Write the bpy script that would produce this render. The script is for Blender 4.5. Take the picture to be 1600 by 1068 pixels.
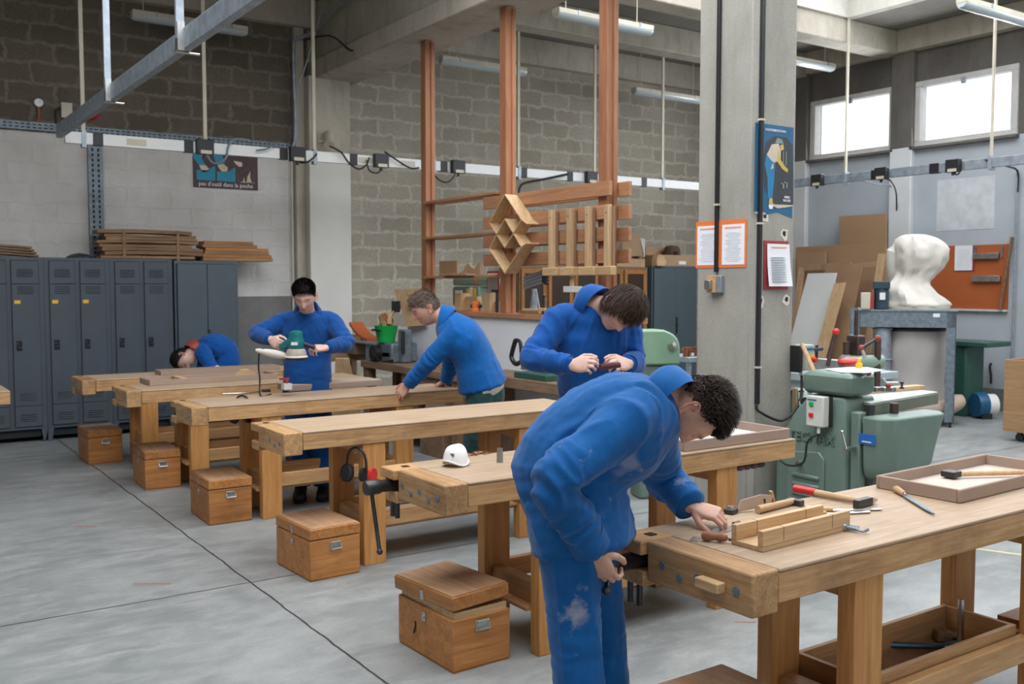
import bpy, bmesh, math, random
import numpy as np
from mathutils import Vector, Matrix, Euler, noise
for o in list(bpy.data.objects): bpy.data.objects.remove(o, do_unlink=True)
S = bpy.context.scene
V = Vector; PI = math.pi; R = math.radians
C = S.collection
# ---------------------------------------------------------------- camera
YAW = 55.7; PITCH = 3.426; FPX = 1520.0; CH = 1.6
cam_data = bpy.data.cameras.new('camera'); cam = bpy.data.objects.new('camera', cam_data); C.objects.link(cam)
cam.location = (0, 0, CH); cam.rotation_euler = (R(90 - PITCH), 0, R(YAW - 90))
cam_data.sensor_width = 36; cam_data.lens = FPX / 1600 * 36; cam_data.clip_start = .05; cam_data.clip_end = 200
cam_data.dof.use_dof = True; cam_data.dof.focus_distance = 3.3; cam_data.dof.aperture_fstop = 6.3
S.camera = cam
# measured places: a picture point at a known depth / height -> world point (all numbers below were surveyed this way)
_f = V((math.cos(R(YAW)) * math.cos(R(PITCH)), math.sin(R(YAW)) * math.cos(R(PITCH)), -math.sin(R(PITCH))))
_r = V((math.sin(R(YAW)), -math.cos(R(YAW)), 0)); _u = _r.cross(_f)
def ray(px, py): return _f + _r * ((px - 800) / FPX) - _u * ((py - 534) / FPX)
def A(px, py, d): return V((0, 0, CH)) + ray(px, py) * d
def onz(px, py, z=0): d = ray(px, py); return V((0, 0, CH)) + d * ((z - CH) / d.z)
def onx(px, py, x): d = ray(px, py); return V((0, 0, CH)) + d * (x / d.x)
def ony(px, py, y): d = ray(px, py); return V((0, 0, CH)) + d * (y / d.y)
# ---------------------------------------------------------------- world, lights, exposure
S.view_settings.view_transform = 'Standard'; S.view_settings.look = 'None'; S.view_settings.gamma = 1
S.view_settings.exposure = -0.12; S.view_settings.use_curve_mapping = False
W = bpy.data.worlds.new('sky'); S.world = W; W.use_nodes = True
bg = W.node_tree.nodes['Background']; bg.inputs[0].default_value = (.86, .92, 1, 1); bg.inputs[1].default_value = 2.6
def area(name, loc, rot, sx, sy, power, col):
    l = bpy.data.lights.new(name, 'AREA'); l.shape = 'RECTANGLE'; l.size = sx; l.size_y = sy; l.energy = power; l.color = col
    o = bpy.data.objects.new(name, l); C.objects.link(o); o.location = loc; o.rotation_euler = rot; return o
area('skylight_daylight', (8.1, 4.1, 5.62), (0, 0, 0), 4.9, 7.4, 300, (.95, .97, 1))
area('skylight_daylight_near', (1.7, 3.3, 5.62), (0, 0, 0), 5.2, 7.2, 360, (.97, .98, 1))
for wx, wp in ((-1.5, 140), (2.0, 140), (5.5, 130), (9.0, 60)):
    area('window_daylight', (wx, -3.93, 3.6), (R(-66), 0, 0), 2.2, 1.3, wp, (.95, .97, 1))
for wy in (8.88, 7.17, 4.0, 1.9):
    area('window_daylight_side', (11.82, wy, 3.86), (0, R(78), 0), .7, 1.2, 40, (.9, .95, 1))
# ---------------------------------------------------------------- tagging
def tag(o, label=None, cat=None, group=None, kind=None):
    if label: o['label'] = label
    if cat: o['category'] = cat
    if group: o['group'] = group
    if kind: o['kind'] = kind
    return o
def T(name, label, cat, loc=(0, 0, 0), rz=0, group=None):
    o = bpy.data.objects.new(name, None); C.objects.link(o); o.empty_display_size = .1
    o.location = loc; o.rotation_euler = (0, 0, rz); return tag(o, label, cat, group)
def dup(root, loc=None, rz=None, label=None, group=None):
    def cp(o, par):
        c = o.copy(); C.objects.link(c)
        if par: c.parent = par
        for ch in kids.get(o.name, []): cp(ch, c)
        return c
    kids = {}
    for o in bpy.data.objects:
        if o.parent: kids.setdefault(o.parent.name, []).append(o)
    r = cp(root, None)
    if loc is not None: r.location = loc
    if rz is not None: r.rotation_euler = (0, 0, rz)
    if label: r['label'] = label
    if group: r['group'] = group
    return r
# ---------------------------------------------------------------- mesh builder
class MB:
    def __init__(s): s.v = []; s.f = []; s.sm = []
    def add(s, vs, fs, smooth=False):
        b = len(s.v); s.v += [tuple(v) for v in vs]; s.f += [tuple(b + i for i in f) for f in fs]; s.sm += [smooth] * len(fs); return s
    def box(s, c, d, rot=None, taper=1):
        x, y, z = d[0] / 2, d[1] / 2, d[2] / 2; m = rot.to_matrix() if isinstance(rot, Euler) else (rot or Matrix.Identity(3))
        vs = []
        for sz in (-1, 1):
            k = taper if sz > 0 else 1
            for sx, sy in ((-1, -1), (1, -1), (1, 1), (-1, 1)): vs.append(V(c) + m @ V((sx * x * k, sy * y * k, sz * z)))
        return s.add(vs, [(3, 2, 1, 0), (4, 5, 6, 7), (0, 1, 5, 4), (1, 2, 6, 5), (2, 3, 7, 6), (3, 0, 4, 7)])
    def bx(s, x0, x1, y0, y1, z0, z1): return s.box(((x0 + x1) / 2, (y0 + y1) / 2, (z0 + z1) / 2), (x1 - x0, y1 - y0, z1 - z0))
    def bar(s, p, q, w, h, up=(0, 0, 1)):
        p = V(p); q = V(q); t = (q - p).normalized(); a = t.cross(V(up))
        if a.length < 1e-4: a = t.cross(V((1, 0, 0)))
        a.normalize(); b = a.cross(t); m = Matrix((t, a, b)).transposed()
        return s.box((p + q) / 2, ((q - p).length, w, h), m)
    def loft(s, rings, cap=True, smooth=True, closed=True):
        n = len(rings[0]); vs = [p for r in rings for p in r]; fs = []
        for i in range(len(rings) - 1):
            for j in range(n if closed else n - 1):
                k = (j + 1) % n; fs.append((i * n + j, i * n + k, (i + 1) * n + k, (i + 1) * n + j))
        if cap: fs.append(tuple(range(n))[::-1]); fs.append(tuple((len(rings) - 1) * n + j for j in range(n)))
        return s.add(vs, fs, smooth)
    def cone(s, p, q, r0, r1=None, n=16, smooth=True):
        r1 = r0 if r1 is None else r1; p = V(p); q = V(q); t = (q - p).normalized(); a = t.orthogonal().normalized(); b = t.cross(a)
        R_ = lambda c, r: [c + (a * math.cos(2 * PI * i / n) + b * math.sin(2 * PI * i / n)) * r for i in range(n)]
        return s.loft([R_(p, r0), R_(q, r1)], True, smooth)
    def tube(s, pts, r, n=8, sub=0):
        pts = [V(p) for p in pts]
        if sub: pts = spline(pts, sub)
        rs = []; a = None
        for i, p in enumerate(pts):
            t = (pts[min(i + 1, len(pts) - 1)] - pts[max(i - 1, 0)]).normalized()
            a = t.orthogonal().normalized() if a is None else (a - t * a.dot(t)).normalized(); b = t.cross(a)
            rr = r[i * (len(r) - 1) // max(1, len(pts) - 1)] if isinstance(r, (list, tuple)) else r
            rs.append([p + (a * math.cos(2 * PI * k / n) + b * math.sin(2 * PI * k / n)) * rr for k in range(n)])
        return s.loft(rs)
    def lathe(s, prof, c=(0, 0, 0), n=24, rot=None):
        m = rot.to_matrix() if rot else Matrix.Identity(3)
        return s.loft([[V(c) + m @ V((r * math.cos(2 * PI * i / n), r * math.sin(2 * PI * i / n), z)) for i in range(n)] for r, z in prof])
    def ball(s, c, r, n=12, rot=None):
        r = (r, r, r) if not isinstance(r, (tuple, list)) else r; m = rot.to_matrix() if rot else Matrix.Identity(3)
        rs = []
        for i in range(1, n):
            ph = PI * i / n; rs.append([V(c) + m @ V((r[0] * math.sin(ph) * math.cos(2 * PI * j / (2 * n)), r[1] * math.sin(ph) * math.sin(2 * PI * j / (2 * n)), -r[2] * math.cos(ph))) for j in range(2 * n)])
        return s.loft(rs)
    def prism(s, poly, d, o=(0, 0, 0), u=(1, 0, 0), v=(0, 0, 1)):
        u = V(u); v = V(v); o = V(o); w = u.cross(v).normalized() * d; n = len(poly)
        a = [o + u * x + v * y for x, y in poly]; b = [p + w for p in a]
        return s.add(a + b, [tuple(range(n))[::-1], tuple(range(n, 2 * n))] + [(i, (i + 1) % n, n + (i + 1) % n, n + i) for i in range(n)])
    def mesh(s, name):
        m = bpy.data.meshes.new(name); m.from_pydata(s.v, [], s.f)
        m.polygons.foreach_set('use_smooth', s.sm); m.update()
        bm = bmesh.new(); bm.from_mesh(m); bmesh.ops.recalc_face_normals(bm, faces=bm.faces); bm.to_mesh(m); bm.free()
        m.set_sharp_from_angle(angle=R(38))
        return m
    def build(s, name, mt, parent=None, bev=0, loc=None, rz=0, rot=None, sub=0, seg=2):
        m = s.mesh(name); m.materials.append(mt); o = bpy.data.objects.new(name, m); C.objects.link(o)
        if parent: o.parent = parent
        if loc is not None: o.location = loc
        if rz: o.rotation_euler = (0, 0, rz)
        if rot is not None: o.rotation_euler = rot
        if bev:
            b = o.modifiers.new('b', 'BEVEL'); b.width = bev; b.segments = seg; b.limit_method = 'ANGLE'; b.angle_limit = R(40); b.harden_normals = False
        if sub: o.modifiers.new('s', 'SUBSURF').levels = sub; o.modifiers['s'].render_levels = sub
        return o
def spline(pts, k):
    out = []; n = len(pts)
    for i in range(n - 1):
        p0, p1, p2, p3 = pts[max(i - 1, 0)], pts[i], pts[i + 1], pts[min(i + 2, n - 1)]
        for j in range(k):
            t = j / k; out.append(.5 * ((2 * p1) + (p2 - p0) * t + (2 * p0 - 5 * p1 + 4 * p2 - p3) * t * t + (3 * p1 - p0 - 3 * p2 + p3) * t ** 3))
    out.append(pts[-1]); return out
# ---------------------------------------------------------------- materials
def new_mat(name):
    m = bpy.data.materials.new(name); m.use_nodes = True; nt = m.node_tree; return m, nt, nt.nodes['Principled BSDF']
def N(nt, t, **k):
    n = nt.nodes.new(t)
    for a, b in k.items():
        if a in ('ins',):
            for i, v in b.items(): n.inputs[i].default_value = v
        else: setattr(n, a, b)
    return n
def c4(c): return (c[0], c[1], c[2], 1)
def sc(c, k): return tuple(min(1, x * k) for x in c)
def mixc(nt, fac, a, b, mode='MIX'):
    m = nt.nodes.new('ShaderNodeMix'); m.data_type = 'RGBA'; m.blend_type = mode
    for i, s in ((0, fac), (6, a), (7, b)):
        if isinstance(s, (float, int, tuple)): m.inputs[i].default_value = c4(s) if isinstance(s, tuple) else s
        else: nt.links.new(s, m.inputs[i])
    return m.outputs[2]
def noise_n(nt, vec, scale, detail=4, rough=.55, dist=0):
    n = N(nt, 'ShaderNodeTexNoise'); n.inputs['Scale'].default_value = scale; n.inputs['Detail'].default_value = detail
    n.inputs['Roughness'].default_value = rough; n.inputs['Distortion'].default_value = dist; nt.links.new(vec, n.inputs['Vector']); return n.outputs[0]
def ramp(nt, fac, stops):
    r = N(nt, 'ShaderNodeValToRGB'); nt.links.new(fac, r.inputs[0]); e = r.color_ramp.elements
    while len(e) < len(stops): e.new(.5)
    for i, (p, c) in enumerate(stops): e[i].position = p; e[i].color = c4(c if isinstance(c, tuple) else (c, c, c))
    return r.outputs[0]
def maps(nt, scale=(1, 1, 1), rot=(0, 0, 0), coord='Object'):
    tc = N(nt, 'ShaderNodeTexCoord'); mp = N(nt, 'ShaderNodeMapping'); mp.inputs['Scale'].default_value = scale; mp.inputs['Rotation'].default_value = rot
    nt.links.new(tc.outputs[coord], mp.inputs[0]); return mp.outputs[0]
def math_n(nt, op, a, b=0.0):
    m = N(nt, 'ShaderNodeMath', operation=op)
    for i, s in ((0, a), (1, b)):
        if isinstance(s, (float, int)): m.inputs[i].default_value = s
        else: nt.links.new(s, m.inputs[i])
    return m.outputs[0]
def bump(nt, bs, h, st=.3, dist=.01):
    b = N(nt, 'ShaderNodeBump'); b.inputs['Strength'].default_value = st; b.inputs['Distance'].default_value = dist
    nt.links.new(h, b.inputs['Height']); nt.links.new(b.outputs[0], bs.inputs['Normal'])
def mat(name, col, rough=.6, metal=0, var=.15, vs=6, bmp=0, bs_=120, spec=.5, coat=0):
    m, nt, bs = new_mat(name); o = maps(nt); n = noise_n(nt, o, vs)
    c = mixc(nt, ramp(nt, n, [(.3, 0.), (.7, 1.)]), sc(col, 1 - var), sc(col, 1 + var * .6)); nt.links.new(c, bs.inputs['Base Color'])
    bs.inputs['Roughness'].default_value = rough; bs.inputs['Metallic'].default_value = metal; bs.inputs['Specular IOR Level'].default_value = spec
    bs.inputs['Coat Weight'].default_value = coat
    if bmp: bump(nt, bs, noise_n(nt, o, bs_, 3), bmp, .004)
    return m
def wood(name, light, dark, ax='X', s=1., rough=.6, stain=.35, stc=None, knots=True, bmp=.15):
    m, nt, bs = new_mat(name); k = {'X': (.9, 14, 14), 'Y': (14, .9, 14), 'Z': (14, 14, .9)}[ax]
    oi = N(nt, 'ShaderNodeObjectInfo'); tc = N(nt, 'ShaderNodeTexCoord'); ad = N(nt, 'ShaderNodeVectorMath', operation='ADD'); sc_ = N(nt, 'ShaderNodeVectorMath', operation='SCALE'); sc_.inputs['Scale'].default_value = .37
    nt.links.new(oi.outputs['Location'], sc_.inputs[0]); nt.links.new(tc.outputs['Object'], ad.inputs[0]); nt.links.new(sc_.outputs[0], ad.inputs[1])
    mp = N(nt, 'ShaderNodeMapping'); mp.inputs['Scale'].default_value = [x * s for x in k]; nt.links.new(ad.outputs[0], mp.inputs[0])
    g = noise_n(nt, mp.outputs[0], 2.2, 6, .62, .9); fine = noise_n(nt, mp.outputs[0], 9, 3, .6, .3)
    c = mixc(nt, ramp(nt, g, [(.32, 0.), (.68, 1.)]), dark, light)
    c = mixc(nt, ramp(nt, fine, [(.35, .35), (.6, 0.)]), c, sc(dark, .75))
    big = noise_n(nt, ad.outputs[0], 3.1, 5, .65); st = ramp(nt, big, [(.5, 0.), (.75, stain)])
    c = mixc(nt, st, c, stc or sc(dark, .5))
    hs = N(nt, 'ShaderNodeHueSaturation'); nt.links.new(c, hs.inputs['Color']); mr = N(nt, 'ShaderNodeMapRange'); nt.links.new(oi.outputs['Random'], mr.inputs[0]); mr.inputs[3].default_value = .86; mr.inputs[4].default_value = 1.12
    nt.links.new(mr.outputs[0], hs.inputs['Value']); nt.links.new(hs.outputs[0], bs.inputs['Base Color'])
    bs.inputs['Roughness'].default_value = rough; bs.inputs['Specular IOR Level'].default_value = .35
    bump(nt, bs, fine, bmp, .003); return m
def metalm(name, col, rough=.35, var=.2, metal=1): return mat(name, col, rough, metal, var, 14)
# palette
M = {}
M['bench'] = wood('bench_beech', (.58, .36, .18), (.42, .22, .09), 'X', 1, .5, .3, (.13, .07, .03))
M['bench_top'] = wood('bench_top_worn', (.53, .40, .285), (.42, .285, .175), 'X', 1, .55, .45, (.36, .215, .11))
M['bench_edge'] = wood('bench_edge_worn', (.66, .40, .19), (.42, .22, .09), 'X', 1.3, .55, .5, (.09, .045, .025))
M['bench_edge_y'] = wood('bench_endcap_worn', (.62, .38, .18), (.36, .19, .08), 'Y', 1.3, .55, .6, (.06, .04, .022))
M['leg'] = wood('bench_leg', (.64, .33, .11), (.45, .195, .055), 'Z', .8, .5, .15)
M['rail'] = wood('bench_rail', (.6, .36, .17), (.42, .22, .09), 'X', 1, .5, .2)
M['rail_y'] = wood('bench_rail_y', (.6, .36, .17), (.42, .22, .09), 'Y', 1, .5, .2)
M['oldwood'] = wood('old_bench_wood', (.34, .23, .14), (.2, .12, .07), 'X', 1, .65, .5, (.05, .035, .025))
M['oldwood_y'] = wood('old_bench_wood_y', (.34, .23, .14), (.2, .12, .07), 'Y', 1, .65, .5, (.05, .035, .025))
M['oldwood_z'] = wood('old_bench_wood_z', (.3, .19, .11), (.18, .1, .055), 'Z', 1, .65, .4)
M['crate'] = wood('toolbox_pine', (.58, .26, .082), (.36, .14, .038), 'X', .8, .5, .42, (.07, .032, .015))
M['crate_y'] = wood('toolbox_pine_y', (.58, .26, .082), (.36, .14, .038), 'Y', .8, .5, .42, (.07, .032, .015))
M['crate_top'] = wood('toolbox_lid_worn', (.60, .38, .23), (.44, .24, .12), 'Y', .7, .5, .5, (.14, .075, .04))
M['redwood'] = wood('red_cedar', (.43, .20, .10), (.31, .125, .06), 'Z', .7, .55, .15)
M['redwood_y'] = wood('red_cedar_y', (.48, .25, .13), (.35, .16, .08), 'Y', .7, .55, .15)
M['pine'] = wood('pine_new', (.68, .47, .27), (.5, .31, .15), 'X', .9, .6, .1)
M['pine_y'] = wood('pine_new_y', (.68, .47, .27), (.5, .31, .15), 'Y', .9, .6, .1)
M['pine_z'] = wood('pine_new_z', (.62, .43, .25), (.46, .29, .15), 'Z', .9, .6, .1)
M['rough'] = wood('rough_boards', (.36, .22, .12), (.2, .115, .06), 'X', .8, .8, .3)
M['mdf'] = mat('mdf_brown', (.37, .255, .185), .75, 0, .07, 3)
M['mdf_edge'] = mat('mdf_grey_brown', (.36, .26, .2), .7, 0, .06, 4)
M['mdf_wall'] = mat('fibreboard_sheet', (.36, .22, .12), .7, 0, .06, 2)
M['ply'] = wood('plywood', (.47, .31, .19), (.36, .22, .12), 'Z', .6, .6, .1)
M['white_board'] = mat('melamine_white', (.62, .62, .60), .5, 0, .05, 2)
M['steel'] = metalm('steel_bright', (.62, .62, .62), .28)
M['iron'] = metalm('iron_dark', (.085, .08, .08), .42, .35, .8)
M['galv'] = metalm('galvanised', (.36, .41, .46), .5, .25, .55)
M['galv_frame'] = mat('galvanised_frame', (.2, .245, .28), .5, .45, .3, 20)
M['brown_iron'] = metalm('bronzed_iron', (.1, .065, .055), .45, .3, .6)
M['zinc'] = metalm('zinc_plate', (.5, .5, .48), .4)
M['locker'] = mat('locker_paint', (.085, .10, .122), .45, .1, .1, 3, spec=.4)
M['locker_blue'] = mat('cabinet_blue_grey', (.085, .115, .132), .45, .1, .08, 3)
M['locker_dark'] = mat('locker_shadow_gap', (.015, .018, .022), .8)
M['black'] = mat('black_plastic', (.018, .018, .02), .42)
M['black_rubber'] = mat('black_rubber', (.012, .012, .013), .7)
M['white'] = mat('white_plastic', (.78, .78, .76), .4, 0, .04)
M['paper'] = mat('paper_white', (.82, .82, .84), .8, 0, .03)
M['cream'] = mat('cream_paint', (.55, .50, .39), .5, 0, .12)
M['red'] = mat('red_plastic', (.62, .025, .02), .35, 0, .1)
M['redpaint'] = mat('red_dull', (.35, .05, .04), .5, 0, .15)
M['orange'] = mat('orange_card', (.8, .2, .05), .6, 0, .06)
M['orangeboard'] = mat('orange_pegboard', (.42, .1, .025), .65, 0, .08, 3)
M['yellow'] = mat('yellow_label', (.8, .5, .03), .5)
M['greenm'] = mat('machine_green', (.16, .23, .19), .38, .1, .12, 5, .05, 300)
M['greenm_l'] = mat('machine_green_light', (.22, .32, .25), .4, .1, .12, 6)
M['olive'] = mat('machine_olive', (.16, .175, .125), .4, .1, .12, 5, .05, 300)
M['greend'] = mat('machine_green_dark', (.03, .1, .075), .4, 0, .15)
M['greenb'] = mat('green_bright', (.01, .42, .08), .4)
M['teal'] = mat('teal_plastic', (.005, .16, .17), .35, 0, .1)
M['tan_plastic'] = mat('dusty_beige', (.45, .38, .3), .6, 0, .15, 30)
M['blue'] = mat('blue_sticker', (.02, .13, .4), .4)
M['bluesteel'] = mat('blue_steel', (.04, .09, .13), .35, .5, .3, 20)
M['canvas'] = mat('canvas_white', (.62, .58, .52), .85, 0, .06, 4, .15, 60)
M['bag'] = mat('dust_bag_grey', (.42, .39, .37), .85, 0, .1, 3, .2, 30)
M['bagp'] = mat('dust_bag_pink', (.5, .39, .32), .85, 0, .12, 3, .2, 30)
M['window_white'] = mat('window_frame_paint', (.55, .53, .5), .6, 0, .12, 5)
M['tube'] = mat('tube_diffuser', (.42, .47, .48), .25, 0, .05)
M['skin'] = None
# ---------------------------------------------------------------- shell materials
def floor_mat():
    m, nt, bs = new_mat('polished_concrete_floor'); o = maps(nt)
    n1 = noise_n(nt, o, .8, 7, .66, .7); n2 = noise_n(nt, maps(nt, (1, 2.2, 1)), 3.2, 8, .74, .4); n3 = noise_n(nt, o, 60, 2)
    c = mixc(nt, ramp(nt, n1, [(.35, 0.), (.65, 1.)]), (.20, .212, .208), (.29, .30, .292))
    c = mixc(nt, ramp(nt, n2, [(.46, 0.), (.66, .7)]), c, (.37, .37, .355))
    c = mixc(nt, ramp(nt, n2, [(.3, .65), (.46, 0.)]), c, (.17, .18, .18))
    c = mixc(nt, ramp(nt, n3, [(.45, 0.), (.75, .25)]), c, (.2, .2, .2))
    # saw-cut joints
    sp = N(nt, 'ShaderNodeSeparateXYZ'); tc = N(nt, 'ShaderNodeTexCoord'); nt.links.new(tc.outputs['Object'], sp.inputs[0])
    wob = math_n(nt, 'MULTIPLY', math_n(nt, 'SUBTRACT', noise_n(nt, o, 3.5, 3), .5), .03)
    ds = None
    for ax, val in ((0, 1.735), (1, 5.035), (0, 7.9), (1, -.2), (1, 9.9)):
        d = math_n(nt, 'ABSOLUTE', math_n(nt, 'SUBTRACT', math_n(nt, 'ADD', sp.outputs[ax], wob), val)); ds = d if ds is None else math_n(nt, 'MINIMUM', ds, d)
    k = ramp(nt, ds, [(.0035, 1.), (.0075, 0.)])
    c = mixc(nt, k, c, (.03, .03, .03)); nt.links.new(c, bs.inputs['Base Color'])
    nt.links.new(ramp(nt, n2, [(.3, .38), (.7, .55)]), bs.inputs['Roughness']); bs.inputs['Specular IOR Level'].default_value = .4
    bump(nt, bs, n3, .06, .002); return m
def conc(name, a, b, st=(.12, .11, .09), board=0):
    m, nt, bs = new_mat(name); o = maps(nt); n = noise_n(nt, o, 1.1, 6, .62, .3); n2 = noise_n(nt, maps(nt, (1, 1, .25)), 6, 5, .7); n3 = noise_n(nt, o, 90, 2)
    c = mixc(nt, ramp(nt, n, [(.35, 0.), (.66, 1.)]), b, a); c = mixc(nt, ramp(nt, n2, [(.5, 0.), (.8, .5)]), c, st)
    c = mixc(nt, ramp(nt, n3, [(.4, .22), (.5, 0.)]), c, sc(b, .7))
    if board:
        w = N(nt, 'ShaderNodeTexWave'); w.bands_direction = 'X' if board == 1 else 'Z'; w.inputs['Scale'].default_value = 2.2; w.inputs['Distortion'].default_value = .6; nt.links.new(o, w.inputs[0])
        c = mixc(nt, ramp(nt, w.outputs[0], [(.0, .25), (.12, 0.)]), c, sc(b, .6))
    nt.links.new(c, bs.inputs['Base Color']); bs.inputs['Roughness'].default_value = .8; bs.inputs['Specular IOR Level'].default_value = .25
    bump(nt, bs, n2, .25, .006); return m
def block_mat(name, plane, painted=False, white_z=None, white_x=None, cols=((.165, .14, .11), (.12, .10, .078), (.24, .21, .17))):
    m, nt, bs = new_mat(name); tc = N(nt, 'ShaderNodeTexCoord'); sp = N(nt, 'ShaderNodeSeparateXYZ'); nt.links.new(tc.outputs['Object'], sp.inputs[0])
    cb = N(nt, 'ShaderNodeCombineXYZ'); nt.links.new(sp.outputs[0 if plane == 'XZ' else 1], cb.inputs[0]); nt.links.new(sp.outputs[2], cb.inputs[1])
    o = tc.outputs['Object']
    wv = N(nt, 'ShaderNodeTexNoise'); wv.inputs['Scale'].default_value = 9; wv.inputs['Detail'].default_value = 5; nt.links.new(o, wv.inputs['Vector'])
    sb = N(nt, 'ShaderNodeVectorMath', operation='SUBTRACT'); nt.links.new(wv.outputs[1], sb.inputs[0]); sb.inputs[1].default_value = (.5, .5, .5)
    ss = N(nt, 'ShaderNodeVectorMath', operation='SCALE'); nt.links.new(sb.outputs[0], ss.inputs[0]); ss.inputs['Scale'].default_value = .11
    ad = N(nt, 'ShaderNodeVectorMath', operation='ADD'); nt.links.new(cb.outputs[0], ad.inputs[0]); nt.links.new(ss.outputs[0], ad.inputs[1])
    br = N(nt, 'ShaderNodeTexBrick'); nt.links.new(ad.outputs[0], br.inputs['Vector']); br.inputs['Scale'].default_value = 1
    br.inputs['Brick Width'].default_value = .47; br.inputs['Row Height'].default_value = .205; br.inputs['Mortar Size'].default_value = .03; br.inputs['Mortar Smooth'].default_value = .9
    for i, c in enumerate(cols): br.inputs[i + 1].default_value = c4(c)
    n = noise_n(nt, o, 30, 4, .7); n2 = noise_n(nt, o, 1.6, 5)
    c = mixc(nt, ramp(nt, n, [(.3, .65), (.7, 0.)]), br.outputs[0], sc(cols[1], .72)); c = mixc(nt, ramp(nt, n2, [(.45, 0.), (.75, .45)]), c, sc(cols[2], .85))
    if painted:
        pn = noise_n(nt, o, 2.5, 5); pc = mixc(nt, ramp(nt, pn, [(.35, 0.), (.7, 1.)]), (.56, .54, .51), (.66, .645, .615))
        pc = mixc(nt, ramp(nt, br.outputs[1], [(.2, 0.), (1., .05)]), pc, (.45, .42, .38))
        zz = math_n(nt, 'ADD', sp.outputs[2], math_n(nt, 'MULTIPLY', n, .03)); f = math_n(nt, 'LESS_THAN', zz, white_z)
        if white_x is not None: f = math_n(nt, 'MULTIPLY', f, math_n(nt, 'LESS_THAN', sp.outputs[0], white_x))
        c = mixc(nt, f, c, pc)
    nt.links.new(c, bs.inputs['Base Color']); bs.inputs['Roughness'].default_value = .9; bs.inputs['Specular IOR Level'].default_value = .15
    h = math_n(nt, 'ADD', math_n(nt, 'MULTIPLY', br.outputs[1], .6), math_n(nt, 'MULTIPLY', n, -.6)); bump(nt, bs, h, .5, .012); return m
M['floor'] = floor_mat()
M['conc'] = conc('concrete_beam', (.52, .475, .39), (.38, .345, .28), board=0)
M['conc_pale'] = conc('concrete_pale', (.62, .6, .53), (.5, .48, .42), (.32, .3, .26))
M['conc_col'] = conc('concrete_column', (.42, .40, .345), (.30, .29, .255), (.2, .19, .165))
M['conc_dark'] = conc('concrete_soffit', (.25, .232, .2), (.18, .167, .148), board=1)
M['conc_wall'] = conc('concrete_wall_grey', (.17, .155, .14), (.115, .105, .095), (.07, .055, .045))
M['blocks'] = block_mat('cinder_blocks_painted_below', 'XZ', True, 3.2, 4.65)  # browner blocks, with the dimness of the left bay also put into their colour
M['plaster'] = mat('white_plaster', (.66, .67, .67), .8, 0, .07, 2.5, .1, 40)
M['plaster_warm'] = mat('white_plaster_warm', (.62, .60, .56), .8, 0, .06, 2.5, .1, 40)
def struct(name, mb, m, bev=0): return tag(mb.build(name, m, bev=bev), kind='structure')
XR, YB, XL, YF, ZC = 11.93, 11.3, -6.0, -4.0, 5.0
struct('floor', MB().bx(XL - .2, XR + .2, YF - .2, YB + .2, -.15, 0), M['floor'])
M['blocks_right'] = block_mat('cinder_blocks_grey', 'XZ', cols=((.44, .40, .325), (.32, .288, .228), (.55, .51, .43)))
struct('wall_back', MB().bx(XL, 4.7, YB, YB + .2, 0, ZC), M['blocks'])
struct('wall_back_right', MB().bx(4.7, XR + .2, YB, YB + .2, 0, ZC), M['blocks_right'])
# right wall with two visible high windows and two more toward the camera
wins = [(8.21, 9.55), (6.51, 7.84), (3.3, 4.7), (1.2, 2.6)]
ww = MB(); wd = MB(); z0, z1 = 3.47, 4.25
ww.bx(XR, XR + .2, YF, YB, 0, 3.43)
ed = sorted(wins); prev = YF
for a, b in ed:
    wd.bx(XR, XR + .2, prev, a, 3.43, ZC); wd.bx(XR, XR + .2, a, b, z1, ZC); wd.bx(XR, XR + .2, a, b, 3.43, z0); prev = b
wd.bx(XR, XR + .2, prev, YB, 3.43, ZC)
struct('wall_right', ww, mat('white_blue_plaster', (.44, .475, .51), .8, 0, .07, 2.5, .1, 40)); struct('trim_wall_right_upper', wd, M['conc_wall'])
gm, gnt, gbs = new_mat('window_glass'); gbs.inputs['Base Color'].default_value = (1, 1, 1, 1); gbs.inputs['Roughness'].default_value = 0; gbs.inputs['Transmission Weight'].default_value = 1; gbs.inputs['IOR'].default_value = 1.02
M['glass'] = gm
for i, (a, b) in enumerate(wins):
    w = tag(bpy.data.objects.new('window_%d' % (i + 1), None), kind='structure'); C.objects.link(w); w.location = (XR, (a + b) / 2, 3.86)
    h = (b - a) / 2; mb = MB()
    mb.bx(-.03, .12, -h - .04, h + .04, .36, .43); mb.bx(-.03, .12, -h - .04, h + .04, -.43, -.36)
    mb.bx(-.028, .118, -h - .039, -h + .05, -.3595, .3595); mb.bx(-.028, .118, h - .05, h + .039, -.3595, .3595)
    mb.build('window_frame', M['window_white'], w, .006)
    MB().bx(.05, .056, -h + .03, h - .03, -.37, .37).build('glass_pane', M['glass'], w)
    MB().bx(-.055, -.02, -.03, .03, .3, .38).build('latch', M['galv'], w, .004)
    MB().bx(-.09, -.001, -h - .06, h + .06, -.47, -.4305).build('window_sill', M['conc_wall'], w, .004)
# pilasters on the right wall
for i, (a, b) in enumerate(((7.86, 8.19), (9.6, 9.95), (4.75, 5.1))):
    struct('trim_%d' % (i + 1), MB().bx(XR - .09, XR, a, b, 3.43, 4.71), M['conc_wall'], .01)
    struct('trim_%d' % (i + 11), MB().bx(XR - .09, XR, a, b, 0, 3.43), M['plaster'], .01)
struct('baseboard_right', MB().bx(XR - .015, XR, YF, YB, 0, .28), mat('grey_dado', (.2, .2, .19), .6))
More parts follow.
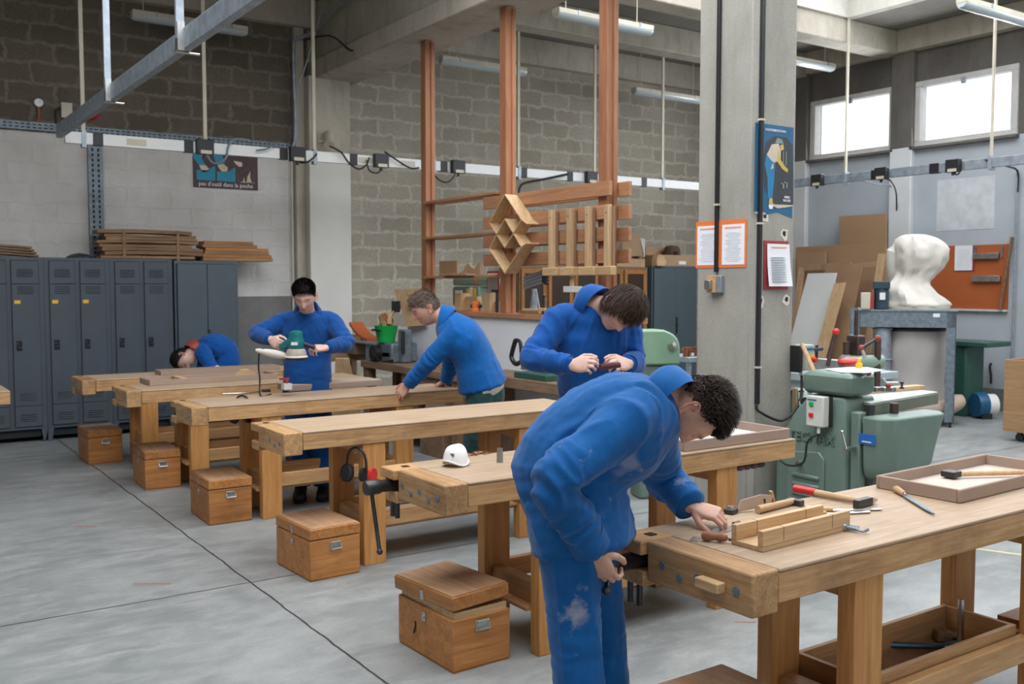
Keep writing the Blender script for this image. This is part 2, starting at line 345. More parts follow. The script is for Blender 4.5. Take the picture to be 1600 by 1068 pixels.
# far-left and near walls (outside the frame, close the room)
struct('wall_left', MB().bx(XL - .2, XL, YF, YB, 0, ZC), M['plaster_warm'])
wf = MB(); wf.bx(XL, XR, YF - .2, YF, 0, 2.9); wf.bx(XL, XR, YF - .2, YF, 4.3, ZC)
px_ = XL
for wx in (-1.5, 2.0, 5.5, 9.0): wf.bx(px_, wx - 1.15, YF - .2, YF, 2.9, 4.3); px_ = wx + 1.15
wf.bx(px_, XR, YF - .2, YF, 2.9, 4.3); struct('wall_front', wf, M['plaster'])
# ceiling with two rooflight wells
def slab(x0, x1, y0, y1): return (x0, x1, y0, y1)
cb = MB(); H1 = (5.6, 10.7, .4, 8.05); H2 = (-1, 4.4, -.4, 7.0)
cb.bx(XL, XR, H1[3], YB, ZC, ZC + .15); cb.bx(XL, XR, YF, H2[2], ZC, ZC + .15)
cb.bx(XL, H2[0], H2[2], H1[3], ZC, ZC + .15); cb.bx(H2[0], H2[1], H2[3], H1[3], ZC, ZC + .15); cb.bx(H2[1], H1[0], H2[2], H1[3], ZC, ZC + .15)
cb.bx(H1[1], XR, H2[2], H1[3], ZC, ZC + .15); cb.bx(H1[0], H1[1], H2[2], H1[2], ZC, ZC + .15)
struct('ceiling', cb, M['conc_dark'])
wl = MB()
for (a, b, c, d) in (H1, H2):
    wl.bx(a - .12, a + .01, c + .01, d - .01, ZC - .004, ZC + .65); wl.bx(b - .01, b + .12, c + .01, d - .01, ZC - .004, ZC + .65); wl.bx(a - .12, b + .12, c - .12, c + .01, ZC - .004, ZC + .65); wl.bx(a - .12, b + .12, d - .01, d + .12, ZC - .004, ZC + .65)
struct('trim_rooflight_curb', wl, M['conc_pale'])
# beams
struct('trim_main_beam', MB().bx(4.78, 5.22, YF, YB, 4.2, ZC).bx(4.7, 5.28, YF, YB, 4.06, 4.28), M['conc'], .02)
struct('trim_cross_beam', MB().bx(5.22, XR, 8.08, 8.4, 4.69, ZC), M['conc'], .015)
struct('trim_cross_beam_far', MB().bx(5.22, XR, 9.62, 9.9, 4.66, ZC), M['conc'], .015)
struct('trim_edge_beam_back', MB().bx(5.22, XR, YB - .14, YB, 4.64, ZC).bx(XL, 4.78, YB - .14, YB, 4.66, ZC), M['conc'], .01)
struct('trim_edge_beam_right', MB().bx(XR - .16, XR, YF, 8.08, 4.7, ZC).bx(XR - .16, XR, 8.4, YB, 4.7, ZC), M['conc'], .01)
struct('trim_pilaster_back', MB().bx(4.62, 5.16, YB - .22, YB, 3.2, 4.08), M['conc'], .01)
struct('trim_pilaster_back_lower', MB().bx(4.62, 5.16, YB - .22, YB, 0, 3.2), M['plaster_warm'], .01)
struct('trim_wall_offset', MB().bx(4.5, 4.62, YB - .1, YB, 0, 4.66), M['conc'], .01)
struct('trim_grey_dado_panel', MB().bx(3.7, 4.6, YB - .012, YB, 0, 1.45), mat('grey_paint_panel', (.17, .165, .16), .6))
# column (x 4.62-5.02, y 4.14-4.64) with chamfered corners
CX0, CX1, CY0, CY1 = 4.62, 5.02, 4.13, 4.64
ch = .035
poly = [(CX0 + ch, CY0), (CX1 - ch, CY0), (CX1, CY0 + ch), (CX1, CY1 - ch), (CX1 - ch, CY1), (CX0 + ch, CY1), (CX0, CY1 - ch), (CX0, CY0 + ch)]
colo = struct('column', MB().prism(poly, 4.1, (0, 0, 0), (1, 0, 0), (0, 1, 0)), M['conc_col'], .006)
for (px, py) in ((1195, 338), (1225, 365), (1188, 470), (1229, 468)):
    p = ony(px, py, CY0); k = MB(); rr = random.Random(px)
    pl = [(math.cos(a) * rr.uniform(.022, .045), math.sin(a) * rr.uniform(.025, .06)) for a in [2 * PI * j / 9 for j in range(9)]]
    k.prism(pl, .002, (p.x, CY0, p.z)); struct('trim_filler_patch', k, mat('filler_patch', (.7, .66, .56), .8))
    q = MB().prism([(x * .45, y * .45) for x, y in pl], .002, (p.x - .002, CY0 - .002, p.z + .004)); struct('trim_torn_hole', q, M['black'])
# right wall patches
for (x0, y0, x1, y1) in ((1465, 282, 1553, 357),):
    a = onx(x0, y0, XR); b = onx(x1, y1, XR); struct('trim_wall_patch', MB().bx(XR - .004, XR, b.y, a.y, b.z, a.z), mat('fresh_plaster', (.60, .62, .64), .8))
# outside: pale building seen through the windows (over-exposed)
# painted line on the floor
p = onz(1525, 857); q = onz(1610, 874)
struct('trim_floor_line', MB().bar((p.x, p.y, .001), (q.x + .3, q.y - .5, .001), .04, .002), mat('worn_yellow_line', (.5, .48, .3), .7))
# red worn paint marks on the floor
for i, (x, y, l, a) in enumerate(((238, 911, 50, 8), (134, 822, 40, 6), (65, 762, 26, 4), (1165, 971, 40, -20))):
    p = onz(x, y); k = MB(); rr = random.Random(i); L = .14 if i else .2
    if i == 3: L = .1
    top = [(j / 8 * L - L / 2, rr.uniform(.004, .014)) for j in range(9)]; bot = [(j / 8 * L - L / 2, -rr.uniform(.004, .014)) for j in range(8, -1, -1)]
    k.prism(top + bot, .0015, (p.x, p.y, .0005), (.83, -.56, 0), (.56, .83, 0)); struct('trim_paint_mark', k, mat('worn_red_mark', (.36, .2, .17), .7))
def text(name, s, size, m, parent, loc, rot, ext=.0008, align='CENTER', sx=1):
    cu = bpy.data.curves.new(name, 'FONT'); cu.body = s; cu.size = size; cu.extrude = ext; cu.align_x = align; cu.resolution_u = 2
    t = bpy.data.objects.new(name, cu); C.objects.link(t); dg = bpy.context.evaluated_depsgraph_get(); me = bpy.data.meshes.new_from_object(t.evaluated_get(dg)); bpy.data.objects.remove(t, do_unlink=True)
    o = bpy.data.objects.new(name, me); C.objects.link(o); me.materials.clear(); me.materials.append(m); o.parent = parent; o.location = loc; o.rotation_euler = rot; o.scale = (sx, 1, 1); return o
# ---------------------------------------------------------------- workbenches
BZ = .80
def bench(x0, y0, L, Wd, label, screw=False, cap=True, vise=True, old=False, group='beech workbenches in a row', fy=.02, seed=0):
    t = T('workbench', label, 'workbench', (x0, y0, 0), 0, group)
    top, edge, leg, rail, raily = (M['oldwood'], M['oldwood'], M['oldwood_z'], M['oldwood'], M['oldwood_y']) if old else (M['bench_top'], M['bench_edge'], M['leg'], M['rail'], M['rail_y'])
    MB().bx(.11, L, 0.0, Wd, BZ - .012, BZ).build('worktop', top, t, .004)
    MB().bx(.11, L, .002, Wd - .002, BZ - .1, BZ - .013).build('worktop_edge', edge, t, .003)
    if cap:
        c = MB().bx(0, .108, 0, Wd - .13, BZ - .125, BZ).build('end_cap', M['bench_edge_y'], t, .007)
        for j in range(3 if not screw else 5):
            MB().cone((-.003, .06 + j * .075, BZ - .06 - .02 * (j % 2)), (.01, .06 + j * .075, BZ - .06 - .02 * (j % 2)), .013, n=14).build('bolt_head', M['galv_frame'], c)
    if screw == 2: MB().bx(-.035, .0, .10, .19, BZ - .075, BZ - .045).build('wooden_peg', M['pine_y'], t, .004)
    if vise:
        j = MB().bx(-.02 if screw else 0, .26, Wd - .125, Wd, BZ - .045, BZ).bx(-.0, .24, Wd - .115, Wd - .01, BZ - .15, BZ - .1).bx(.12, .3, Wd - .12, Wd - .005, BZ - .12, BZ - .03).build('vise_jaw', edge, t, .006)
        MB().bx(.05, .08, Wd - .09, Wd - .06, BZ - .002, BZ + .003).build('jaw_pin', M['iron'], j)
        if screw:
            v = MB().lathe([(.0, -.125), (.028, -.125), (.033, -.118), (.033, -.06), (.027, -.05), (.027, .12), (0, .12)], (0, 0, 0), 20, Euler((0, R(90), 0))).build('vise_screw', M['iron'], t, loc=(0, Wd - .065, BZ - .075))
            ha, hb_ = ((-.085, .03, .01), (-.085, -.055, -.27)) if screw == 1 else ((-.05, .04, .03), (-.225, -.14, -.02))
            MB().cone(ha, hb_, .009, n=10).ball(hb_, .014, 6).build('handle_bar', M['iron'], v)
            for yy in (-.0, .045): MB().cone((.03, yy, -.15), (.03, yy, -.05), .011, n=10).build('guide_pin', M['iron'], v)
            MB().cone((-.115, 0, 0), (-.118, 0, 0), .012, n=10).build('screw_end', M['black'], v)
    for lx in (.47, L - .56):
        for ly in (.012, Wd - .07 - fy): MB().bx(lx, lx + .14, ly, ly + .065, 0, BZ - .1).build('leg', leg, t, .004)
        MB().bx(lx + .035, lx + .1, .08, Wd - .07 - fy, .2, .29).build('cross_rail', raily, t, .003)
        MB().bx(lx + .02, lx + .12, .03, Wd - .03, BZ - .17, BZ - .1).build('top_bearer', raily, t, .003)
    for ly in (.03, Wd - .05 - fy): MB().bx(.61, L - .56, ly, ly + .04, .21, .3).build('long_rail', rail, t, .003)
    MB().bx(.45, L - .45, .08, Wd - .07 - fy, .185, .199).build('shelf', rail, t)
    return t
bench(2.03, 1.80, 2.1, .56, 'nearest pale beech workbench at the lower right with a vise on its left end', screw=2, fy=.16)
bench(1.93, 3.30, 2.1, .53, 'second workbench from the front, dust mask and steel rule on it, dark vise handle hanging', screw=1)
bench(1.90, 4.95, 2.1, .52, 'third workbench from the front, bare top, ear defenders hanging on its leg')
bench(1.81, 6.33, 2.05, .50, 'fourth workbench from the front, leaned on by the grey haired man')
bench(1.69, 7.57, 1.97, .50, 'fifth workbench from the front with an open drawer tray on top')
bench(1.58, 8.64, 2.05, .48, 'rearmost workbench, the bent over boy behind it')
b7 = bench(-1.07, 8.10, 2.05, .5, 'workbench at the left picture edge, only its right end in view', vise=False, cap=False)
# bench one: shelf sides and its end details
t = T('shelf_tray', 'open wooden tool tray on the shelf under the nearest workbench', 'tray', (2.66, 1.88, .202))
MB().bx(0, .9, 0, .02, 0, .13).build('side', M['rail'], t, .002); MB().bx(0, .9, .27, .29, 0, .13).build('side', M['rail'], t, .002)
MB().bx(.88, .9, .02, .27, 0, .13).build('end', M['rail_y'], t, .002); MB().bx(0, .02, .02, .27, 0, .13).build('end', M['rail_y'], t, .002); MB().bx(.02, .88, .02, .27, 0, .012).build('bottom', M['ply'], t)
# ---------------------------------------------------------------- wooden toolboxes
def toolbox(loc, rz, label, w=.29, d=.45, h=.28, ajar=0, sub=True):
    t = T('wooden_toolbox', label, 'toolbox', loc, rz, 'pine toolboxes beside the workbenches')
    hb = h - .065
    b = MB().bx(0, w, 0, d, .006, hb).build('body', M['crate'], t, .005)
    lid = MB().bx(-.002, w + .002, -.002, d + .002, 0, .06).build('lid', M['crate_y'], t, .006, loc=(0, 0, hb + .004 + ajar * .035), rot=(R(-1.2 * ajar), R(-2.5 * ajar), R(2.0 * ajar)))
    MB().bx(.006, w - .006, .006, d - .006, .06, .064).build('lid_board', M['crate_top'], lid, .002)
    if ajar: MB().bx(.012, w - .012, .012, d - .012, hb, hb + .03).build('inner_rim', M['pine'], t)
    MB().bx(-.006, -.001, d * .5 - .012, d * .5 + .012, .0, .045).build('latch', M['zinc'], lid, .002)
    MB().bx(-.005, 0, d * .5 - .014, d * .5 + .014, hb - .06, hb - .02).cone((-.009, d * .5, hb - .04), (0, d * .5, hb - .04), .009, n=10).build('lock_plate', M['zinc'], t, .001)
    hd = MB().bx(w * .5 - .035, w * .5 + .035, -.004, 0, hb - .065, hb - .02).bx(w * .5 - .03, w * .5 + .03, -.013, -.004, hb - .028, hb - .016).build('handle_plate', M['zinc'], t, .002)
    MB().tube([(w * .5 - .03, -.008, hb - .03), (w * .5 - .03, -.018, hb - .055), (w * .5 + .03, -.018, hb - .055), (w * .5 + .03, -.008, hb - .03)], .003, 6).build('handle_grip', M['zinc'], hd)
    MB().bx(.004, w - .004, .004, d - .004, 0, .006).build('base_strip', M['crate'], t)  # inset base strip in the same pine as the body
    return t
bx1 = toolbox((2.0, 3.36, 0), R(2), 'nearest pine toolbox on the floor with its lid sitting ajar', ajar=1, h=.285)
k = MB().tube([(-.003, .30, .14), (-.003, .295, .125), (-.004, .30, .11), (-.004, .31, .085)], .0035, 6); k.build('scorch_mark', M['black'], bx1)
toolbox((2.0, 4.85, 0), R(3), 'closed pine toolbox with pale worn lid, standing against the third workbench', w=.30, d=.44, h=.285)
toolbox((1.925, 6.375, 0), R(-1), 'weathered greyish brown toolbox beside the fourth workbench', w=.29, d=.45, h=.30)
toolbox((1.855, 7.76, 0), R(-2), 'orange brown toolbox beside the fifth workbench, partly behind another', w=.27, d=.46, h=.30)
toolbox((1.71, 9.15, 0), R(1), 'farthest toolbox on the left, in front of the lockers', w=.29, d=.42, h=.30)
toolbox((1.93, 1.60, 0), R(0), 'toolbox at the bottom edge, only the brown lid corner in view', w=.29, d=.49, h=.415)
# ---------------------------------------------------------------- lockers
def locker(x0, w, label, nd=2, stick=(), plain=False, y=10.78, h=1.865, d=.48, group='grey steel lockers along the wall'):
    t = T('locker_cabinet' if not plain else 'steel_cabinet', label, 'locker' if not plain else 'cabinet', (x0, y, 0), 0, group)
    m = M['locker_blue'] if plain else M['locker']
    b = MB().bx(0, w, .012, d, .13, h)
    for xx in (0.0, w - .06):
        b.prism([(xx, .13), (xx + .06, .13), (xx + (.06 if xx == 0 else .035) - (.02 if xx == 0 else 0), 0), (xx + (0 if xx == 0 else .02), 0)], .04, (0, .05, 0)); b.bx(xx, xx + .05, d - .05, d, 0, .13)
    b.build('body', m, t, .004)
    MB().bx(.06, w - .06, .05, d - .05, .05, .12).build('plinth_gap', M['locker_dark'], t)
    dw = (w - .05 * (nd + 1 if not plain else 2)) / nd if not plain else (w - .05) / nd
    for i in range(nd):
        xx = (.05 + i * (dw + .05)) if not plain else .025 + i * dw
        MB().bx(xx - .004, xx + dw + .004, .008, .02, .16, h - .03).build('door_gap', M['locker_dark'], t)
        if plain:
            dr = MB().bx(0, dw - .006, -.012, .008, .165, h - .035).build('door', m, t, .004, loc=(xx + .003, 0, 0))
        else:
            dq = MB().bx(0, dw, -.006, .008, .375, 1.595).bx(0, dw, -.004, .008, 1.6, h - .035).bx(0, dw, -.004, .008, .165, .37)
            lv = dq
            for zb in (1.67, 1.5, .43, .22):
                for q in range(4): lv.prism([(0, 0), (-.010, .002), (0, .012)], dw * .6, (dw * .2, -.006, zb + q * .022), (0, 1, 0), (0, 0, 1))
            dr = dq.build('door', m, t, .002, loc=(xx, 0, 0))
            hx = .03 if i % 2 == 0 or nd == 1 else .03
            MB().bx(hx, hx + .05, -.012, -.004, .93, 1.03).build('handle_recess', M['locker_dark'], dr, .003)
            MB().cone((hx + .012, -.025, 1.0), (hx + .012, -.01, 1.0), .012, n=10).bx(hx + .01, hx + .045, -.022, -.012, .955, .972).build('latch', M['iron'], dr)
            if i in stick: MB().bx(.02, .075, -.009, -.006, 1.40, 1.435).build('label_sticker', M['yellow'], dr)
    if plain: MB().bx(w / 2 + .01, w / 2 + .03, -.03, -.012, .85, 1.1).cone((w / 2 + .02, -.04, .98), (w / 2 + .02, -.012, .98), .014, n=10).build('handle', M['iron'], t, .002)
    return t
locker(1.0, .64, 'leftmost locker cabinet, cut by the picture edge, yellow sticker on its door', 2, (1,))
locker(1.64, .63, 'second locker cabinet from the left with yellow stickers on both doors', 2, (0, 1))
locker(2.27, .64, 'third locker cabinet, without stickers, below the tied board stack', 2)
locker(2.93, .70, 'blue grey two door steel cabinet at the right end of the lockers', 2, plain=True, h=1.85, group='two door steel cabinets')
# boards stacked on top of the lockers
rr = random.Random(4)
zb = 1.868
for i in range(8):
    l = 1.0 + rr.uniform(-.05, .06); th = .028 + rr.uniform(0, .012); x0 = 2.22 + rr.uniform(-.06, .04)
    mb = MB(); rs = []
    for j in range(13):
        u = j / 12; w_ = .0 + .012 * math.sin(u * PI) * (1 if i % 3 else -.4) * (i > 0) + rr.uniform(-.001, .001); x = x0 + u * l
        rs.append([V((x, 10.86, zb + w_)), V((x, 11.12, zb + w_)), V((x, 11.12, zb + w_ + th)), V((x, 10.86, zb + w_ + th))])
    mb.loft(rs, True, False)
    pos = ['bottom', 'second', 'third', 'fourth', 'fifth', 'sixth', 'seventh', 'top'][i]
    tag(mb.build('rough_board', M['rough'], bev=.003), 'rough bowed board, %s from below in the tied stack on the lockers' % pos if 0 < i < 7 else 'rough %s board of the tied stack on the lockers' % pos, 'board', 'boards in the tied stack on the lockers'); zb += th + .004
for xx in (2.42, 2.98): tag(MB().bx(xx, xx + .03, 10.85, 10.853, 1.84, zb + .003).bx(xx, xx + .03, 10.85, 11.13, zb, zb + .004).build('strap', M['rough']), 'strap tying the rough board stack near its %s end' % ('left' if xx < 2.6 else 'right'), 'strap', 'straps round the board stack')
zb = 1.853
for i, (w_, o_) in enumerate(((.80, 0), (.79, .0), (.74, .02), (.72, .03), (.62, .0), (.56, .02))):
    th = .036; pos = ['bottom', 'second', 'third', 'fourth', 'fifth', 'top'][i]
    tag(MB().bx(3.26 + o_, 3.26 + o_ + w_, 10.84 + rr.uniform(0, .02), 11.1, zb, zb + th).build('planed_board', M['crate'] if i % 2 else M['rough'], bev=.003), '%s planed board of the stepped stack on the blue grey cabinet' % pos, 'board', 'planed boards on the cabinet'); zb += th + .001
for i in range(4):
    p = MB().box((1.31 - i * .02, 10.98, 1.9 + i * .028), (.6, .3, .02), Euler((0, R(4.0), 0))).build('thin_panel', M['oldwood'], bev=.002)
    tag(p, '%s of the weathered panels on the leftmost locker' % ['lowest', 'second from below', 'third from below', 'topmost'][i], 'panel', 'weathered panels on the leftmost locker')
tag(MB().lathe([(0, 0), (.13, 0), (.13, .012), (.08, .04), (0, .055)], (2.02, 11.0, 1.868), 20).build('cap', M['iron']), 'dark flat lump lying on the second locker cabinet', 'object')
# ---------------------------------------------------------------- back wall fittings
t = T('safety_poster', 'dark brown poster with blue pockets and hands on the white wall', 'poster', (3.30, YB - .004, 2.70))
MB().bx(0, .76, -.002, 0, 0, .46).build('sheet', mat('poster_brown', (.06, .028, .03), .5), t)
pb = mat('poster_blue', (.01, .25, .36), .5); ps = mat('poster_beige', (.62, .52, .4), .6)
def flat(parent, name, m, polys, y=-.0035, d=.0008, S_=1):
    k = MB()
    for p in polys: k.prism([(a * S_, b * S_) for a, b in p], d, (0, y, 0), (1, 0, 0), (0, 0, 1))
    return k.build(name, m, parent)
flat(t, 'blue_pockets', pb, [[(.04, .10), (.06, .085), (.24, .085), (.255, .10), (.255, .26), (.22, .24), (.16, .20), (.04, .20)], [(.275, .09), (.49, .085), (.49, .255), (.46, .24), (.42, .21), (.36, .195), (.275, .195)], [(.01, .33), (.10, .33), (.14, .26), (.07, .25)], [(.25, .33), (.35, .33), (.37, .29), (.28, .275)], [(.0, .42), (.12, .42), (.10, .33), (.01, .33)], [(.22, .42), (.34, .42), (.35, .33), (.25, .33)]])
flat(t, 'hands', ps, [[(.07, .25), (.14, .265), (.185, .215), (.17, .19), (.11, .175)], [(.28, .27), (.35, .285), (.40, .25), (.40, .22), (.37, .185), (.33, .20), (.30, .23)], [(.47, .33), (.57, .32), (.575, .275), (.54, .265), (.50, .29)]])
flat(t, 'tool_sketch', ps, [[(.62, .085), (.635, .16), (.67, .225), (.665, .15), (.69, .085)], [(.58, .09), (.60, .09), (.595, .15), (.585, .12)], [(.55, .09), (.72, .09), (.72, .084), (.55, .084)]])
dots = [[(.52 + a, .09 + b), (.527 + a, .09 + b), (.527 + a, .1 + b), (.52 + a, .1 + b)] for a, b in [(0, .02 * q) for q in range(5)] + [(.03 * q, .085 + .018 * q) for q in range(1, 6)] + [(.19, .02 * q) for q in range(9)]]
flat(t, 'dotted_outline', mat('poster_grey_blue', (.14, .17, .2), .6), dots)
text('caption', "pas d'outil dans la poche", .068, M['paper'], t, (.38, -.004, .025), (R(90), 0, 0), sx=.95)
# cable tray (horizontal), vertical perforated channel
def perforated(name, p, q, w, label, cat='cable tray', group=None):
    mb = MB(); p = V(p); q = V(q); L = (q - p).length; t = T(name, label, cat, p, 0, group); d = (q - p) / L
    u = V((0, 0, 1)) if abs(d.z) < .5 else V((1, 0, 0))
    mb.bar((0, 0, 0), d * L, .05, w, u) if abs(d.z) < .5 else mb.box(d * L / 2, (w, .05, L))
    mb.build('channel', M['galv_frame'], t, .002)
    sl = MB(); n = int(L / .055)
    for i in range(n):
        c = d * (.03 + i * .055)
        for s in (-1, 1):
            o = u * (w * .2 * s); dd = (.032, .004, w * .13) if abs(d.z) < .5 else (w * .13, .004, .032); sl.box(c + o + V((0, -.026, 0)), dd)
    sl.build('slots', M['locker_dark'], t); return t
perforated('cable_tray', (-2.0, YB - .03, 3.235), (4.5, YB - .03, 3.235), .085, 'horizontal perforated cable tray at the top of the white wall', group='perforated cable trays')
perforated('cable_channel', (2.25, YB - .03, 1.85), (2.25, YB - .03, 3.18), .15, 'vertical perforated channel rising from the lockers to the cable tray', group='perforated cable trays')
t = T('alarm_bell', 'red alarm bell on the dark block wall behind the steel track', 'alarm bell', (2.22, YB, 3.44)); MB().lathe([(0, -.075), (.05, -.07), (.085, -.03), (.09, 0), (0, 0)], (0, 0, 0), 24, Euler((R(-90), 0, 0))).build('shell', M['red'], t); MB().lathe([(0, .0), (.022, 0), (.022, .012), (0, .014)], (0, -.075, 0), 16, Euler((R(90), 0, 0))).build('centre', M['cream'], t)
t = T('junction_box', 'cream square box on the block wall left of the alarm bell', 'box', (1.98, YB, 3.42)); MB().bx(-.055, .055, -.05, 0, -.07, .09).build('cover', M['cream'], t, .005); MB().tube([(-.055, -.03, .02), (-.1, -.03, .0), (-.105, -.03, -.12), (-.105, -.03, -.18)], .012, 8, 4).build('cable', M['black'], t)
t = T('pressure_gauge', 'round white gauge on a rusty pipe at far left', 'gauge', (1.71, YB - .03, 3.48)); MB().lathe([(0, -.03), (.04, -.03), (.045, -.02), (.045, 0), (0, 0)], (0, 0, 0), 24, Euler((R(-90), 0, 0))).build('dial', M['white'], t); MB().cone((0, 0, -.04), (0, 0, -.22), .014).box((0, 0, -.19), (.05, .03, .03)).build('pipe', mat('rust', (.3, .09, .04), .7), t)
MB().tube([(0, -.033, 0), (.02, -.033, .018)], .002, 4).build('needle', M['black'], t)
t = T('floodlight', 'small cream cylindrical floodlight on the white pilaster', 'floodlight', (4.83, YB - .22, 3.32)); MB().lathe([(0, .12), (.045, .12), (.06, .09), (.06, -.07), (.066, -.085), (0, -.085)], (0, -.1, 0), 20, Euler((R(-35), R(15), 0))).build('housing', M['cream'], t); MB().bar((0, -.06, 0), (-.09, 0, -.02), .03, .03).build('bracket', M['cream'], t)
# cables along the wall corner and pipes
tag(MB().tube([(4.42, 11.2, 3.2), (4.5, 11.2, 3.4), (4.49, 11.2, 4.4), (4.56, 11.15, 4.52), (4.66, 10.9, 4.58), (4.68, 10.2, 4.75), (4.68, 9.0, 4.85), (4.68, 8.4, 4.97)], .02, 8, 5).build('cable', M['galv']), 'grey cable bundle rising by the wall corner and along the beam', 'cable')
tag(MB().tube([(4.6, 11.15, 4.5), (4.69, 10.6, 4.45), (4.69, 10.1, 4.2), (4.7, 10.0, 4.17)], .01, 8, 5).build('cable', M['black']), 'black loose cable sagging against the side of the main beam', 'cable')
tag(MB().tube([(4.5, 11.15, 3.9), (4.6, 11.1, 4.2), (4.69, 10.8, 4.8)], .008, 6, 4).build('cable', M['galv']), 'thin grey cable running diagonally up to the main beam', 'cable')
tag(MB().cone((4.44, YB - .11, 0), (4.44, YB - .11, 3.2), .012, n=8).build('pipe', M['cream']), 'thin cream pipe down the wall left of the white pilaster', 'pipe')
# ---------------------------------------------------------------- overhead busbar trunking and track
def rod(parent, p, ztop, m, w=.035): MB().bx(p[0] - w / 2, p[0] + w / 2, p[1] - w * .3, p[1] + w * .3, p[2], ztop).build('hanger_rod', m, parent)
t = T('busbar_trunking', 'white horizontal busbar trunking hung in front of the back walls', 'busbar', (0, 0, 0))
ya = 9.93; zb_ = 2.965
MB().bx(1.72, 10.75, ya - .025, ya + .025, zb_ - .055, zb_ + .055).build('trunking', M['white'], t, .004)
for px in (153, 294, 442, 551, 692, 817, 889, 1005): p = ony(px, 240, ya); MB().bx(p.x - .045, p.x + .045, ya - .032, ya + .032, zb_ - .06, zb_ + .06).build('joint_sleeve', M['black'], t, .003)
for px, zt in ((131, 4.9), (321, 4.9), (491, 4.9), (677, 4.9), (810, 4.9), (929, 4.9), (1035, 4.9), (1320, 4.9)):
    p = ony(px, 240, ya)
    if px < 1100: rod(t, (p.x, ya, zb_ + .05), zt, M['cream']); MB().bx(p.x - .02, p.x + .02, ya - .035, ya + .035, zb_ - .085, zb_ + .075).build('hanger_clip', M['galv'], t)
for px in (213, 570, 636): p = ony(px, 240, ya); MB().bx(p.x - .09, p.x + .09, ya - .03, ya - .024, zb_ - .03, zb_ + .03).build('cover_plate', M['cream'], t, .002)
def tapbox(p, rz, label):
    o = T('tap_off_box', label, 'socket box', p, rz, 'black tap-off boxes on the busbar'); MB().bx(-.085, .085, -.07, 0, -.075, .075).build('housing', M['black'], o, .006)
    MB().bx(-.05, .06, -.074, -.07, -.07, -.035).build('rating_plate', M['cream'], o); MB().cone((0, -.04, -.075), (0, -.04, -.11), .018, n=10).build('gland', M['black'], o); return o
for px, lb in ((317, 'black tap-off box on the busbar above the brown poster'), (461, 'black tap-off box on the busbar left of the floodlight'), (591, 'black tap-off box on the busbar right of the white pilaster'), (711, 'black tap-off box on the busbar between the first two timber posts'), (919, 'black tap-off box on the busbar beside the tall right timber post')):
    p = ony(px, 240, ya); tapbox((p.x, ya - .03, zb_ + .0), 0, lb)
def cord(pts, r, label, m=None): return tag(MB().tube(pts, r, 6, 6).build('cable', m or M['black']), label, 'cable', 'cables looping from the busbar')
def B(px, py, dy=-.07): return ony(px, py, ya + dy)
cord([B(319, 227), B(325, 245), B(335, 255), B(352, 248), B(357, 228), B(367, 217), B(390, 219)], .012, 'grey loop of cable hanging over the brown poster', M['galv_frame'])
cord([B(400, 235), B(415, 233), B(425, 228), B(435, 224)], .009, 'short grey cable bend right of the brown poster', M['galv_frame'])
cord([B(452, 237), B(462, 251), B(478, 254), B(490, 246), B(495, 240)], .01, 'double loop of dark cable under the box left of the floodlight')
cord([B(515, 228), B(533, 238), B(545, 254), B(560, 264), B(572, 258), B(577, 246)], .01, 'dark cable sagging between the white pilaster and its tap-off box')
cord([B(573, 250), B(577, 266), B(590, 270), B(596, 262), B(596, 250)], .009, 'small dark loop under the box right of the pilaster')
cord([B(601, 237), B(617, 248), B(640, 262), B(655, 262)], .01, 'dark cable running from the pilaster box behind the first timber post')
cord([B(675, 255), B(680, 275), B(697, 285), B(710, 274), B(713, 258)], .009, 'dark loop of cable between the first two timber posts')
cord([B(887, 272), B(850, 280), B(820, 286), B(812, 294), B(811, 310), B(811, 330)], .016, 'stiff dark conduit bending down behind the lattice rack')
# steel track at the left
t = T('steel_track', 'galvanised steel track running overhead from the left end of the busbar', 'track', (0, 0, 0))
e0 = onz(97, 196, 3.02); 
MB().bar((1.66, 9.85, 3.0), (1.66, -1.0, 3.0), .05, .12).build('channel', M['galv'], t, .004)
for py_ in (7.62, 5.75, 3.7, 1.8): rod(t, (1.62, py_, 3.0), 5.0, M['galv'], .045); MB().bx(1.6, 1.64, py_ - .03, py_ + .03, 2.93, 3.09).build('hanger_bracket', M['zinc'], t); MB().cone((1.6, py_ + .03, 2.93), (1.74, py_ + .03, 2.93), .008, n=8).build('bracket_bolt', M['zinc'], t)
# right hand busbar
t = T('busbar_trunking', 'grey overhead busbar trunking in front of the high windows', 'busbar', (0, 0, 0))
MB().bx(10.7, 10.75, 0.5, 9.9, 2.91, 3.02).build('trunking', M['galv'], t, .004)
for px, py in ((1368, 264), (1460, 250), (1281, 277)): p = onx(px, py, 10.7); MB().bx(10.69, 10.76, p.y - .06, p.y + .06, 2.905, 3.025).build('joint_sleeve', M['black'], t, .003)
for px, zt in ((1320, 5.0), (1547, 5.0)): p = onx(px, 260, 10.7); rod(t, (10.72, p.y, 3.0), 5.0, M['cream']); MB().bx(10.68, 10.77, p.y - .02, p.y + .02, 2.88, 3.04).build('hanger_clip', M['galv'], t)
for px, lb in ((1281, 'black tap-off box on the grey busbar right of the blue poster'), (1381, 'black tap-off box on the grey busbar below the left high window'), (1493, 'black tap-off box on the grey busbar below the right high window')):
    p = onx(px, 262, 10.7); tapbox((10.69, p.y, 2.965), R(-90), lb)
def Bx(px, py, x=10.66): return onx(px, py, x)
cord([Bx(1381, 262), Bx(1385, 278), Bx(1392, 283), Bx(1400, 300, 11.6), Bx(1401, 330, 11.85), Bx(1401, 350, 11.88)], .01, 'cable dropping from the middle box on the grey busbar to the wall conduit')
cord([Bx(1492, 260), Bx(1493, 272), Bx(1499, 270), Bx(1501, 258)], .009, 'short cable loop below the right high window')
